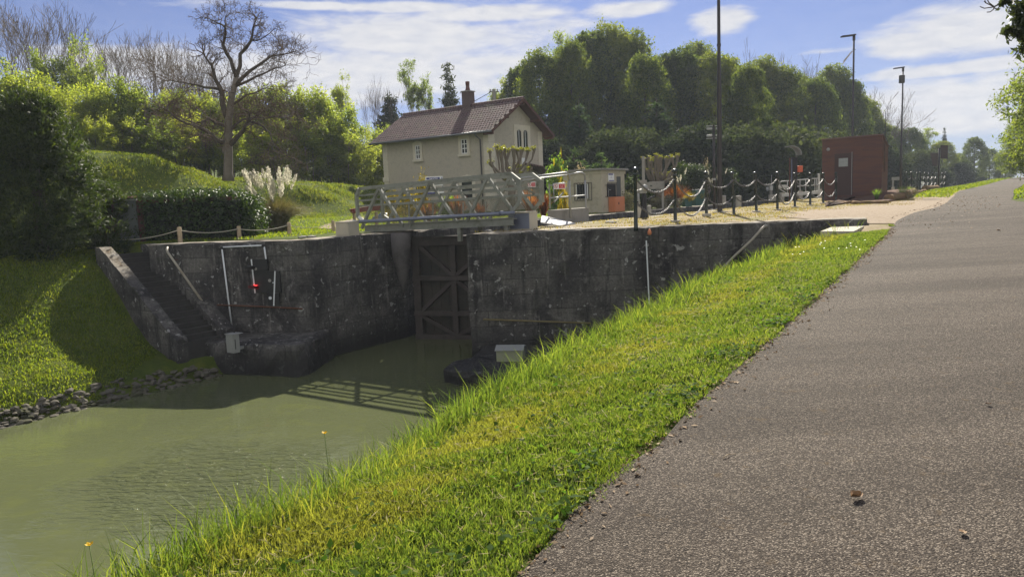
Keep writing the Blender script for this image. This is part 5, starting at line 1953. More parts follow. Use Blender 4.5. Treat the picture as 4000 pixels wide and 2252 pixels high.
# black paddle gear with its pale pipe
p = Zp(2517, 852, 0.0)
t = thing('paddle_gear', 'black flared paddle gear pedestal with winding shaft on the quay', 'paddle gear', p, 0)
L = lambda x, y: Dp(*z7(x, y), p.y) - p
s_ = p.y / (F * 7.25)
hb = L(1560, 690).z
MB().lathe([(0.165, 0.0), (0.16, 0.04), (0.115, 0.28), (0.095, 0.34), (0.095, hb * 0.75), (0.085, hb * 0.9), (0.055, hb)], 8).build('pedestal', M_BLACK, t)
hd = L(1560, 640).z
MB().bbox(-0.19, -0.10, hb + 0.002, 0.10, 0.10, hb + 0.16, 0.02).build('gear_case', M_GREYP, t)
MB().tube([(-0.30, 0, hb + 0.08), (-0.185, 0, hb + 0.08)], 0.05, 10).build('shaft', M_TUBE, t, True)
MB().tube([(0.10, 0, hb + 0.11), (0.20, -0.02, hb + 0.11)], 0.02, 8).build('shaft', M_TUBE, t, True)
MB().lathe([(0.12, -0.012), (0.125, 0), (0.12, 0.012)], 16).build('gear_wheel', M_TUBE, t, True, (0.02, -0.11, hb + 0.20)).rotation_euler = (R(90), 0, 0)
MB().bar(L(1645, 870), L(1845, 760), 0.03, 0.04).build('crank', M_BLACK, t)
MB().bar(L(1700, 880), L(1850, 770), 0.03, 0.03).build('crank', M_BLACK, t)
p2 = Zp(2498, 848, 0.0)
t = thing('pipe_post', 'grey pipe post with a white base left of the black paddle gear', 'post', p2, 0)
hh = Dp(2494, 744, p2.y).z
MB().tube([(-0.02, 0, 0.4), (-0.035, 0, hh)], 0.05, 10).build('pipe', M_GREYP, t, True)
MB().bbox(-0.10, -0.08, -0.05, 0.07, 0.08, 0.42, 0.01).build('base', M_CONC, t)

# grey display panel with its upright
PD = 43.5
p = Dp(2540, 815, PD)
t = thing('display_panel', 'wide grey panel with a tall square upright behind the first bollards', 'panel', (p.x, PD, 0), 0)
L = lambda x, y: Dp(*z7(x, y), PD) - Vector((p.x, PD, 0))
a, c = L(1350, 590), L(2135, 345)
pn = MB().bbox(a.x, -0.05, a.z, c.x, 0.05, c.z, 0.012).build('panel', M_GREYC, t)
a2, c2 = L(1425, 640), L(1640, 310)
MB().bbox(a2.x, -0.055, c.z - 0.05, c2.x, -0.02, c2.z, 0.012).build('panel', M_GREYC, t)
for y in (365, 460, 482):
    q, q2 = L(1640 if y < 400 else 1720, y), L(1695 if y < 400 else 1790, y + 12)
    MB().box(q.x, -0.054, q2.z, q2.x, -0.051, q.z).build('slot', M_BLACK, pn)
a3 = L(1543, -400)
MB().bbox(L(1508, 0).x, -0.06, 0.0, L(1580, 0).x, 0.06, Dp(2512, 611, PD).z, 0.008).build('upright', M_GREYC, t)
MB().bbox(a.x + 0.02, -0.05, 0.0, a.x + 0.14, 0.05, a.z, 0.01).build('leg', M_GREYC, t)
MB().bbox(c.x - 0.16, -0.05, 0.0, c.x - 0.04, 0.05, a.z, 0.01).build('leg', M_GREYC, t)

# signs beyond the kiosk
SD = 72.0
p = Dp(3665, 736, SD)
t = thing('twin_sign', 'two dark sign boards seen from behind on one tall post', 'sign', p, 0)
z6 = lambda x, y: (3450 + x / 5.577, 540 + y / 5.577)
L = lambda x, y: Dp(*z6(x, y), SD) - p
MB().tube([(0, 0, -0.3), (0, 0, L(1205, 215).z)], 0.085, 10).build('post', M_DARKM, t, True)
M_SBACK = plain('sign_back', (0.055, 0.035, 0.032), 0.6, 0, 0.12, 5)
MB().prism([tuple(L(1240, 440) + Vector((0, -0.12, 0))), tuple(L(1390, 440) + Vector((0, -0.12, 0))), tuple(L(1396, 152) + Vector((0, -0.12, 0))), tuple(L(1240, 156) + Vector((0, -0.12, 0)))], (0, 0.05, 0)).build('board', M_SBACK, t)
MB().prism([tuple(L(1070, 600) + Vector((0, -0.12, 0))), tuple(L(1168, 606) + Vector((0, -0.12, 0))), tuple(L(1182, 318) + Vector((0, -0.12, 0))), tuple(L(1010, 326) + Vector((0, -0.12, 0)))], (0, 0.05, 0)).build('board', M_SBACK, t)
for y in (220, 435, 590):
    MB().bar(L(1165, y) + Vector((0, -0.06, 0)), L(1250, y) + Vector((0, -0.06, 0)), 0.05).build('bracket', M_DARKM, t)
LDp = 55.0
p = Dp(3492, 743, LDp)
t = thing('lectern_sign', 'grey lectern style board on a square post right of the kiosk', 'sign', p, 0)
L = lambda x, y: Dp(*z6(x, y), LDp) - p
a, c = L(190, 918), L(350, 843)
MB().bbox(a.x, -0.06, a.z, c.x, 0.06, c.z, 0.015).build('board', M_GREYP, t)
MB().bbox(L(222, 0).x, -0.04, 0.2, L(248, 0).x, 0.04, a.z, 0.008).build('post', M_GREYP, t)
MB().bbox(L(215, 0).x, -0.08, -0.2, L(262, 0).x, 0.08, 0.25, 0.01).build('foot', M_CONC, t)
NDp = 78.0
p = Dp(3602, 737, NDp)
t = thing('white_board', 'small white board standing low among the far bollards', 'sign', p, 0)
MB().bbox(-0.19, -0.02, 0.05, 0.19, 0.02, 0.75, 0.01).build('board', M_WHITE, t)
for x in (-0.15, 0.15):
    MB().box(x - 0.015, 0.021, -0.1, x + 0.015, 0.05, 0.7).build('leg', M_GREYP, t)

# ------------------------------------------------------------------ far quay: sign, posts with rope, tarpaulin, planters, pole
p = Dp(1696, 790, 33.0)
t = thing('canal_sign', 'blue and white canal name board above a second blue panel on a post', 'sign', (p.x, 33.0, 0.1), R(-6))
L = lambda px, py: Dp(px, py, 33.0) - Vector((p.x, 33.0, 0.1))
a, c = L(1663, 727), L(1729, 688)
MB().bbox(a.x, -0.03, a.z, c.x, 0.0, c.z, 0.004).build('board', M_WHITE, t)
a2, c2 = L(1666, 702), L(1728, 691.5)
MB().box(a2.x, -0.035, a2.z, c2.x - 0.003, -0.031, c2.z).build('blue_panel', M_BLUE, t)
lettering('Canal de Briare', (c2.z - a2.z) * 0.72, M_WHITE, t, ((a2.x + c2.x) / 2 - 0.03, -0.0365, (a2.z + c2.z) / 2), (R(90), 0, 0), depth=0.001, bold=0.002)
mb = MB()
q = Vector((c2.x - 0.07, -0.036, (a2.z + c2.z) / 2))
mb.prism([(q.x + 0.042 * math.cos(k * math.pi / 8), q.y, q.z + 0.042 * math.sin(k * math.pi / 8)) for k in range(16)], (0, -0.003, 0))
mb.build('round_emblem', M_WHITE, t)
a, c = L(1669, 768), L(1735, 748)
MB().bbox(a.x, -0.03, a.z, c.x, 0.0, c.z, 0.004).build('board', M_WHITE, t)
MB().box(a.x + 0.01, -0.035, a.z + 0.015, a.x + 0.52, -0.031, c.z - 0.015).build('blue_panel', M_BLUE, t)
for x in (0.06, 0.72):
    MB().bbox(a.x + x - 0.03, 0.003, -0.2, a.x + x + 0.03, 0.05, c2.z + 0.02, 0.006).build('post', M_GREYP, t)

PW = [(435, 968, -0.12, 50, 'tilted pale wooden post beside the dark conifer'), (705, 946, 0, 62, 'pale wooden post in front of the ivy hedge, left of its middle'), (936, 930, 0, 50, 'pale wooden post at the right end of the ivy hedge'), (1131, 918, 0, 52, 'weathered post in front of the pampas grass'), (1303, 905, 0, 46, 'last wooden post, close to the cream cabinet')]
tops = []
for i, (px, py, z, h, lab) in enumerate(PW):
    p = Zp(px, py, z)
    p.z = max(gz(p), z) - 0.02
    hh = h * p.y / F
    o = MB().lathe([(0.068, -0.2), (0.068, 0.0), (0.062, hh - 0.02), (0.045, hh), (0.005, hh + 0.003)], 12).build('wooden_post', M_WOODP, None, True, p)
    if i == 0:
        o.rotation_euler = (0, R(-6), 0)
    tag(o, lab, 'post', 'wooden posts along the far quay')
    tops.append(p + Vector((0.0 if i else -0.05, -0.06, hh - 0.09)))
rl = ['between the conifer and the ivy hedge', 'across the front of the ivy hedge', 'from the ivy hedge to the pampas grass', 'from the pampas grass to the cream cabinet']
for i in range(4):
    pts = [tops[i].lerp(tops[i + 1], f / 14) - Vector((0, 0, (0.12, 0.10, 0.10, 0.12)[i] * (1 - (2 * f / 14 - 1) ** 2))) for f in range(15)]
    o = MB().tube(pts, 0.014 if i < 3 else 0.008, 6).build('post_rope', M_ROPE, None, True)
    tag(o, 'slack pale rope strung ' + rl[i], 'rope', 'ropes between the wooden posts')

# tarpaulin covered heap behind the bridge mesh
p = Zp(1492, 862, 0.1)
mb = MB()
rg = np.random.default_rng(4)
for r_ in range(7):
    for k in range(18):
        a = 2 * math.pi * k / 18
        f = math.cos(r_ / 6 * 1.5)
        mb.v.append((0.55 * f * math.cos(a) * (1 + rg.normal(0, 0.03)), 0.4 * f * math.sin(a), 0.42 * math.sin(r_ / 6 * 1.57) * (1 - 0.25 * (math.cos(a) < -0.3)) + rg.normal(0, 0.008)))
for r_ in range(6):
    for k in range(18):
        mb.f.append((r_ * 18 + k, r_ * 18 + (k + 1) % 18, (r_ + 1) * 18 + (k + 1) % 18, (r_ + 1) * 18 + k))
o = mb.build('tarpaulin', plain('blue_grey_tarp', (0.13, 0.16, 0.19), 0.4, 0, 0.15, 6), None, True, p)
tag(o, 'blue grey tarpaulin covering a low heap behind the footbridge', 'tarpaulin')
# reddish garden bench-table under the mound
p = Dp(1425, 800, 30.0)
t = thing('garden_cart', 'dark red wooden trough on legs seen through the left end of the bridge', 'trough', (p.x, 30.0, 0.05), R(20))
MB().prism([(-0.55, -0.2, 0.55), (0.55, -0.2, 0.62), (0.65, -0.2, 0.85), (-0.6, -0.2, 0.72)], (0, 0.5, 0)).build('tray', plain('dark_red_boards', (0.16, 0.035, 0.028), 0.6, 0, 0.2, 8), t)
for x in (-0.45, 0.45):
    for y in (-0.15, 0.25):
        MB().bbox(x - 0.03, y - 0.03, -0.1, x + 0.03, y + 0.03, 0.56, 0.005).build('leg', M_WOODP, t)

# green planters
M_PLANT = plain('green_planter', (0.03, 0.095, 0.075), 0.5, 0, 0.1, 6)
for a, c, d, lab in (((2668, 796), (2700, 772), 48.0, 'small green planter box with yellow leaves'), ((2708, 782), (2748, 738), 51.0, 'large green tub with a pale rim behind the bollards')):
    p, q = Dp(*a, d), Dp(*c, d)
    t = thing('planter', lab, 'planter', ((p.x + q.x) / 2, d, 0.0), R(10))
    w_, h_ = (q.x - p.x) / 2, q.z
    MB().prism([(-w_ * 0.9, -w_ * 0.8, 0.0), (w_ * 0.9, -w_ * 0.8, 0.0), (w_ * 0.9, w_ * 0.8, 0.0), (-w_ * 0.9, w_ * 0.8, 0.0)], (0, 0, h_ - 0.05)).build('box', M_PLANT, t)
    MB().bbox(-w_, -w_ * 0.9, h_ - 0.048, w_, w_ * 0.9, h_, 0.01).build('rim', M_PLANT if d < 50 else M_TUBE, t)

# power pole and wires behind the house
p = Dp(1931, 400, 74.0)
t = thing('power_pole', 'grey concrete power pole rising behind the roof ridge', 'power pole', (p.x, 74.0, 0), 0)
pt = Dp(1931, 349, 74.0).z
MB().lathe([(0.26, 0), (0.17, pt)], 8).build('pole', M_GREYC, t)
for x in (-0.35, 0.35):
    MB().lathe([(0.05, -0.12), (0.09, -0.06), (0.05, 0), (0.09, 0.06), (0.04, 0.12)], 8).build('insulator', M_GREYP, t, False, (x, -0.1, pt - 0.12))
MB().bar((-0.5, 0, pt - 0.25), (0.5, 0, pt - 0.25), 0.08).build('crossbar', M_DARKM, t)
MB().bar((0.1, -0.2, pt - 0.2), (1.0, -0.3, pt - 1.6), 0.03).build('stay', M_TUBE, t)
wq = Dp(1000, 595, 90.0)
for i, (a, c, s) in enumerate(((Vector((p.x, 74, pt - 0.1)), Vector((wq.x, wq.y, wq.z)), 2.2), (Vector((-9.3, 54.2, 5.3)), Dp(1000, 590, 88.0), 1.0))):
    pts = [a.lerp(c, f / 20) - Vector((0, 0, s * (1 - (2 * f / 20 - 1) ** 2))) for f in range(21)]
    o = MB().tube(pts, 0.03, 4).build('power_cable', M_BLACK, None)
    tag(o, ('overhead cable sagging left from the power pole', 'overhead cable running left from the house eaves')[i], 'cable')

# ------------------------------------------------------------------ plants: makers
def leaf_cloud(lobes, n, size, seed, asp=1.7, clumps=None, sig=0.35, shell=0.62, out_bias=0.5, droop=0.0, lobew=None, align=0.0):
    """n leaf-shaped quads gathered in clumps through a set of ellipsoids (x, y, z, rx, ry, rz)"""
    rg = np.random.default_rng(seed)
    lb = np.array(lobes, float)
    wgt = (lb[:, 3] * lb[:, 4] * lb[:, 5]) ** 0.667
    if lobew is not None:
        wgt = wgt * np.array(lobew)
    wgt /= wgt.sum()
    nc = clumps or max(20, n // 22)
    li = rg.choice(len(lb), nc, p=wgt)
    d = rg.normal(size=(nc, 3))
    d /= np.linalg.norm(d, axis=1, keepdims=True)
    rad = 1 - (1 - shell) * rg.random(nc) ** 1.3
    rad = np.where(rg.random(nc) < 0.16, rg.random(nc) * shell, rad)
    cc = lb[li, :3] + d * lb[li, 3:6] * rad[:, None]
    keep = rg.integers(0, nc, n)
    sg_ = sig * (0.5 + rg.random(nc))
    p = cc[keep] + rg.normal(size=(n, 3)) * sg_[keep][:, None] * np.array([1, 1, 0.75])
    nor = rg.normal(size=(n, 3)) + d[keep] * out_bias
    nor[:, 2] += 0.25
    nor /= np.linalg.norm(nor, axis=1, keepdims=True)
    a = rg.normal(size=(n, 3))
    a[:, 2] -= droop
    if align:
        ca = d + rg.normal(0, 0.25, (nc, 3)) + np.array([0, 0, 0.45])
        a = a * 0.45 + ca[keep] * align
    a -= nor * (a * nor).sum(1, keepdims=True)
    a /= np.linalg.norm(a, axis=1, keepdims=True)
    b = np.cross(nor, a)
    s = size * (0.6 + 0.8 * rg.random(n))[:, None]
    fold = nor * s * 0.18
    v = np.stack([p - a * s * asp * 0.5, p + b * s * 0.5 + fold, p + a * s * asp * 0.5, p - b * s * 0.5 + fold], 1)
    q = np.arange(n * 4).reshape(n, 4)
    return v.reshape(-1, 3), q


def grow(mb, p, d, length, r, depth, rg, up=0.15, spread=0.6, kids=(2, 3), taper=0.62, shrink=0.74, wob=0.12, minr=0.006, tips=None):
    """recursive limbs; collects the ends of the twigs"""
    k = 3 if depth > 1 else 2
    pts, rs = [Vector(p)], [r]
    q, dd = Vector(p), Vector(d).normalized()
    for i in range(k):
        dd = (dd + Vector(rg.normal(0, wob, 3)) + Vector((0, 0, up * 0.25))).normalized()
        q = q + dd * length / k
        pts.append(q.copy())
        rs.append(max(minr, r + (r * taper - r) * (i + 1) / k))
    mb.tube(pts, rs, 7 if depth > 4 else (5 if depth > 2 else 3), cap=depth > 4)
    if depth <= 0:
        if tips is not None:
            tips.append(q)
        return
    n = int(rg.integers(kids[0], kids[1] + 1))
    s = dd.orthogonal().normalized()
    t_ = dd.cross(s)
    ph = rg.uniform(0, 6.28)
    for i in range(n):
        an = ph + 2 * math.pi * i / n + rg.normal(0, 0.3)
        sp = spread * rg.uniform(0.6, 1.3)
        nd = (dd * math.cos(sp) + (s * math.cos(an) + t_ * math.sin(an)) * math.sin(sp) + Vector((0, 0, up))).normalized()
        st_ = q if i < n - 1 or depth < 2 else pts[-2]
        grow(mb, st_, nd, length * shrink * rg.uniform(0.75, 1.2), max(minr, r * taper * rg.uniform(0.75, 0.95)), depth - 1, rg, up, spread, kids, taper, shrink, wob, minr, tips)


def bare_mesh(seed, H, r, depth=6, up=0.3, spread=0.45, forks=3, shrink=0.76, kids=(2, 3), trunk=0.3, minr=0.012, wob=0.1):
    rg = np.random.default_rng(seed)
    mb = MB()
    mb.tube([(0, 0, -0.3), (0.0, 0.0, H * 0.04), (rg.normal(0, .05), rg.normal(0, .05), H * trunk)], [r * 1.35, r, r * 0.8], 8)
    tips = []
    for i in range(forks):
        an = 2 * math.pi * i / forks + rg.uniform(0, 1)
        nd = Vector((math.cos(an) * math.sin(spread), math.sin(an) * math.sin(spread), math.cos(spread)))
        grow(mb, (0, 0, H * trunk), nd, H * 0.20, r * 0.62, depth, rg, up, spread, kids, 0.66, shrink, wob, minr, tips)
    top = max(v[2] for v in mb.v)
    s = H / top
    mb.v = [(v[0] * s, v[1] * s, v[2] * s) for v in mb.v]
    return mb, [t * s for t in tips]


C_OLIVE = [(0.020, 0.032, 0.010), (0.042, 0.064, 0.016), (0.075, 0.095, 0.022)]
M_LF_BIG = leafy('broadleaf_leaves', [(0.028, 0.044, 0.018), (0.062, 0.090, 0.026), (0.120, 0.142, 0.034)], 0.48, (1.30, 1.25, 0.50), 0.65, 0.12, 0.30)
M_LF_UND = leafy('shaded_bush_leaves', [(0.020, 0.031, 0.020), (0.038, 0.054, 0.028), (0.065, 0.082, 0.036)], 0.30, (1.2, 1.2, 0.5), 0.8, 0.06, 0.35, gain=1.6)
M_LF_YEL = leafy('spring_leaves', [(0.085, 0.115, 0.020), (0.150, 0.180, 0.030), (0.225, 0.24, 0.048)], 0.64, (1.15, 1.15, 0.52), 0.5, 0.2, 0.35)
M_LF_MID = leafy('young_wood_leaves', [(0.058, 0.080, 0.018), (0.105, 0.135, 0.028), (0.170, 0.185, 0.045)], 0.64, (1.25, 1.25, 0.6), 0.5, 0.2, 0.35)
M_LF_CON = leafy('conifer_needles', [(0.010, 0.016, 0.008), (0.020, 0.030, 0.012), (0.040, 0.050, 0.014)], 0.22, (1.6, 1.5, 0.4), 0.8, 0.05, 0.6)
M_LF_JUN = leafy('juniper_sprays', [(0.022, 0.036, 0.020), (0.042, 0.064, 0.032), (0.072, 0.098, 0.045)], 0.30, (1.1, 1.25, 0.6), 0.8, 0.05, 0.8)
M_LF_THU = leafy('cypress_sprays', [(0.014, 0.024, 0.009), (0.027, 0.042, 0.013), (0.052, 0.066, 0.017)], 0.28, (1.4, 1.5, 0.4), 0.55, 0.15, 0.8)
M_LF_IVY = leafy('ivy_leaves', [(0.020, 0.036, 0.014), (0.034, 0.060, 0.020), (0.065, 0.095, 0.026)], 0.16, (1.5, 1.5, 0.4), 0.5, 0.16, 1.0)
M_LF_SHR = leafy('grey_shrub_leaves', [(0.085, 0.088, 0.058), (0.14, 0.14, 0.095), (0.22, 0.21, 0.15)], 0.35, (1.2, 1.2, 0.7), 0.7, 0.1, 1.0, gain=0.95)
M_LF_LAU = leafy('light_shrub_leaves', [(0.060, 0.105, 0.024), (0.12, 0.175, 0.035), (0.20, 0.25, 0.06)], 0.45, (1.2, 1.3, 0.5), 0.45, 0.3, 1.0)
M_LF_GOLD = leafy('golden_leaves', [(0.13, 0.12, 0.012), (0.24, 0.20, 0.016), (0.40, 0.32, 0.025)], 0.45, (1.2, 1.1, 0.4), 0.5, 0.2, 1.0, gain=0.95)
M_LF_FLAX = leafy('copper_flax', [(0.09, 0.032, 0.016), (0.19, 0.075, 0.028), (0.36, 0.19, 0.06)], 0.50, (1.4, 1.0, 0.4), 0.4, 0.4, 1.5, gain=0.95)
M_LF_PAMP = leafy('pampas_leaves', [(0.060, 0.066, 0.030), (0.13, 0.125, 0.060), (0.25, 0.22, 0.12)], 0.35, (1.3, 1.2, 0.5), 0.45, 0.35, 1.5, gain=0.95)
M_PLUME = leafy('pampas_plumes', [(0.46, 0.42, 0.34), (0.58, 0.54, 0.44), (0.68, 0.64, 0.54)], 0.5, (1.0, 1.03, 0.98), 0.9, 0.05, 2.0, gain=1.15)
M_BARK = plain('grey_brown_bark', (0.085, 0.070, 0.055), 0.95, 0, 0.3, 5, 0.8, 0.1)
M_BARKL = plain('pale_bark', (0.17, 0.145, 0.115), 0.95, 0, 0.3, 6, 0.8, 0.1)
M_TWIG = plain('thin_twigs', (0.16, 0.13, 0.105), 0.95, 0, 0.25, 3, 0.0, 0.1)


def trunk_mb(H, r, lean=0.0, limbs=6, seed=0, lo=0.3, hi=0.85, spread=0.35):
    rg = np.random.default_rng(seed)
    mb = MB()
    pts = [(0, 0, -0.5)] + [(lean * f * f + rg.normal(0, 0.02 * H * 0.1), rg.normal(0, 0.02 * H * 0.1), H * f) for f in (0.03, 0.2, 0.4, 0.6, 0.8, 0.95)]
    mb.tube(pts, [r * 1.3, r, r * 0.85, r * 0.68, r * 0.48, r * 0.28, r * 0.08], 7)
    for i in range(limbs):
        f = lo + (hi - lo) * i / max(1, limbs - 1)
        an = i * 2.4 + rg.uniform(0, 1)
        L_ = H * spread * (1.1 - f)
        b = Vector((lean * f * f, 0, H * f))
        mb.tube([b, b + Vector((math.cos(an) * L_ * .5, math.sin(an) * L_ * .5, L_ * .35)), b + Vector((math.cos(an) * L_, math.sin(an) * L_, L_ * .85))], [r * .35 * (1.1 - f), r * .22 * (1.1 - f), r * .06], 5)
    return mb


def make_tree(name, label, cat, crown, crown_mat, trunk, trunk_mat, group=None):
    t = thing(name, label, cat, (0, 0, 0), 0, group)
    nplink('crown', npmesh('crown', *crown), crown_mat, t)
    if trunk is not None:
        trunk.build('trunk', trunk_mat, t, True)
    return t


def dome_lobes(seed, H, W, n, zlo=0.12, top=1.0, rr=(0.20, 0.32), flat=1.0):
    """lobes arranged as a rounded crown"""
    rg = np.random.default_rng(seed)
    out = []
    for i in range(n):
        f = (i + 0.5) / n
        z = zlo + (0.90 * top - zlo) * f
        k = math.sqrt(max(0.02, 1 - ((z - 0.40) / 0.62) ** 2)) if z > 0.4 else (0.75 + 0.25 * z / 0.4)
        an = i * 2.399 + rg.uniform(-0.4, 0.4)
        r = W * rg.uniform(*rr)
        rad = max(0, W * 0.5 * k - r * 0.75) * rg.uniform(0.7, 1.05)
        out.append((math.cos(an) * rad, math.sin(an) * rad, H * z, r, r, r * 0.8 * flat))
    out.append((0, 0, H * 0.45, W * 0.28, W * 0.28, H * 0.34))
    out.append((rg.normal(0, W * .06), 0, H * (top - 0.10), W * 0.22, W * 0.22, H * 0.10))
    return out


PROTO = {}


def proto(key, fn):
    if key not in PROTO:
        PROTO[key] = [fn(), False]
    return PROTO[key]


def place(key, fn, loc, rz, sc, label, group, name=None):
    e = proto(key, fn)
    if not e[1]:
        e[1] = True
        r = e[0]
        r.location = loc
        r.rotation_euler = (0, 0, rz)
        r.scale = sc
        r['label'] = label
        if group:
            r['group'] = group
        return r
    return dup(e[0], loc, rz, sc, label, group)


def crown_dome(seed, H, W, n):
    """egg shaped crown built of many small tufts near its surface"""
    rg = np.random.default_rng(seed)
    out = []
    for i in range(n):
        f = (i + 0.5) / n
        z = 0.05 + 0.92 * f ** 0.85
        k = math.sqrt(max(0.0, 1 - ((z - 0.42) / 0.58) ** 2)) if z > 0.42 else 0.80 + 0.20 * z / 0.42
        an = i * 2.399 + rg.uniform(-0.35, 0.35)
        r = W * rg.uniform(0.085, 0.15)
        rad = max(0, W * 0.5 * k * rg.uniform(0.80, 1.06) - r * 0.8)
        out.append((math.cos(an) * rad, math.sin(an) * rad, H * z, r, r, r * 0.75))
    return out


def big_tree(k):
    H, W = 20.0, 11.0
    return lambda: make_tree('broadleaf_tree', 'x', 'tree', leaf_cloud(crown_dome(100 + k, H, W, 85), 40000, 0.185, 200 + k, 1.5, 2200, 0.27, 0.80, 0.9), M_LF_BIG,
                             trunk_mb(H, 0.38, 0.3, 9, k), M_BARK)


def airy_tree(k):
    def f():
        mb, tips = bare_mesh(300 + k, 18, 0.24, 5, 0.35, 0.42, 3, 0.76, (2, 3), 0.3, 0.02)
        rg = np.random.default_rng(k)
        sel = [tips[i] for i in rg.choice(len(tips), min(len(tips), 230), replace=False)]
        lobes = [(p.x, p.y, p.z, 0.45, 0.45, 0.45) for p in sel]
        return make_tree('airy_tree', 'x', 'tree', leaf_cloud(lobes, 8000, 0.16, 310 + k, 1.5, 900, 0.28, 0.4), M_LF_MID, mb, M_TWIG)
    return f


def young_tree(k):
    def f():
        H, W = 10.0, 5.2
        rg = np.random.default_rng(400 + k)
        mb = MB()
        for s in range(4):
            an = s * 1.9 + rg.uniform(0, 1)
            o_ = rg.uniform(0.1, 1.2)
            b = Vector((math.cos(an) * o_, math.sin(an) * o_, -0.4))
            hh = H * rg.uniform(0.75, 0.98)
            tp = b + Vector((math.cos(an) * 0.5, math.sin(an) * 0.5, hh))
            mb.tube([b, b.lerp(tp, 0.4) + Vector(rg.normal(0, 0.1, 3)), b.lerp(tp, 0.75) + Vector(rg.normal(0, 0.12, 3)), tp], [0.075, 0.055, 0.03, 0.008], 5)
            for q in range(5):
                f_ = rg.uniform(0.35, 0.9)
                a2 = rg.uniform(0, 6.28)
                bb = b.lerp(tp, f_)
                mb.tube([bb, bb + Vector((math.cos(a2) * 0.5, math.sin(a2) * 0.5, 0.5)), bb + Vector((math.cos(a2) * 0.9, math.sin(a2) * 0.9, 1.2))], [0.03, 0.018, 0.006], 4)
        lobes = dome_lobes(410 + k, H, W, 12, 0.14, 0.84, (0.09, 0.16))[:-2]
        for i in range(30):
            an = rg.uniform(0, 6.28)
            lobes.append((math.cos(an) * W * rg.uniform(0.05, 0.42), math.sin(an) * W * rg.uniform(0.05, 0.42), H * rg.uniform(0.25, 0.92), 0.30, 0.30, 0.95))
        return make_tree('young_tree', 'x', 'tree', leaf_cloud(lobes, 13000, 0.115, 420 + k, 1.6, 1000, 0.26, 0.4), (M_LF_YEL, M_LF_MID)[k % 2], mb, M_TWIG)
    return f


def bare_tree(k):
    def f():
        mb, tips = bare_mesh(500 + k, 14, 0.17, 5, 0.22, 0.40, 3, 0.79, (2, 3), 0.22, 0.013, 0.14)
        t = thing('bare_tree', 'x', 'tree')
        mb.build('branches', M_TWIG, t, True)
        return t
    return f


def conifer(k, mat=None, H=14.0, W=5.0, n=18000, nm='conifer_tree'):
    def f():
        rg = np.random.default_rng(600 + k)
        lobes = []
        for i in range(44):
            fz = (i + 0.5) / 44
            z = 0.04 + 0.94 * fz
            rad = W * 0.5 * (1 - z) ** 0.8
            for q in range(1 if fz > 0.8 else 2):
                an = i * 2.399 + q * 3.1 + rg.uniform(-0.5, 0.5)
                rr = max(0.15, rad * rg.uniform(0.6, 1.05))
                lobes.append((math.cos(an) * rr * 0.62, math.sin(an) * rr * 0.62, H * z - rr * 0.15, max(0.12, rr * 0.45), max(0.12, rr * 0.45), 0.30 + 0.25 * rr * 0.4))
        mb = MB().tube([(0, 0, -0.4), (0, 0, H * 0.5), (0, 0, H)], [0.2, 0.12, 0.02], 6)
        return make_tree(nm, 'x', 'conifer', leaf_cloud(lobes, n, 0.12, 610 + k, 4.0, n // 16, 0.20, 0.5, 0.5, 0.5, None, 0.8), mat or M_LF_CON, mb, M_BARK)
    return f


def shrub(k, mat, H=3.0, W=3.0, n=3600, size=0.13, nm='garden_shrub', sig=0.22, zlo=0.10):
    def f():
        return make_tree(nm, 'x', 'shrub', leaf_cloud(dome_lobes(700 + k, H, W, 16, zlo, 1.0, (0.17, 0.28)), n, size, 710 + k, 1.6, n // 14, sig, 0.7), mat,
                         trunk_mb(H * 0.8, 0.06 * H / 3, 0, 4, k), M_BARK)
    return f


def top_place(key, fn, H0, pxd, topd, d, w, label, group, base=None, rz=None):
    """tree standing at depth d whose top is seen at a pixel of the photograph (display pixels, 2575 wide)"""
    k_ = 4000 / 2575.0
    tp = Dp(pxd * k_, topd * k_, d)
    zb = gz(tp) if base is None else base
    h = max(1.0, tp.z - zb)
    sz = h / H0
    return place(key, fn, (tp.x, d, zb), random.uniform(0, 6.28) if rz is None else rz, (sz * w, sz * w, sz), label, group)


# ------------------------------------------------------------------ wood on the right
WOODR = [(1255, 200, 84, 0.6, 'a'), (1300, 160, 80, 0.75, 'b'), (1352, 118, 82, 0.85, 'b'), (1392, 78, 92, 0.55, 'a'), (1432, 92, 80, 0.8, 'b'), (1478, 70, 82, 0.8, 'b'), (1530, 50, 92, 0.9, 'b'), (1585, 74, 84, 0.85, 'b'),
         (1622, 128, 78, 0.85, 'b'), (1668, 128, 80, 0.85, 'b'), (1710, 112, 88, 0.8, 'b'), (1752, 100, 96, 0.9, 'b'), (1800, 125, 84, 0.85, 'b'), (1838, 140, 82, 0.8, 'b'), (1880, 152, 80, 0.8, 'b'), (1920, 138, 86, 0.75, 'b'),
         (1968, 158, 92, 0.85, 'b'), (2010, 180, 92, 0.85, 'b'), (2050, 190, 96, 0.8, 'b'), (2095, 158, 100, 0.8, 'b'), (2140, 195, 104, 0.8, 'b'), (2172, 238, 108, 0.85, 'b'), (2205, 300, 116, 1.0, 'b'), (2245, 315, 122, 1.0, 'b'), (2290, 318, 128, 1.1, 'b'),
         (2335, 322, 140, 1.1, 'a'), (2372, 352, 140, 1.2, 'b'), (2412, 384, 150, 1.2, 'b'), (2452, 342, 150, 1.0, 'b'), (2490, 372, 158, 1.2, 'b'), (2530, 380, 165, 1.2, 'b')]
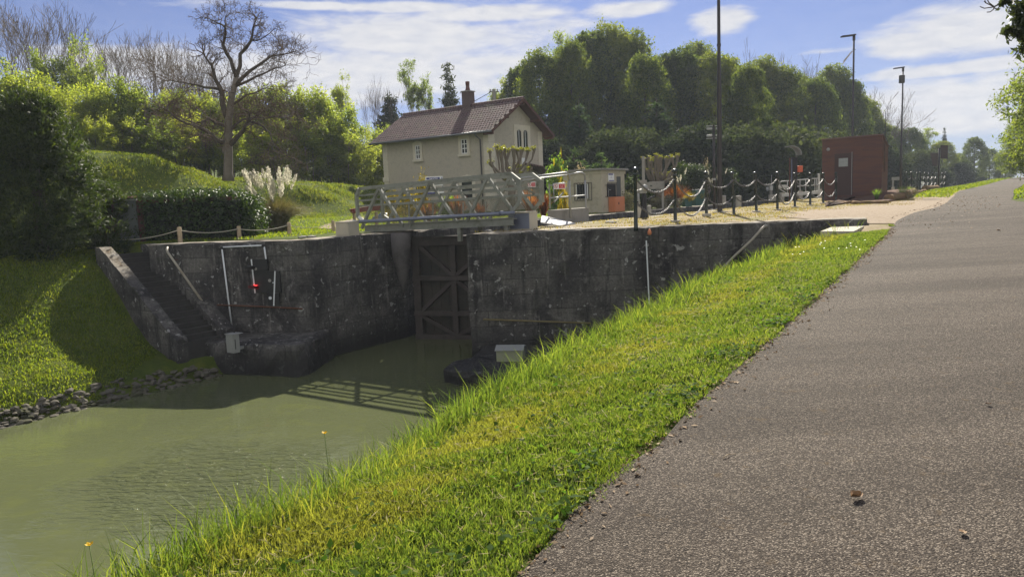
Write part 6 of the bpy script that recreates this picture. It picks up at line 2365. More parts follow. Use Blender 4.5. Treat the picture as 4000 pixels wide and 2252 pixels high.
where = ['behind the house chimney', 'right of the house chimney', 'over the house ridge', 'highest beyond the house ridge', 'over the house gable', 'right of the house gable', 'at the crest of the wood', 'right of the crest of the wood',
         'where the wood dips', 'left of the tall mast', 'just left of the mast top', 'behind the mast', 'touching the mast on its right', 'right of the brown mast', 'above the framed signal', 'above the canopy column',
         'left of the kiosk', 'above the kiosk corner', 'over the kiosk roof', 'behind the first street lamp', 'right of the first street lamp', 'where the wood falls away', 'left of the second street lamp', 'behind the second street lamp', 'right of the second street lamp',
         'left of the twin sign boards', 'above the twin sign boards', 'beyond the twin sign boards', 'tallest at the far end of the canal', 'at the far end of the canal', 'where the towpath disappears']
for i, (x, y, d, w, ty) in enumerate(WOODR):
    lab = ('thin airy half leafed tree ' if ty == 'a' else 'dense rounded green tree ') + where[i]
    z0 = None if x < 2200 else 0.3
    if ty == 'b':
        top_place('big%d' % (i % 4), big_tree(i % 4), 20.6, x, y, d + (0, 5, -3, 7)[i % 4], w * random.uniform(0.92, 1.15), lab, 'trees of the wood on the right', z0)
    else:
        top_place('airy%d' % (i % 2), airy_tree(i % 2), 18.2, x, y, d, w, lab, 'trees of the wood on the right', z0)
FR = [(1300, 330, 66, 1.4, 's'), (1360, 345, 64, 1.2, 's'), (1420, 330, 64, 1.3, 's'), (1455, 250, 68, 1.0, 'c'), (1500, 330, 62, 1.3, 's'), (1555, 320, 62, 1.3, 's'), (1610, 290, 64, 1.2, 's'), (1650, 245, 68, 1.25, 'c'), (1700, 320, 62, 1.3, 's'), (1760, 310, 62, 1.3, 's'),
      (1815, 300, 64, 1.3, 's'), (1870, 300, 66, 1.3, 's'), (1925, 310, 66, 1.3, 's'), (1980, 310, 70, 1.3, 's'), (2035, 320, 76, 1.3, 's'), (2090, 320, 82, 1.3, 's'), (2145, 330, 88, 1.3, 's'), (2200, 345, 96, 1.4, 's'), (2255, 352, 106, 1.4, 's'), (2310, 362, 116, 1.5, 's'), (2365, 392, 124, 1.6, 's'), (2420, 405, 134, 1.6, 's'), (2470, 405, 144, 1.6, 's')]
for i, (x, y, d, w, ty) in enumerate(FR):
    if ty == 'c':
        top_place('conF', conifer(7, M_LF_JUN, 14.0, 6.0, 20000), 14.0, x, y, d, w * 1.5, 'grey green pointed conifer at the wood edge ' + ('right of the house gable' if x < 1500 else 'left of the brown mast'), 'dark conifers of the wood edge')
    else:
        near_ = ['behind the house ridge', 'behind the gable eaves', 'right of the gable', '', 'above the concrete hut', 'above the second pollard', 'behind the second pollard', '', 'left of the floodlight post', 'behind the brown mast', 'right of the brown mast', 'behind the framed signal', 'left of the curved canopy',
                 'behind the curved canopy', 'left of the kiosk', 'behind the kiosk', 'right of the kiosk', 'below the second street lamp', 'behind the lectern board', 'left of the twin boards', 'behind the twin boards', 'right of the twin boards', 'at the end of the water'][i]
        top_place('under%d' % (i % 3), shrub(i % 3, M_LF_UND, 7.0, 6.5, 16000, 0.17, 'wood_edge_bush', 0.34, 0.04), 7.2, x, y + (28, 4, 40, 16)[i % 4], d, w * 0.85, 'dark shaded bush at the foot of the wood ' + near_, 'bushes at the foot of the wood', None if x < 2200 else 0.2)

# bare crowns over the right wood
for i, (x, y, d, w, lab) in enumerate(((1862, 108, 118, 0.7, 'bare tree crown showing above the wood right of the mast'), (1990, 125, 120, 0.7, 'bare tree crown showing above the wood left of the kiosk'), (2040, 150, 124, 0.6, 'second bare crown above the wood over the kiosk'),
                                      (2205, 205, 122, 1.0, 'wide bare tree between the two street lamps'), (2262, 265, 128, 0.9, 'low bare tree behind the second street lamp'), (1205, 235, 100, 0.6, 'small bare tree beside the chimney'))):
    top_place('bare%d' % (i % 3), bare_tree(i % 3), 14.0, x, y, d, w, lab, 'bare trees over the right wood')
top_place('con0', conifer(0), 14.0, 2376, 318, 170, 0.7, 'tiny dark fir at the far end of the canal', 'dark conifers of the wood edge', 0.3)

# ------------------------------------------------------------------ wood on the left
YL = [(-30, 130, 40, 1.3, 1), (20, 150, 41, 1.2, 0), (75, 165, 42, 1.1, 0), (125, 190, 43, 1.1, 0), (172, 205, 45, 1.1, 0), (222, 183, 46, 1.0, 0), (275, 178, 48, 1.1, 0), (325, 170, 48, 1.0, 1), (372, 190, 50, 1.1, 0), (420, 200, 50, 1.1, 1), (468, 200, 52, 1.1, 0), (515, 208, 52, 1.1, 1),
      (562, 206, 54, 1.1, 0), (612, 200, 54, 1.1, 1), (660, 196, 56, 1.0, 0), (705, 190, 56, 1.0, 1), (748, 178, 58, 1.0, 0), (792, 188, 58, 1.0, 1), (832, 224, 60, 1.0, 0), (872, 252, 60, 0.9, 1), (915, 308, 62, 0.9, 1), (958, 290, 64, 0.8, 0), (992, 300, 66, 0.9, 1), (1030, 310, 70, 0.9, 0),
      (235, 275, 44, 1.3, 0), (300, 265, 46, 1.3, 1), (385, 280, 46, 1.3, 1), (445, 265, 48, 1.2, 0), (520, 285, 50, 1.2, 1), (575, 305, 49, 1.2, 0), (640, 275, 52, 1.2, 0), (690, 285, 53, 1.2, 1), (770, 271, 55, 1.1, 0), (845, 285, 57, 1.1, 1), (900, 310, 58, 1.0, 1), (955, 310, 62, 1.1, 0)]
yw = ['behind the top of the conifer', 'at the left edge above the conifer', 'above the dark conifer', 'above the conifer crown', 'over the conifer shoulder', 'right of the conifer top', 'left of the big bare tree', 'under the bare crowns', 'left of the bare tree crown', 'behind the long left limb', 'touching the left limb', 'left of the bare trunk',
      'behind the bare trunk', 'right of the bare trunk', 'under the right limbs', 'right of the bare tree', 'farther right of the bare tree', 'left of the tall half bare tree', 'under the tall half bare tree', 'left of the dark round fir', 'before the dark round fir', 'left of the house eaves', 'by the house eaves', 'over the house eaves',
      'in front, right of the conifer', 'in front, over the left mound', 'in front, on the mound crest', 'in front, left of the bare trunk', 'in front, hidden behind the bare trunk', 'in front, nearest the bare trunk', 'in front, right of the bare trunk', 'in front, above the pampas plumes', 'in front, right of the pampas plumes', 'in front, over the right mound', 'in front, left of the house wall', 'in front, touching the house corner']
for i, (x, y, d, w, ty) in enumerate(YL):
    kk = ty + 2 * (i % 2)
    top_place('young%d' % kk, young_tree(kk), 10.3, x, y, d, w, ('bright yellow green young tree ' if ty == 0 else 'mid green young tree ') + yw[i], 'young trees of the left wood')
DK = [(175, 62, 60, 0.62, 'tall light green tree at the left rising over the young trees'), (105, 95, 58, 0.6, 'slim light green tree left of the tallest left one'), (232, 120, 58, 0.6, 'light green tree right of the tallest left one')]
for i, (x, y, d, w, lab) in enumerate(DK):
    top_place('young%d' % (1 + 2 * (i % 2)), young_tree(1 + 2 * (i % 2)), 10.3, x, y, d, w, lab, 'taller trees of the left wood')
BR = [(-20, 0, 70, 0.9), (30, -25, 70, 0.9), (95, -10, 70, 0.9), (150, 25, 70, 0.8), (255, 60, 66, 0.8), (300, 70, 64, 0.8), (345, 52, 66, 0.9), (395, 75, 64, 0.8), (445, 88, 66, 0.9), (500, 108, 64, 0.9), (535, 130, 62, 0.8), (690, 215, 64, 0.9), (730, 225, 66, 0.9), (938, 195, 84, 0.5), (960, 205, 84, 0.5), (415, 150, 56, 0.8), (480, 160, 56, 0.8)]
bw = ['at the left edge of the wood', 'second from the left edge', 'above the tall dark tree', 'right above the dark tree crown', 'right of the dark tree', 'slim, between dark tree and bare giant', 'with a fan shaped crown left of the bare giant', 'with twiggy crown further right', 'near the left limb of the bare giant', 'behind the left limb of the bare giant', 'just left of the bare giant crown',
      'right of the bare giant', 'farther right of the bare giant', 'thin and forked left of the round fir', 'thin above the round fir', 'low behind the bare giant on its left', 'low behind the bare giant limb']
for i, (x, y, d, w) in enumerate(BR):
    top_place('bare%d' % (i % 3), bare_tree(i % 3), 14.0, x, y, d, w, 'leafless twiggy tree ' + bw[i], 'bare trees of the left wood')
top_place('airy0', airy_tree(0), 18.2, 850, 188, 66, 0.55, 'tall half leafed tree above the young wood left of the house', 'airy trees left of the house')
top_place('airy1', airy_tree(1), 18.2, 1040, 148, 92, 0.55, 'tall sparse tree behind the left end of the house roof', 'airy trees left of the house')
top_place('con1', conifer(1), 14.0, 1125, 155, 92, 1.0, 'tall dark spruce behind the house roof left of the chimney', 'spruces behind the house')
top_place('fir', conifer(5, None, 9.0, 5.6, 14000), 9.0, 975, 228, 84, 1.0, 'dark rounded fir left of the house roof', 'spruces behind the house')

# the big bare tree on the mound, its limbs traced and then branched
BTD = 40.0
bp0 = Dp(893, 690, BTD)
gt_ = thing('bare_oak', 'large gnarled leafless tree standing on the mound, limbs spread wide', 'tree', (bp0.x, BTD, gz(bp0)), 0)
zt1 = lambda x, y: (x / 1.84, y / 1.84)                  # zoom of the upper left
rgb_ = np.random.default_rng(77)


def T(x, y, dy=0.0):
    q = Dp(*zt1(x, y), BTD + dy)
    return q - Vector((bp0.x, BTD, gz(bp0)))


tk = MB()
tk.tube([T(1640, 1300), T(1640, 1250), T(1642, 1120), T(1640, 1000), T(1642, 860), T(1665, 700), T(1700, 560)], [0.34, 0.25, 0.225, 0.22, 0.20, 0.165, 0.135], 12)
tk.lathe([(0.06, 0), (0.13, 0.08), (0.12, 0.3), (0.04, 0.42)], 8, tuple(T(1614, 1105)))
tk.build('trunk', M_BARKL, gt_, True)
LIMBS = [([(1642, 1035), (1560, 1000), (1440, 910), (1330, 870), (1200, 790)], 0.19, -1.0), ([(1640, 960), (1590, 890), (1500, 860), (1400, 890), (1270, 830)], 0.15, 1.5), ([(1640, 880), (1590, 660), (1560, 560), (1510, 460), (1460, 385)], 0.22, -0.6), ([(1590, 650), (1480, 620), (1400, 600), (1230, 580)], 0.11, -1.5),
         ([(1700, 565), (1650, 440), (1610, 330), (1620, 200), (1560, 160), (1490, 130)], 0.16, 0.4), ([(1620, 200), (1620, 150), (1655, 95)], 0.07, 0.4), ([(1700, 560), (1740, 400), (1800, 290), (1830, 200), (1835, 120)], 0.16, -0.3), ([(1800, 295), (1880, 285), (1945, 235)], 0.06, -0.4),
         ([(1680, 640), (1800, 500), (1900, 440), (2010, 400), (2080, 385)], 0.14, 0.8), ([(1660, 1050), (1740, 940), (1790, 850), (1780, 800)], 0.20, -1.0), ([(1785, 860), (1890, 910), (1960, 1010), (2010, 1080)], 0.09, -1.4), ([(1660, 920), (1720, 870), (1780, 860), (1900, 850), (2060, 850), (2180, 855)], 0.10, 1.2),
         ([(1690, 620), (1840, 560), (1960, 500), (2050, 470)], 0.10, -0.6), ([(1660, 760), (1760, 700), (1880, 640), (1960, 640)], 0.09, 1.0)]
lm = MB()
tw = MB()
for pts, r_, dy in LIMBS:
    n_ = len(pts)
    P_ = [T(x, y, dy * j / (n_ - 1)) for j, (x, y) in enumerate(pts)]
    fine = []
    for j in range(n_ - 1):
        for f in (0, 0.5):
            fine.append(P_[j].lerp(P_[j + 1], f) + Vector(rgb_.normal(0, 0.05, 3)))
    fine.append(P_[-1])
    m_ = len(fine)
    r_ *= 0.78
    low_ = min(q_[1] for q_ in pts) > 450
    lm.tube(fine, [max(0.022, r_ * (1 - 0.82 * j / (m_ - 1))) for j in range(m_)], 8)
    for j in range(2, m_):
        for q in range(2 if j < m_ - 1 else 4):
            d = (fine[j] - fine[j - 1]).normalized()
            dv = (d * 0.5 + Vector(rgb_.normal(0, 0.7, 3)) + Vector((0, 0, 0.25))).normalized()
            grow(tw, fine[j], dv, rgb_.uniform(0.5, 0.95) if low_ else rgb_.uniform(0.22, 0.48), max(0.014, r_ * 0.20), 4, rgb_, 0.02 if low_ else 0.08, 0.66, (2, 3), 0.70, 0.78, 0.28, 0.0075)
lm.build('limbs', M_BARK, gt_, True)
tw.build('twigs', plain('dark_twigs', (0.12, 0.085, 0.06), 0.95, 0, 0.25, 3, 0.0, 0.1), gt_, True)

# ------------------------------------------------------------------ near trees on the right
def right_tree(k):
    def f():
        H, W = 12.0, 9.0
        lobes = dome_lobes(800 + k, H, W, 34, 0.10, 1.0, (0.12, 0.20))
        return make_tree('bankside_tree', 'x', 'tree', leaf_cloud(lobes, 52000, 0.095, 820 + k, 2.4, 3000, 0.26, 0.7, 0.4, 0.9), leafy('hanging_leaves', [(0.030, 0.046, 0.012), (0.068, 0.095, 0.020), (0.135, 0.160, 0.034)], 0.45, (1.35, 1.35, 0.45), 0.6, 0.12, 0.5), trunk_mb(H, 0.3, 0.2, 8, k), M_BARK)
    return f


t = place('rt', right_tree(1), Dp(4215, 700, 46), 0.6, (1.0, 1.0, 1.0), 'large leafy green tree leaning in from the right edge', 'bankside trees at the right edge')
t.location.z = 0.9
t.scale = (0.98, 0.98, 0.92)
t = place('rt', right_tree(1), Dp(4150, 700, 66), 2.4, (0.9, 0.9, 0.95), 'leafy green tree behind the large one at the right edge', 'bankside trees at the right edge')
t.location.z = 1.2
t = place('rt', right_tree(1), Dp(4010, 700, 92), 4.0, (0.75, 0.75, 0.62), 'farther leafy tree at the right edge over the towpath', 'bankside trees at the right edge')
t.location.z = 1.2

# overhanging branch from a tree that stands right of the picture
OD = 9.0
ot = thing('overhanging_tree', 'tree outside the right edge whose hanging leafy branches reach into the top corner', 'tree', xy(5.5, -5.5, -0.2), 0)
ob = Vector(xy(5.5, -5.5, -0.2))
L = lambda px, py, d=OD: Dp(px, py, d) - ob
tb = MB()
tb.tube([(0, 0, -0.3), (0.05, 0, 1.5), (0.1, 0.1, 3.5), (0.0, 0.4, 6.5)], [0.26, 0.2, 0.16, 0.08], 10)
tb.build('trunk', M_BARK, ot, True)
brm = MB()
br1 = [Vector((0.1, 0.1, 3.4)), L(4450, -260), L(4150, -150), L(3995, -60), L(3930, -10), L(3905, 15), L(3884, 27)]
brm.tube(br1, [0.07, 0.05, 0.035, 0.022, 0.013, 0.010, 0.008], 6)
for pts in ([(3884, 27), (3866, 30), (3845, 33), (3828, 26)], [(3884, 27), (3868, 20), (3852, 12), (3844, 5)], [(3884, 27), (3862, 10), (3855, -6)], [(3884, 27), (3880, 38), (3868, 47), (3855, 48)], [(3884, 32), (3895, 36), (3903, 28), (3904, 14)], [(3850, 13), (3847, 2)]):
    brm.tube([L(*p) for p in pts], [0.008] + [0.006] * (len(pts) - 2) + [0.005], 5)
lobes = []
rgl = np.random.default_rng(31)
for (px, py, sx, sy) in ((3990, 20, 30, 26), (3965, 35, 18, 16), (3985, 70, 26, 22), (3975, 105, 24, 26), (3940, 112, 16, 16), (3960, 135, 14, 12), (3995, 140, 20, 24), (3935, 130, 6, 9), (3968, 152, 7, 10), (3915, 12, 12, 8), (3935, 8, 8, 8), (4040, 60, 40, 60), (4050, 150, 40, 40), (3985, 195, 18, 9), (4020, 190, 25, 12)):
    q = L(px, py)
    s = OD / F
    lobes.append((q.x, q.y, q.z, sx * s, sx * s * 1.5, sy * s))
for i in range(8):
    a = L(*[(4100, -40), (4060, 30), (4050, 90), (4080, 160), (4030, 20), (4020, 110), (4100, 210), (4040, 175)][i])
    c = L(*[(3985, 22), (3960, 40), (3945, 112), (3990, 195), (3920, 10), (3962, 150), (4000, 195), (3975, 150)][i])
    brm.tube([a, a.lerp(c, 0.5) + Vector((0, 0, 0.03)), c], [0.016, 0.010, 0.004], 5)
brm.build('branches', M_BARK, ot, True)
nplink('leaves', npmesh('leaves', *leaf_cloud(lobes, 1500, 0.032, 33, 2.8, 190, 0.035, 0.4, 0.2, 1.6)), leafy('hanging_dark_leaves', [(0.03, 0.04, 0.022), (0.055, 0.068, 0.035), (0.09, 0.10, 0.05)], 0.25), ot)

# ------------------------------------------------------------------ dark conifers at the left
def thuja(k, H, W):
    def f():
        rg = np.random.default_rng(900 + k)
        lobes = []
        for i in range(90):
            z = 0.02 + 0.95 * ((i + 0.5) / 90)
            rad = W * 0.5 * (1 - max(0, z - 0.18) / 0.86) ** 0.62 * (0.86 + 0.14 * min(1, z / 0.18))
            an = i * 2.399 + rg.uniform(-0.3, 0.3)
            r_ = rg.uniform(0.42, 0.75)
            rr = max(0, rad - r_ * 0.6)
            lobes.append((math.cos(an) * rr, math.sin(an) * rr, H * z, r_, r_, r_ * 0.9))
        return make_tree('cypress_tree', 'x', 'conifer', leaf_cloud(lobes, 120000, 0.026, 910 + k, 5.5, 6500, 0.075, 0.74, 0.5, -0.6, None, 1.1), M_LF_THU, MB().tube([(0, 0, -0.5), (0, 0, H * 0.6), (0, 0, H * 0.95)], [0.25, 0.15, 0.03], 7), M_BARK)
    return f


tA = place('thujaA', thuja(1, 4.9, 5.0), (0, 0, 0), 0.3, (1, 1, 1), 'large dark conifer filling the left edge in front of the shed', 'dark cypresses on the left bank')
tA.location = (-14.25, 22.4, -0.55)

# ------------------------------------------------------------------ ivy grown shed
I0, I1 = Zp(478, 952, -0.02), Zp(1000, 926, 0.0)
ID = Vector((I1.x - I0.x, I1.y - I0.y, 0)).normalized()
sh = thing('ivy_shed', 'low garden shed smothered in dark glossy ivy, grey door at its left end', 'shed', (I0.x, I0.y, 0), math.atan2(ID.y, ID.x))
IL = (I1 - I0).length
ip = lambda px, py: on_plane(I0, ID, px, py)
zt = ip(560, 745)[1]
MB().box(-0.75, 0.25, -0.3, IL - 0.7, 2.4, zt - 0.28).build('wall', plain('dark_red_shed_wall', (0.075, 0.022, 0.018), 0.8, 0, 0.2, 6), sh)
a, c = ip(455, 955), ip(520, 783)
dr = MB().bbox(a[0], 0.20, -0.05, c[0], 0.248, c[1], 0.008).build('door', plain('grey_green_planks', (0.12, 0.135, 0.13), 0.75, 0, 0.2, 6), sh)
MB().box(a[0] - 0.04, 0.17, c[1] + 0.003, c[0] + 0.04, 0.249, c[1] + 0.05).build('door_lintel', M_GREYP, sh)
MB().prism([(-1.15, 0.0, zt - 0.30), (0.3, 0.0, zt - 0.20), (0.3, 2.5, zt - 0.15), (-1.15, 2.5, zt - 0.25)], (0, 0, 0.05)).build('roof', M_RUST, sh)
lobes = []
rg = np.random.default_rng(12)
x0_ = c[0] + 0.05
xs = np.linspace(x0_ + 0.2, IL - 0.35, 15)
for x in xs:
    top_ = zt - 0.05 * abs(x - IL * 0.5) ** 1.2 * 0.6
    endk = max(0.0, (x - (IL - 1.1)) / 0.75)
    for z in np.linspace(0.15, top_ - 0.28 - 0.25 * endk ** 2, 6):
        lobes.append((x, 0.22 + rg.normal(0, 0.04) + 0.25 * endk, z, 0.34, 0.26, 0.30))
        lobes.append((x, 2.3 - 0.2 * endk, z, 0.34, 0.25, 0.30))
    for y in np.linspace(0.5, 2.2, 5):
        lobes.append((x, y, top_ - 0.24 - 0.2 * endk ** 2, 0.34, 0.34, 0.26))
for y in np.linspace(0.4, 2.2, 6):
    for z in np.linspace(0.15, zt - 0.5, 5):
        lobes.append((IL - 0.25 + 0.10 * math.sin(z * 3), y, z, 0.25, 0.3, 0.30))
for x in np.linspace(-1.0, x0_, 5):
    for y in (0.2, 0.9, 1.6, 2.3):
        lobes.append((x, y, zt - 0.14 - 0.16 * (x0_ - x) / 1.5, 0.30, 0.30, 0.08))
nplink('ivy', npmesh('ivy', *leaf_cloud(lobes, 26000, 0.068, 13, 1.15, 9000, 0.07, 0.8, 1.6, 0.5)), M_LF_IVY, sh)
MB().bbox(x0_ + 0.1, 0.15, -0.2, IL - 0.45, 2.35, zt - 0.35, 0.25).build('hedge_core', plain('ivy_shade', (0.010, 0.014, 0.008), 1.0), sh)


# ------------------------------------------------------------------ tuft plants
def blades(n, H, spread, width, seed, curve=0.5, segs=4, r0=0.12, hvar=0.35):
    """arching strap leaves from one crown: verts, quads"""
    rg = np.random.default_rng(seed)
    an = rg.uniform(0, 2 * math.pi, n)
    h = H * (1 - hvar * rg.random(n))
    out = spread * rg.random(n) ** 0.7
    b = np.stack([np.cos(an) * r0 * rg.random(n), np.sin(an) * r0 * rg.random(n), np.zeros(n)], 1)
    w = width * (0.6 + 0.8 * rg.random(n))
    side = np.stack([-np.sin(an), np.cos(an), np.zeros(n)], 1) + rg.normal(0, 0.3, (n, 3))
    side /= np.linalg.norm(side, axis=1, keepdims=True)
    vs = []
    for k in range(segs + 1):
        f = k / segs
        o_ = out * f ** (1 + curve)
        z = h * (f - curve * 0.45 * (out / max(spread, 1e-6)) * f ** 3)
        p = b + np.stack([np.cos(an) * o_, np.sin(an) * o_, z], 1)
        ww = (w * (1 - f) ** 0.6 * (0.6 + 0.4 * min(1, f * 4)))[:, None]
        vs += [p - side * ww * 0.5, p + side * ww * 0.5]
    V = np.stack(vs, 1)
    m_ = 2 * (segs + 1)
    base = (np.arange(n) * m_)[:, None]
    q = np.concatenate([np.stack([base[:, 0] + 2 * k, base[:, 0] + 2 * k + 1, base[:, 0] + 2 * k + 3, base[:, 0] + 2 * k + 2], 1) for k in range(segs)])
    return V.reshape(-1, 3), q


def plumes(n, H, spread, length, rad, seed, hv=0.35):
    """feathery seed heads on thin stalks: arrays of small leaf quads plus stalk tubes"""
    rg = np.random.default_rng(seed)
    vv, qq, off = [], [], 0
    stalk = MB()
    for i in range(n):
        an = rg.uniform(0, 6.28)
        o_ = spread * rg.random() ** 0.6
        h = H * (1 - hv * rg.random())
        tip = Vector((math.cos(an) * o_, math.sin(an) * o_, h))
        dr_ = (tip - Vector((0, 0, 0))).normalized()
        basep = tip - dr_ * length
        stalk.tube([(math.cos(an) * 0.1, math.sin(an) * 0.1, 0), tuple(basep * 0.6), tuple(basep), tuple(tip)], [0.008, 0.006, 0.005, 0.003], 4, cap=False)
        m_ = 110
        f = rg.random(m_)
        pr = rad * np.sin(np.pi * np.clip(f * 0.9 + 0.08, 0, 1)) ** 0.8 * rg.random(m_) ** 0.5
        a2 = rg.uniform(0, 6.28, m_)
        s = np.array(dr_.orthogonal().normalized())
        t2 = np.array(dr_.cross(Vector(s)))
        p = np.array(basep)[None] + np.array(dr_)[None] * (length * f)[:, None] + (np.cos(a2)[:, None] * s + np.sin(a2)[:, None] * t2) * pr[:, None]
        ax_ = np.array(dr_)[None] * 1.3 + (np.cos(a2)[:, None] * s + np.sin(a2)[:, None] * t2) * 0.6 + rg.normal(0, 0.2, (m_, 3))
        ax_ /= np.linalg.norm(ax_, axis=1, keepdims=True)
        b = np.cross(ax_, rg.normal(size=(m_, 3)))
        b /= np.linalg.norm(b, axis=1, keepdims=True)
        L_ = length * 0.16
        w_ = rad * 0.32
        vv.append(np.stack([p - ax_ * L_ * .5, p + b * w_ * .5, p + ax_ * L_ * .5, p - b * w_ * .5], 1).reshape(-1, 3))
        qq.append(np.arange(m_ * 4).reshape(m_, 4) + off)
        off += m_ * 4
    return np.concatenate(vv), np.concatenate(qq), stalk


p = Zp(1058, 902, 0.05)
t = thing('pampas_grass', 'tall pampas grass clump with pale feathery plumes beside the ivy shed', 'ornamental grass', (p.x, p.y + 0.7, gz(p)), 0)
nplink('leaves', npmesh('leaves', *blades(2600, 1.75, 1.55, 0.020, 21, 1.25, 7, 0.45)), M_LF_PAMP, t)
pv_, pq_, stk = plumes(34, 2.6, 1.2, 0.62, 0.095, 22, 0.34)
nplink('plumes', npmesh('plumes', pv_, pq_), M_PLUME, t)
stk.build('stalks', M_LF_PAMP, t)


def tuft(key, mat, label, px, py, d, h, w, group, n=110, width=0.06, plume=False, z=None):
    p = Dp(px, py, d)
    zz_ = gz(p) if z is None else z

    def f():
        t_ = thing('strap_leaf_plant', 'x', 'plant')
        nplink('leaves', npmesh('leaves', *blades(n, 1.0, 0.62, width, hash(key) % 1000, 0.5, 4, 0.10)), mat, t_)
        return t_
    r = place(key, f, (p.x, d, zz_), random.uniform(0, 6), (w, w, h), label, group)
    return r


gF = 'copper leaved flax plants'
import zlib
hash = lambda s: zlib.crc32(str(s).encode())
tuft('flaxA', M_LF_FLAX, 'copper red flax plant behind the middle of the footbridge', 1668, 800, 31, 1.15, 1.0, gF)
tuft('flaxA', M_LF_FLAX, 'copper flax plant right of the canal sign seen through the bridge', 1786, 800, 31, 1.45, 1.05, gF)
tuft('flaxB', M_LF_FLAX, 'orange flax plant behind the sign on the footbridge gate', 2072, 800, 32, 1.55, 1.0, gF)
tuft('flaxB', M_LF_FLAX, 'orange flax plant between the bridge end and the tube gate', 2122, 812, 33, 1.4, 0.9, gF)
tuft('flaxA', M_LF_FLAX, 'small orange flax plant at the right part of the bridge', 1872, 800, 31, 1.0, 0.8, gF)
gR = 'feathery red grasses behind the bollards'
for px, py, d, h, lab in ((2640, 800, 47, 1.75, 'rusty red feathery grass between the first two bollards'), (2604, 800, 47, 1.25, 'shorter rusty grass left of the second bollard'), (2838, 790, 54, 1.8, 'rusty red grass behind the brown mast'), (2862, 795, 54, 1.45, 'orange grass right of the brown mast'), (2790, 790, 52, 1.5, 'rusty grass behind the floodlight post')):
    tuft('rgrass', M_LF_FLAX, lab, px, py, d, h, h * 1.0, gR, 420, 0.022)
for px, py, d, h, lab in ((2645, 690, 47.5, 1.1, 'pale seed plumes over the red grass by the second bollard'), (2800, 690, 53, 1.1, 'pale seed plumes behind the mast')):
    pv_, pq_, stk = plumes(11, 2.6, 0.8, 0.38, 0.06, px, 0.3)
    p = Dp(px, 800, d)
    t = thing('plume_grass', lab, 'ornamental grass', (p.x, d, 0.0), 0, 'plumed grasses')
    nplink('plumes', npmesh('plumes', pv_, pq_), M_PLUME, t)
    stk.build('stalks', M_LF_PAMP, t)
gY = 'yellow strap leaf plants'
for px, py, d, h, lab in ((2688, 790, 48, 1.15, 'yellow strap leaf plant in the small green planter'), (2735, 785, 51, 1.1, 'yellow plant beside the large green tub'), (2815, 790, 52, 1.1, 'yellow plant behind the floodlight post')):
    tuft('ygrass', M_LF_GOLD, lab, px, py, d, h, h * 0.9, gY, 220, 0.03)

# shrubs of the lock garden
def put_shrub(key, mat, H0, W0, n, size, px, py, d, top, w, label, group, nm='garden_shrub', sig=0.2, zlo=0.1):
    p = Dp(px, py, d)
    zb = gz(p)
    h = Dp(px, top, d).z - zb
    sw = (w * d / F) / W0
    return place(key, shrub(zlib.crc32(key.encode()) % 50, mat, H0, W0, n, size, nm, sig, zlo), (p.x, d, zb), random.uniform(0, 6), (sw, sw, max(0.2, h / H0)), label, group)


gG = 'golden shrubs of the lock garden'
put_shrub('gold', M_LF_GOLD, 1.6, 1.2, 1400, 0.07, 1655, 800, 34, 692, 46, 'bright yellow shrub left of the blue canal sign', gG)
put_shrub('gold', M_LF_GOLD, 1.6, 1.2, 1400, 0.07, 1600, 800, 32, 745, 60, 'yellow shrub low behind the left truss of the bridge', gG)
put_shrub('gold', M_LF_GOLD, 1.6, 1.2, 1400, 0.07, 1535, 800, 32, 752, 55, 'yellow shrub farthest left behind the footbridge', gG)
put_shrub('gold', M_LF_GOLD, 1.6, 1.2, 1400, 0.07, 2203, 825, 33, 720, 50, 'tall yellow green shrub left of the concrete hut', gG)
put_shrub('light', M_LF_LAU, 2.4, 2.4, 2600, 0.12, 2178, 800, 46, 632, 85, 'light green rounded shrub between house and hut', 'light green shrubs')
put_shrub('light', M_LF_LAU, 2.4, 2.4, 2600, 0.12, 1750, 800, 33, 772, 90, 'low light green shrub below the blue canal sign', 'light green shrubs')
top_place('smallcon', conifer(8, M_LF_JUN, 5.0, 4.2, 11000, 'garden_conifer'), 5.0, 1442, 380, 50, 1.25, 'spreading dark conifer behind the hut, left one', 'garden conifers behind the hut')
top_place('smallcon', conifer(8, M_LF_JUN, 5.0, 4.2, 11000, 'garden_conifer'), 5.0, 1512, 388, 50, 1.2, 'spreading dark conifer behind the hut, right one', 'garden conifers behind the hut')
gL = 'grey lavender bushes'
for px, py, d, top_, w, lab in ((2458, 825, 42, 752, 70, 'grey lavender bush at the right corner of the hut'), (2600, 815, 45, 765, 110, 'grey lavender bush below the display panel'), (2555, 812, 44.5, 775, 60, 'small grey bush behind the paddle gear')):
    put_shrub('lav', M_LF_SHR, 1.0, 1.2, 1600, 0.05, px, py, d, top_, w, lab, gL, sig=0.12)
gH = 'clipped dark hedges'


def hedge(px0, px1, top, d, label):
    a, c = Dp(px0, 780, d), Dp(px1, 780, d)
    zt_ = Dp((px0 + px1) / 2, top, d).z
    n_ = max(3, int((c.x - a.x) / 0.8))
    lobes = []
    rg = np.random.default_rng(int(px0))
    for i in range(n_):
        x = -(c.x - a.x) / 2 + (c.x - a.x) * (i + 0.5) / n_
        for z in np.linspace(0.3, zt_ - 0.4 + rg.normal(0, 0.08), 5):
            lobes.append((x, rg.normal(0, 0.1), z, 0.6, 0.7, 0.45))
    t_ = thing('garden_hedge', label, 'hedge', ((a.x + c.x) / 2, d, 0.0), 0, gH)
    nplink('leaves', npmesh('leaves', *leaf_cloud(lobes, 2200 * n_, 0.09, int(px0), 1.8, 220 * n_, 0.12, 0.75, 0.8)), M_LF_THU, t_)
    return t_


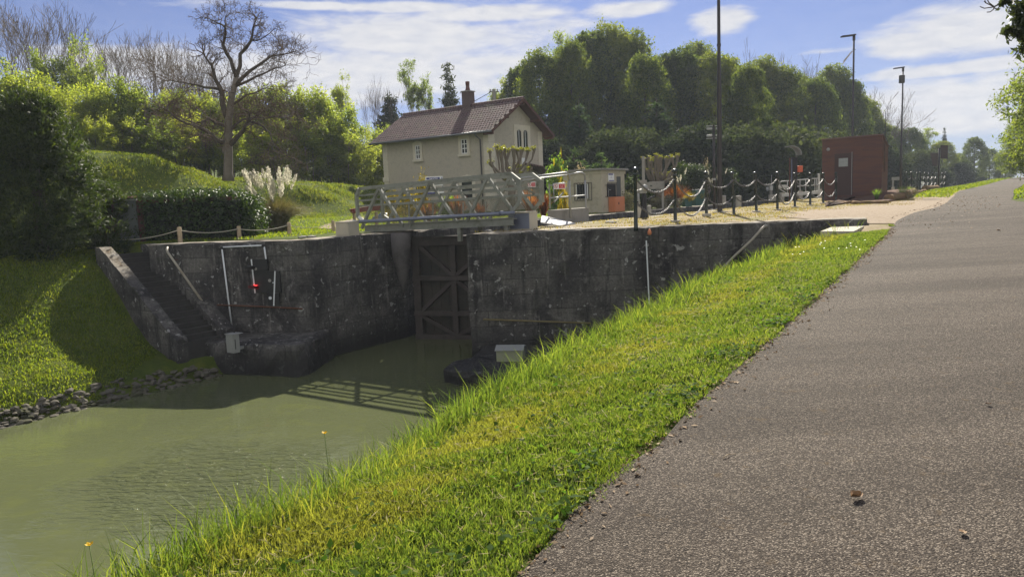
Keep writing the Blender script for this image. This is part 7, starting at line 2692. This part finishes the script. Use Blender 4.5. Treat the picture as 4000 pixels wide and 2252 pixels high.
hedge(2640, 2760, 643, 55, 'clipped dark green hedge behind the red grasses, left of the mast')
hedge(2760, 2865, 655, 57, 'clipped dark green hedge right of the mast')
hedge(2430, 2520, 700, 46, 'lower clipped hedge between the hut and the grey panel')
put_shrub('lilac', leafy('pink_flower_shrub', [(0.12, 0.10, 0.09), (0.25, 0.2, 0.2), (0.42, 0.34, 0.36)], 0.4, gain=0.8), 1.6, 1.4, 900, 0.07, 2762, 785, 55, 630, 28, 'thin shrub with pale pink flowers above the hedge', 'flowering shrubs')
put_shrub('lilac', M_LF_SHR, 1.6, 1.4, 900, 0.07, 2260, 780, 44, 648, 60, 'brownish flowering shrub behind the hut roof', 'flowering shrubs')
for px, py, d, h, lab in ((3425, 772, 37, 0.75, 'fresh green strap leaf plant in the kiosk bed'), (3523, 760, 39, 0.85, 'fresh green reed tuft beside the lectern board'), (3552, 758, 44, 0.8, 'fresh green reed tuft at the far bollards')):
    tuft('reed', M_LF_LAU, lab, px, py, d, h, h * 0.7, 'fresh green reed tufts', 120, 0.03, z=0.1)
for px, py, d, top_, w, lab in ((3550, 772, 38, 728, 50, 'dry brown twiggy bush between the far bollards'), (3575, 770, 42, 738, 44, 'small dry bush right of the stump')):
    put_shrub('dry', M_LF_SHR, 1.0, 1.2, 500, 0.045, px, py, d, top_, w, lab, 'dry bushes', sig=0.15)


# ------------------------------------------------------------------ pollards
def pollard(label, D_, base, heads, trunk_top, seed):
    rg = np.random.default_rng(seed)
    b = Dp(base[0], base[1], D_)
    t_ = thing('pollard_tree', label, 'tree', (b.x, D_, 0.0), 0, 'pollarded trees of the lock garden')
    o_ = Vector((b.x, D_, 0))
    tp = Dp(*trunk_top, D_) - o_
    mb = MB()
    mb.tube([(0, 0, -0.3), (0, 0, tp.z * 0.5), tuple(tp)], [0.20, 0.17, 0.24], 10)
    lobes = []
    for hx, hy in heads:
        dy = rg.uniform(-0.9, 0.9)
        h = Dp(hx + rg.normal(0, 5), hy + rg.normal(3, 6), D_ + dy) - o_
        st_ = tp + Vector((rg.normal(0, 0.10), rg.normal(0, 0.10), -rg.uniform(0.05, 0.30)))
        fx, fz = rg.uniform(0.35, 0.80), rg.uniform(0.20, 0.36)
        k_ = Vector((st_.x + (h.x - st_.x) * fx, dy * fx, st_.z + (h.z - st_.z) * fz)) + Vector(rg.normal(0, 0.05, 3))
        k2 = Vector((st_.x + (h.x - st_.x) * rg.uniform(0.82, 1.04), dy * 0.85, st_.z + (h.z - st_.z) * rg.uniform(0.58, 0.72))) + Vector(rg.normal(0, 0.05, 3))
        q_ = D_ / 37 * rg.uniform(0.75, 1.25)
        mb.tube([st_, k_, k2, h - Vector((0, 0, 0.10)), h, h + Vector((0, 0, 0.04))], [0.09 * q_, 0.07 * q_, 0.055 * q_, 0.085 * q_, 0.13 * q_, 0.08 * q_], 8)
        if h.z > tp.z + 0.5:
            lobes.append((h.x, h.y, h.z + 0.09, 0.13, 0.13, 0.07))
        lobes.append((h.x + rg.normal(0, .08), h.y - 0.08, h.z + 0.03, 0.08, 0.08, 0.07))
        if rg.random() < 0.6:
            m_ = st_.lerp(h, rg.uniform(0.15, 0.6))
            lobes.append((m_.x + rg.normal(0, .12), m_.y - 0.12, m_.z, 0.07, 0.07, 0.10))
    mb.build('trunk', M_BARKL, t_, True)
    nplink('crown', npmesh('crown', *leaf_cloud(lobes, 1000, 0.055, seed, 1.5, 200, 0.05, 0.6)), leafy('pollard_shoots_%d' % seed, [(0.10, 0.115, 0.015), (0.17, 0.18, 0.024), (0.26, 0.255, 0.05)], 0.5, (1.2, 1.2, 0.5), gain=1.3), t_)
    return t_


zh2 = lambda x, y: (1400 + x / 2.5, 200 + y / 2.5)
pollard('thick pollarded tree with leafy knuckles in front of the house', 36.0, (2000, 800), [zh2(*q) for q in ((1280, 985), (1345, 955), (1390, 965), (1440, 960), (1480, 965), (1525, 950), (1565, 945), (1610, 955), (1670, 960), (1700, 985), (1290, 1060), (1690, 1120), (1600, 1170))], (2000, 692), 61)
z8 = lambda x, y: (2400 + x / 4.83, 600 + y / 4.83)
pollard('pollarded tree with a fan of pale limbs behind the grey panel', 47.0, (2575, 800), [z8(*q) for q in ((590, 100), (640, 90), (690, 85), (750, 55), (800, 45), (850, 50), (900, 45), (980, 35), (1040, 35), (1110, 40), (1180, 45), (590, 350), (690, 330), (1010, 380), (1140, 350))], (2575, 712), 62)

# ------------------------------------------------------------------ grass, weeds and litter
def surf(u, v, fn):
    z = fn(u, v)
    return np.stack([u * AX.x + v * NL.x, u * AX.y + v * NL.y, z], 1)


def grass_mesh(P, h, w, seed, lean=0.55, dirx=None):
    """one bent blade per root: five points, two faces"""
    rg = np.random.default_rng(seed)
    n = len(P)
    an = rg.uniform(0, 2 * np.pi, n)
    sd_ = np.stack([np.cos(an), np.sin(an), np.zeros(n)], 1)
    la = rg.uniform(0, 2 * np.pi, n)
    ln = (lean * rg.random(n) ** 0.8)[:, None] * h[:, None]
    ld = np.stack([np.cos(la), np.sin(la), np.zeros(n)], 1)
    if dirx is not None:
        ld = ld * 0.75 + np.array(dirx) * 0.5
    up = np.array([0, 0, 1.0])
    m1 = P + up * (h * 0.55)[:, None] + ld * ln * 0.35
    tp = P + up * (h * 0.95)[:, None] * (1 - 0.25 * rg.random(n))[:, None] + ld * ln
    W_ = w[:, None]
    V = np.stack([P - sd_ * W_ * .5, P + sd_ * W_ * .5, m1 - sd_ * W_ * .42, m1 + sd_ * W_ * .42, tp], 1)
    b = np.arange(n) * 5
    q = np.stack([b, b + 1, b + 3, b + 2], 1)
    t = np.stack([b + 2, b + 3, b + 4], 1)
    return V.reshape(-1, 3), q, t


def grass_mat(name, cols, straw, gain=1.0, patch=0.9, moss=(0.205, 0.20, 0.050), band=False):
    m, N, L, b = new_mat(name)
    g = N.new('ShaderNodeNewGeometry')
    n1 = noise(N, L, g.outputs['Position'], patch, 5, 0.6)
    f = mth(N, L, 'ADD', mth(N, L, 'MULTIPLY', g.outputs['Random Per Island'], 0.55), mth(N, L, 'MULTIPLY', n1.outputs[0], 0.5))
    r = ramp(N, [(0.2, cols[0]), (0.5, cols[1]), (0.8, cols[2])])
    L.new(f, r.inputs[0])
    mp = N.new('ShaderNodeMapping')
    mp.inputs['Rotation'].default_value = (0, 0, -ROTA)
    mp.inputs['Scale'].default_value = (0.45, 1.5, 1.0)
    L.new(g.outputs['Position'], mp.inputs[0])
    n2 = noise(N, L, mp.outputs[0], 1.3, 6, 0.62)
    k = mth(N, L, 'ADD', n2.outputs[0], mth(N, L, 'MULTIPLY', mth(N, L, 'SUBTRACT', g.outputs['Random Per Island'], 0.5), 0.16))
    if band:
        # a mossy strip runs along the shoulder of the bank
        def along(vec):
            d = N.new('ShaderNodeVectorMath')
            d.operation = 'DOT_PRODUCT'
            d.inputs[1].default_value = vec
            L.new(g.outputs['Position'], d.inputs[0])
            return d.outputs['Value']
        off = mth(N, L, 'SUBTRACT', along(NL), mth(N, L, 'ADD', 2.72, mth(N, L, 'MULTIPLY', along(AX), 0.085)))
        off = mth(N, L, 'ABSOLUTE', off)
        k = mth(N, L, 'ADD', k, mth(N, L, 'MULTIPLY', mth(N, L, 'SUBTRACT', stepr(N, L, off, 0.62, 0.05), 0.35), 0.20))
    col = mixc(N, L, mth(N, L, 'MULTIPLY', stepr(N, L, k, 0.52, 0.66), straw), r.outputs[0], moss)
    L.new(col, b.inputs['Base Color'])
    b.inputs['Roughness'].default_value = 0.5
    b.inputs['Specular IOR Level'].default_value = 0.25
    t = N.new('ShaderNodeBsdfTranslucent')
    L.new(mixc(N, L, 1.0, col, (1.9 * gain, 1.85 * gain, 0.75 * gain), 'MULTIPLY'), t.inputs[0])
    ms = N.new('ShaderNodeMixShader')
    ms.inputs[0].default_value = 0.5
    L.new(b.outputs[0], ms.inputs[1])
    L.new(t.outputs[0], ms.inputs[2])
    L.new(ms.outputs[0], N['Material Output'].inputs[0])
    return m


M_GR = grass_mat('verge_grass', [(0.046, 0.085, 0.017), (0.100, 0.150, 0.030), (0.180, 0.215, 0.055)], 0.7, 1.1, band=True)
M_GR2 = grass_mat('lawn_grass', [(0.055, 0.088, 0.009), (0.105, 0.148, 0.014), (0.170, 0.195, 0.024)], 0.2, 1.25)

rg = np.random.default_rng(41)
parts = []
for u0, u1, dens in ((0.6, 3.2, 14500), (3.2, 5.5, 10500), (5.5, 8.5, 6500), (8.5, 13, 3900), (13, 21.3, 2500)):
    n = int((u1 - u0) * 4.3 * dens)
    u = rg.uniform(u0, u1, n)
    v = vl(u) - 0.05 + rg.random(n) * 4.1 + rg.normal(0, 0.02, n)
    parts.append((u, v))
u = np.concatenate([p[0] for p in parts])
v = np.concatenate([p[1] for p in parts])
edge = v - vl(u)
ragg = 0.05 * np.sin(u * 5.0) + 0.04 * np.sin(u * 13 + 1) + 0.03 * np.sin(u * 31)
keep = (edge > ragg - 0.02) & (v < crest(u) + 0.95)
x = u * AX.x + v * NL.x
y = u * AX.y + v * NL.y
sdist = ((y - W_R.y) * (W_1.x - W_R.x) - (x - W_R.x) * (W_1.y - W_R.y)) / (W_1 - W_R).length
keep &= ~((sdist > -0.06) & (v > 3.3)) & (sdist < 0.4)
sx_, sy_ = Zp(3205, 903, -0.2), Zp(3384, 878, -0.2)
keep &= ~((x > sx_.x - 0.05) & (x < sy_.x + 0.1) & (y > sx_.y - 0.02) & (y < sy_.y + 0.05))
hol = 0.5 + 0.5 * np.sin(u * 9.3 + 2.2 * np.sin(v * 6.1 + u)) * np.sin(v * 10.7 + 1.8 * np.sin(u * 5.2))
keep &= rg.random(len(u)) < 0.30 + 0.80 * hol
u, v = u[keep], v[keep]
P = surf(u, v, near_h)
dist = np.sqrt((P[:, 0]) ** 2 + P[:, 1] ** 2)
clump = 0.5 + 0.5 * np.sin(u * 7 + 2 * np.sin(v * 5)) * np.sin(v * 8 + 1.5 * np.sin(u * 4))
h = 0.024 + 0.030 * rg.random(len(u)) + 0.030 * clump
cr = np.exp(-((v - crest(u) - 0.22) / 0.42) ** 2)
thin = sst(0.2, 0.75, np.sin(u * 2.1 + 1.7 * np.sin(v * 2.9)) * np.sin(v * 3.3 + u * 0.7) + 0.25 * np.sin(u * 11) * np.sin(v * 9))
h = h * (1 - 0.45 * thin)
h = h * (1 + 1.3 * cr * rg.random(len(u))) + 0.20 * cr * (rg.random(len(u)) > 0.90) * (0.6 + 0.9 * rg.random(len(u)))
w = 0.0032 + 0.00058 * dist
w = w * (0.6 + 0.8 * rg.random(len(u)))
V, Q, Tt = grass_mesh(P, h, w, 42, 0.85)
o = nplink('grass', npmesh('grass', V, Q, Tt), M_GR)
tag(o, 'sunlit mown verge grass between towpath and canal', 'grass', kind='stuff')

# clover and broad leaved weeds among the blades
n = 5200
u = rg.uniform(0.8, 11, n)
v = vl(u) + np.where(rg.random(n) < 0.5, np.abs(rg.normal(0.12, 0.14, n)), rg.random(n) * 2.2)
cl2 = np.sin(u * 4.1 + 2 * np.sin(v * 3)) * np.sin(v * 6.3)
k = (cl2 + rg.normal(0, 0.35, n)) > 0.25
u, v = u[k], v[k]
P = surf(u, v, near_h)
P[:, 2] += 0.03 + 0.05 * rg.random(len(u))
n = len(u)
nor = rg.normal(0, 0.4, (n, 3)) + np.array([0, 0, 1.0])
nor /= np.linalg.norm(nor, axis=1, keepdims=True)
a = rg.normal(size=(n, 3))
a -= nor * (a * nor).sum(1, keepdims=True)
a /= np.linalg.norm(a, axis=1, keepdims=True)
b = np.cross(nor, a)
s = (0.010 + 0.014 * rg.random(n))[:, None]
V = np.stack([P - a * s * 1.2, P + b * s * 0.75 - a * s * 0.2, P + a * s * 1.2 + nor * s * 0.3, P - b * s * 0.75 - a * s * 0.2], 1).reshape(-1, 3)
o = nplink('weeds', npmesh('weeds', V, np.arange(n * 4).reshape(n, 4)), leafy('clover_leaves', [(0.028, 0.060, 0.012), (0.050, 0.095, 0.018), (0.085, 0.135, 0.025)], 0.4, (1.2, 1.3, 0.5), 0.7, 0.04, 2.0))
tag(o, 'clover and broad leaved weeds in the verge', 'weeds', kind='stuff')
# bleached thatch and fallen stalks lying in the mown grass
n = 5000
u = rg.uniform(0.8, 13, n)
v = vl(u) + rg.random(n) * 2.3
P = surf(u, v, near_h)
P[:, 2] += 0.02 + 0.045 * rg.random(n)
a = rg.normal(size=(n, 3)) * np.array([1, 1, 0.25])
a /= np.linalg.norm(a, axis=1, keepdims=True)
b = np.cross(a, np.array([0, 0, 1.0]) + rg.normal(0, 0.2, (n, 3)))
b /= np.linalg.norm(b, axis=1, keepdims=True)
s = (0.02 + 0.03 * rg.random(n))[:, None]
w_ = (0.0012 + 0.0003 * P[:, 1])[:, None]
V = np.stack([P - a * s, P + b * w_, P + a * s, P - b * w_], 1).reshape(-1, 3)
o = nplink('thatch', npmesh('thatch', V, np.arange(n * 4).reshape(n, 4)), leafy('bleached_thatch', [(0.16, 0.12, 0.05), (0.28, 0.22, 0.10), (0.42, 0.36, 0.20)], 0.3, (1, 1, 0.8), 0.8, 0.1, 3.0, gain=1.0))
tag(o, 'bleached clippings lying in the mown verge', 'thatch', kind='stuff')

# long stems standing on the crest and tussocks over the water
rs_ = []
n = 5200
u = rg.uniform(0.4, 20.5, n)
tus = np.sin(u * 3.3) + np.sin(u * 1.27 + 2) + 0.6 * np.sin(u * 9.1)
ok = rg.random(n) < (0.25 + 0.35 * (tus > 0.2) + 0.4 * (tus > 1.0))
u = u[ok]
v = crest(u) + rg.normal(0.22, 0.22, len(u))
x = u * AX.x + v * NL.x
y = u * AX.y + v * NL.y
sdist = ((y - W_R.y) * (W_1.x - W_R.x) - (x - W_R.x) * (W_1.y - W_R.y)) / (W_1 - W_R).length
k = sdist < -0.1
u, v = u[k], v[k]
P = surf(u, v, near_h)
P[:, 2] -= 0.03
h = 0.13 + 0.36 * rg.random(len(u)) ** 2.4
w = 0.006 + 0.0004 * np.abs(P[:, 1])
V, Q, Tt = grass_mesh(P, h, w * (0.7 + 0.6 * rg.random(len(u))), 43, 0.7)
o = nplink('grass', npmesh('grass', V, Q, Tt), M_GR)
tag(o, 'long uncut grass along the crest of the bank', 'grass', kind='stuff')

# far bank slope and lawn edge
n = 95000
u = rg.uniform(-3, 14.5, n)
v = 17.65 + rg.random(n) * 7.8
P = surf(u, v, far_h)
lx = (P[:, 0] + 11.3) * 0.804 - (P[:, 1] - 21.65) * 0.595
ly = (P[:, 0] + 11.3) * 0.595 + (P[:, 1] - 21.65) * 0.804
sdist = ((P[:, 1] - L_0.y) * (L_1.x - L_0.x) - (P[:, 0] - L_0.x) * (L_1.y - L_0.y)) / (L_1 - L_0).length
k = ~((lx > -0.3) & (lx < 4.8) & (ly > -0.95) & (ly < 2.2)) & ~((sdist > -0.2) & (sdist < 0.8) & (P[:, 0] > L_0.x - 0.2)) & (P[:, 2] > WATER + 0.08) & ~((P[:, 0] > -9.5) & (u < 13.2) & (v < 20.6)) & ~((ly > 0.9) & (lx > 0))
P = P[k]
cl = 0.5 + 0.5 * np.sin(P[:, 0] * 3.1 + 2 * np.sin(P[:, 1] * 2.3)) * np.sin(P[:, 1] * 3.7)
h = (0.035 + 0.055 * rg.random(len(P))) * (0.6 + 0.8 * cl)
V, Q, Tt = grass_mesh(P, h, np.full(len(P), 0.022), 44, 0.9)
o = nplink('grass', npmesh('grass', V, Q, Tt), M_GR2)
tag(o, 'tussocky grass on the far bank beside the staircase', 'grass', kind='stuff')

# lawn behind the wall
n = 26000
u = rg.uniform(9, 34, n)
v = 17.5 + rg.random(n) * 16
P = surf(u, v, far_h)
sdist = ((P[:, 1] - L_0.y) * (L_1.x - L_0.x) - (P[:, 0] - L_0.x) * (L_1.y - L_0.y)) / (L_1 - L_0).length
k = (sdist > 0.75) & (P[:, 2] > -0.3) & (v > 19.2) & (P[:, 0] > -11.0)
P = P[k]
V, Q, Tt = grass_mesh(P, 0.05 + 0.05 * rg.random(len(P)), np.full(len(P), 0.03), 45, 0.9)
o = nplink('grass', npmesh('grass', V, Q, Tt), M_GR2)
tag(o, 'bright lawn grass behind the rope posts', 'grass', kind='stuff')

# weeds and creeping cover on the embankment
n = 90000
u = rg.uniform(2, 41, n)
v = 32.5 + rg.random(n) * 8.5
P = surf(u, v, far_h)
cl = np.sin(P[:, 0] * 0.9 + 1.5 * np.sin(P[:, 1] * 0.7)) * np.sin(P[:, 1] * 1.1 + P[:, 2] * 2)
k = (cl + rg.normal(0, 0.5, n) > -0.35) & (P[:, 2] > 0.25)
P = P[k]
V, Q, Tt = grass_mesh(P, (0.05 + 0.09 * rg.random(len(P))) * (1 + 0.8 * (cl[k] > 0.3)), np.full(len(P), 0.035), 46, 1.1)
o = nplink('undergrowth', npmesh('undergrowth', V, Q, Tt), leafy('bank_weeds', [(0.036, 0.060, 0.012), (0.075, 0.105, 0.018), (0.145, 0.155, 0.030)], 0.45, (1.15, 1.15, 0.45), 0.6, 0.12, 0.45))
tag(o, 'weeds and creeping plants covering the embankment', 'undergrowth', kind='stuff')

# dry turf of the quay
n = 24000
u = rg.uniform(15.5, 50, n)
v = rg.uniform(3.5, 13.2, n)
P = surf(u, v, near_h)
sdist = ((P[:, 1] - W_R.y) * (W_1.x - W_R.x) - (P[:, 0] - W_R.x) * (W_1.y - W_R.y)) / (W_1 - W_R).length
cl = np.sin(P[:, 0] * 1.3 + 2 * np.sin(P[:, 1] * 0.6)) * np.sin(P[:, 1] * 0.9)
k = (sdist > 0.55) & (P[:, 2] > -0.1) & (v > vl(u) + 1.2) & (cl + rg.normal(0, 0.4, n) > 0.0) & ~((u < 34) & (v < 6.5))
P = P[k]
V, Q, Tt = grass_mesh(P, 0.025 + 0.035 * rg.random(len(P)), np.full(len(P), 0.025), 47, 1.0)
o = nplink('grass', npmesh('grass', V, Q, Tt), grass_mat('dry_turf', [(0.14, 0.13, 0.03), (0.24, 0.20, 0.06), (0.34, 0.27, 0.10)], 0.7, 0.7, 1.1, (0.36, 0.26, 0.10)))
tag(o, 'thin yellowed turf on the quay among the bollards', 'grass', kind='stuff')
# verge beyond the kiosk and on the right of the path
n = 16000
u = rg.uniform(34, 120, n)
sd2 = rg.random(n) < 0.55
v = np.where(sd2, vl(u) + 0.1 + rg.random(n) * 3.0, vr(u) - 0.05 - rg.random(n) * 4.0)
P = surf(u, v, near_h)
k = ~((P[:, 0] < k0.x + 1.5) & (u < 46))
P = P[k]
V, Q, Tt = grass_mesh(P, 0.06 + 0.08 * rg.random(len(P)), np.full(len(P), 0.07), 48, 1.0)
o = nplink('grass', npmesh('grass', V, Q, Tt), M_GR2)
tag(o, 'bright verge grass along the distant towpath', 'grass', kind='stuff')

# dead leaves, straw and grit along the edge of the path
n = 2300
u = np.concatenate([rg.uniform(1, 20, 1500), rg.uniform(20, 45, 800)])
v = vl(u) - np.abs(rg.normal(0, 0.09, n)) + 0.03
far_ = u > 20
v = np.where(far_, vl(u) - rg.random(n) ** 2 * 2.2 + 0.3, v)
P = surf(u, v, lambda a, c: b_of(a) + 0.012)
a = rg.normal(size=(n, 3))
a[:, 2] *= 0.25
a /= np.linalg.norm(a, axis=1, keepdims=True)
b = np.cross(a, np.array([0, 0, 1.0]) + rg.normal(0, 0.35, (n, 3)))
b /= np.linalg.norm(b, axis=1, keepdims=True)
s = (0.006 + 0.016 * rg.random(n) ** 2)[:, None] * (1 + 0.04 * u[:, None])
V = np.stack([P - a * s, P + b * s * 0.5 + np.array([0, 0, 0.006]), P + a * s, P - b * s * 0.5], 1).reshape(-1, 3)
o = nplink('litter', npmesh('litter', V, np.arange(n * 4).reshape(n, 4)), leafy('dead_leaf_litter', [(0.12, 0.075, 0.04), (0.26, 0.18, 0.105), (0.42, 0.35, 0.27)], 0.15, (1, 1, 1), 0.8, 0.1, 3.0, gain=1.0))
tag(o, 'dead leaves, straw and grit along the path edge', 'litter', kind='stuff')


def dead_leaf(px, py, s, label, rz, curl=0.5):
    r = ray(px, py)
    p = hit_b(px, py)
    mb = MB()
    k = 8
    for i in range(k + 1):
        f = i / k
        w_ = s * 0.42 * math.sin(math.pi * (0.05 + 0.93 * f)) ** 0.8
        for j in (-1, 0, 1):
            mb.v.append((s * (f - 0.5), j * w_, 0.004 + curl * s * (abs(j) * 0.42 + 0.5 * (f - 0.5) ** 2) + (0.06 * s if j and i % 2 else 0)))
    for i in range(k):
        for j in range(2):
            mb.f.append((i * 3 + j, i * 3 + j + 1, i * 3 + j + 4, i * 3 + j + 3))
    mb.tube([(-s * 0.5, 0, 0.01), (-s * 0.8, s * 0.08, 0.03)], s * 0.012, 4)
    o_ = mb.build('dead_leaf', plain('dry_leaf_brown_%d' % px, (0.20, 0.115, 0.05), 0.7, 0, 0.3, 40), None, True, (p.x, p.y, p.z + 0.014), rz)
    o_.rotation_euler = (0.15, 0.1, rz)
    tag(o_, label, 'leaf')


dead_leaf(3342, 1958, 0.070, 'curled brown dead leaf lying alone on the near towpath', 0.4, 0.6)
dead_leaf(3760, 2095, 0.040, 'small flat pale dead leaf low on the right of the towpath', 1.4, 0.2)
dead_leaf(3860, 1590, 0.035, 'small dark leaf at the right edge of the towpath', 2.2, 0.4)
dead_leaf(3900, 903, 0.10, 'dark leaf on the distant towpath', 0.3, 0.3)
p = hit_b(2850, 1790)
o = MB().tube([(-0.05, 0, 0.012), (0.0, 0.012, 0.02), (0.06, 0.01, 0.012)], [0.003, 0.0025, 0.001], 5).build('dry_twig', M_WOODP, None, True, p, 0.5)
tag(o, 'short pale twig lying on the towpath near the grass', 'twig')

# buttercups on the crest and daisies at the slab
M_STEM = plain('flower_stem', (0.10, 0.15, 0.03), 0.6)
M_BUT = leafy('buttercup_petals', [(0.60, 0.36, 0.005), (0.70, 0.44, 0.008), (0.78, 0.52, 0.01)], 0.4, (1.0, 0.9, 0.3), 0.35, 0.5, gain=1.0)
for px, py, lab in ((1288, 1692, 'yellow buttercup standing above the crest grass in front of the water'), (388, 2128, 'yellow buttercup at the lower left crest of the bank')):
    u_ = 9.0
    best = None
    for uu in np.arange(0.5, 14, 0.02):
        q = xy(uu, crest(uu) + 0.25)
        q.z = float(near_h(uu, crest(uu) + 0.25))
        s_ = abs(proj(q)[0] - px)
        if best is None or s_ < best[0]:
            best = (s_, q)
    q = best[1]
    tz_ = Dp(px, py, q.y).z - q.z
    t = thing('buttercup', lab, 'flower', q, 0)
    MB().tube([(0, 0, -0.02), (0.008, 0, tz_ * 0.5), (0, 0, tz_)], [0.003, 0.0025, 0.002], 5).build('stem', M_STEM, t, True)
    mb = MB()
    for k in range(5):
        a = 2 * math.pi * k / 5
        c_, s_ = math.cos(a), math.sin(a)
        R_ = 0.020
        mb.add([(0, 0, 0), (c_ * R_ * .6 - s_ * R_ * .5, s_ * R_ * .6 + c_ * R_ * .5, .008), (c_ * R_ * 1.05, s_ * R_ * 1.05, .014), (c_ * R_ * .6 + s_ * R_ * .5, s_ * R_ * .6 - c_ * R_ * .5, .008)], [(0, 1, 2, 3)])
    mb.build('petals', M_BUT, t, False, (0, 0, tz_))
    MB().lathe([(0.002, 0.002), (0.006, 0.006), (0.003, 0.011)], 8).build('centre', M_BUT, t, True, (0, 0, tz_))
n = 60
u = rg.uniform(13.5, 16.5, n)
v = rg.uniform(2.4, 4.1, n)
P = surf(u, v, near_h) + np.array([0, 0, 0.10])
mb = MB()
for p_ in P[:16]:
    mb.lathe([(0.004, 0), (0.016, 0.005), (0.004, 0.010)], 6, tuple(p_))
o = mb.build('daisies', M_WHITE)
tag(o, 'scattered white daisies in the verge by the slab', 'daisies', kind='stuff')

# ------------------------------------------------------------------ thin spring haze
hz = bpy.data.materials.new('spring_haze')
hz.use_nodes = True
nt = hz.node_tree
for nd in list(nt.nodes):
    if nd.type != 'OUTPUT_MATERIAL':
        nt.nodes.remove(nd)
pv = nt.nodes.new('ShaderNodeVolumePrincipled')
pv.inputs['Color'].default_value = (0.80, 0.88, 1.0, 1)
pv.inputs['Density'].default_value = 0.0006
pv.inputs['Anisotropy'].default_value = 0.0
nt.links.new(pv.outputs[0], nt.nodes['Material Output'].inputs['Volume'])
o = MB().box(-430, -430, -6.5, 430, 430, 45).build('haze', hz)
tag(o, 'thin bluish haze in the valley', 'haze', kind='stuff')
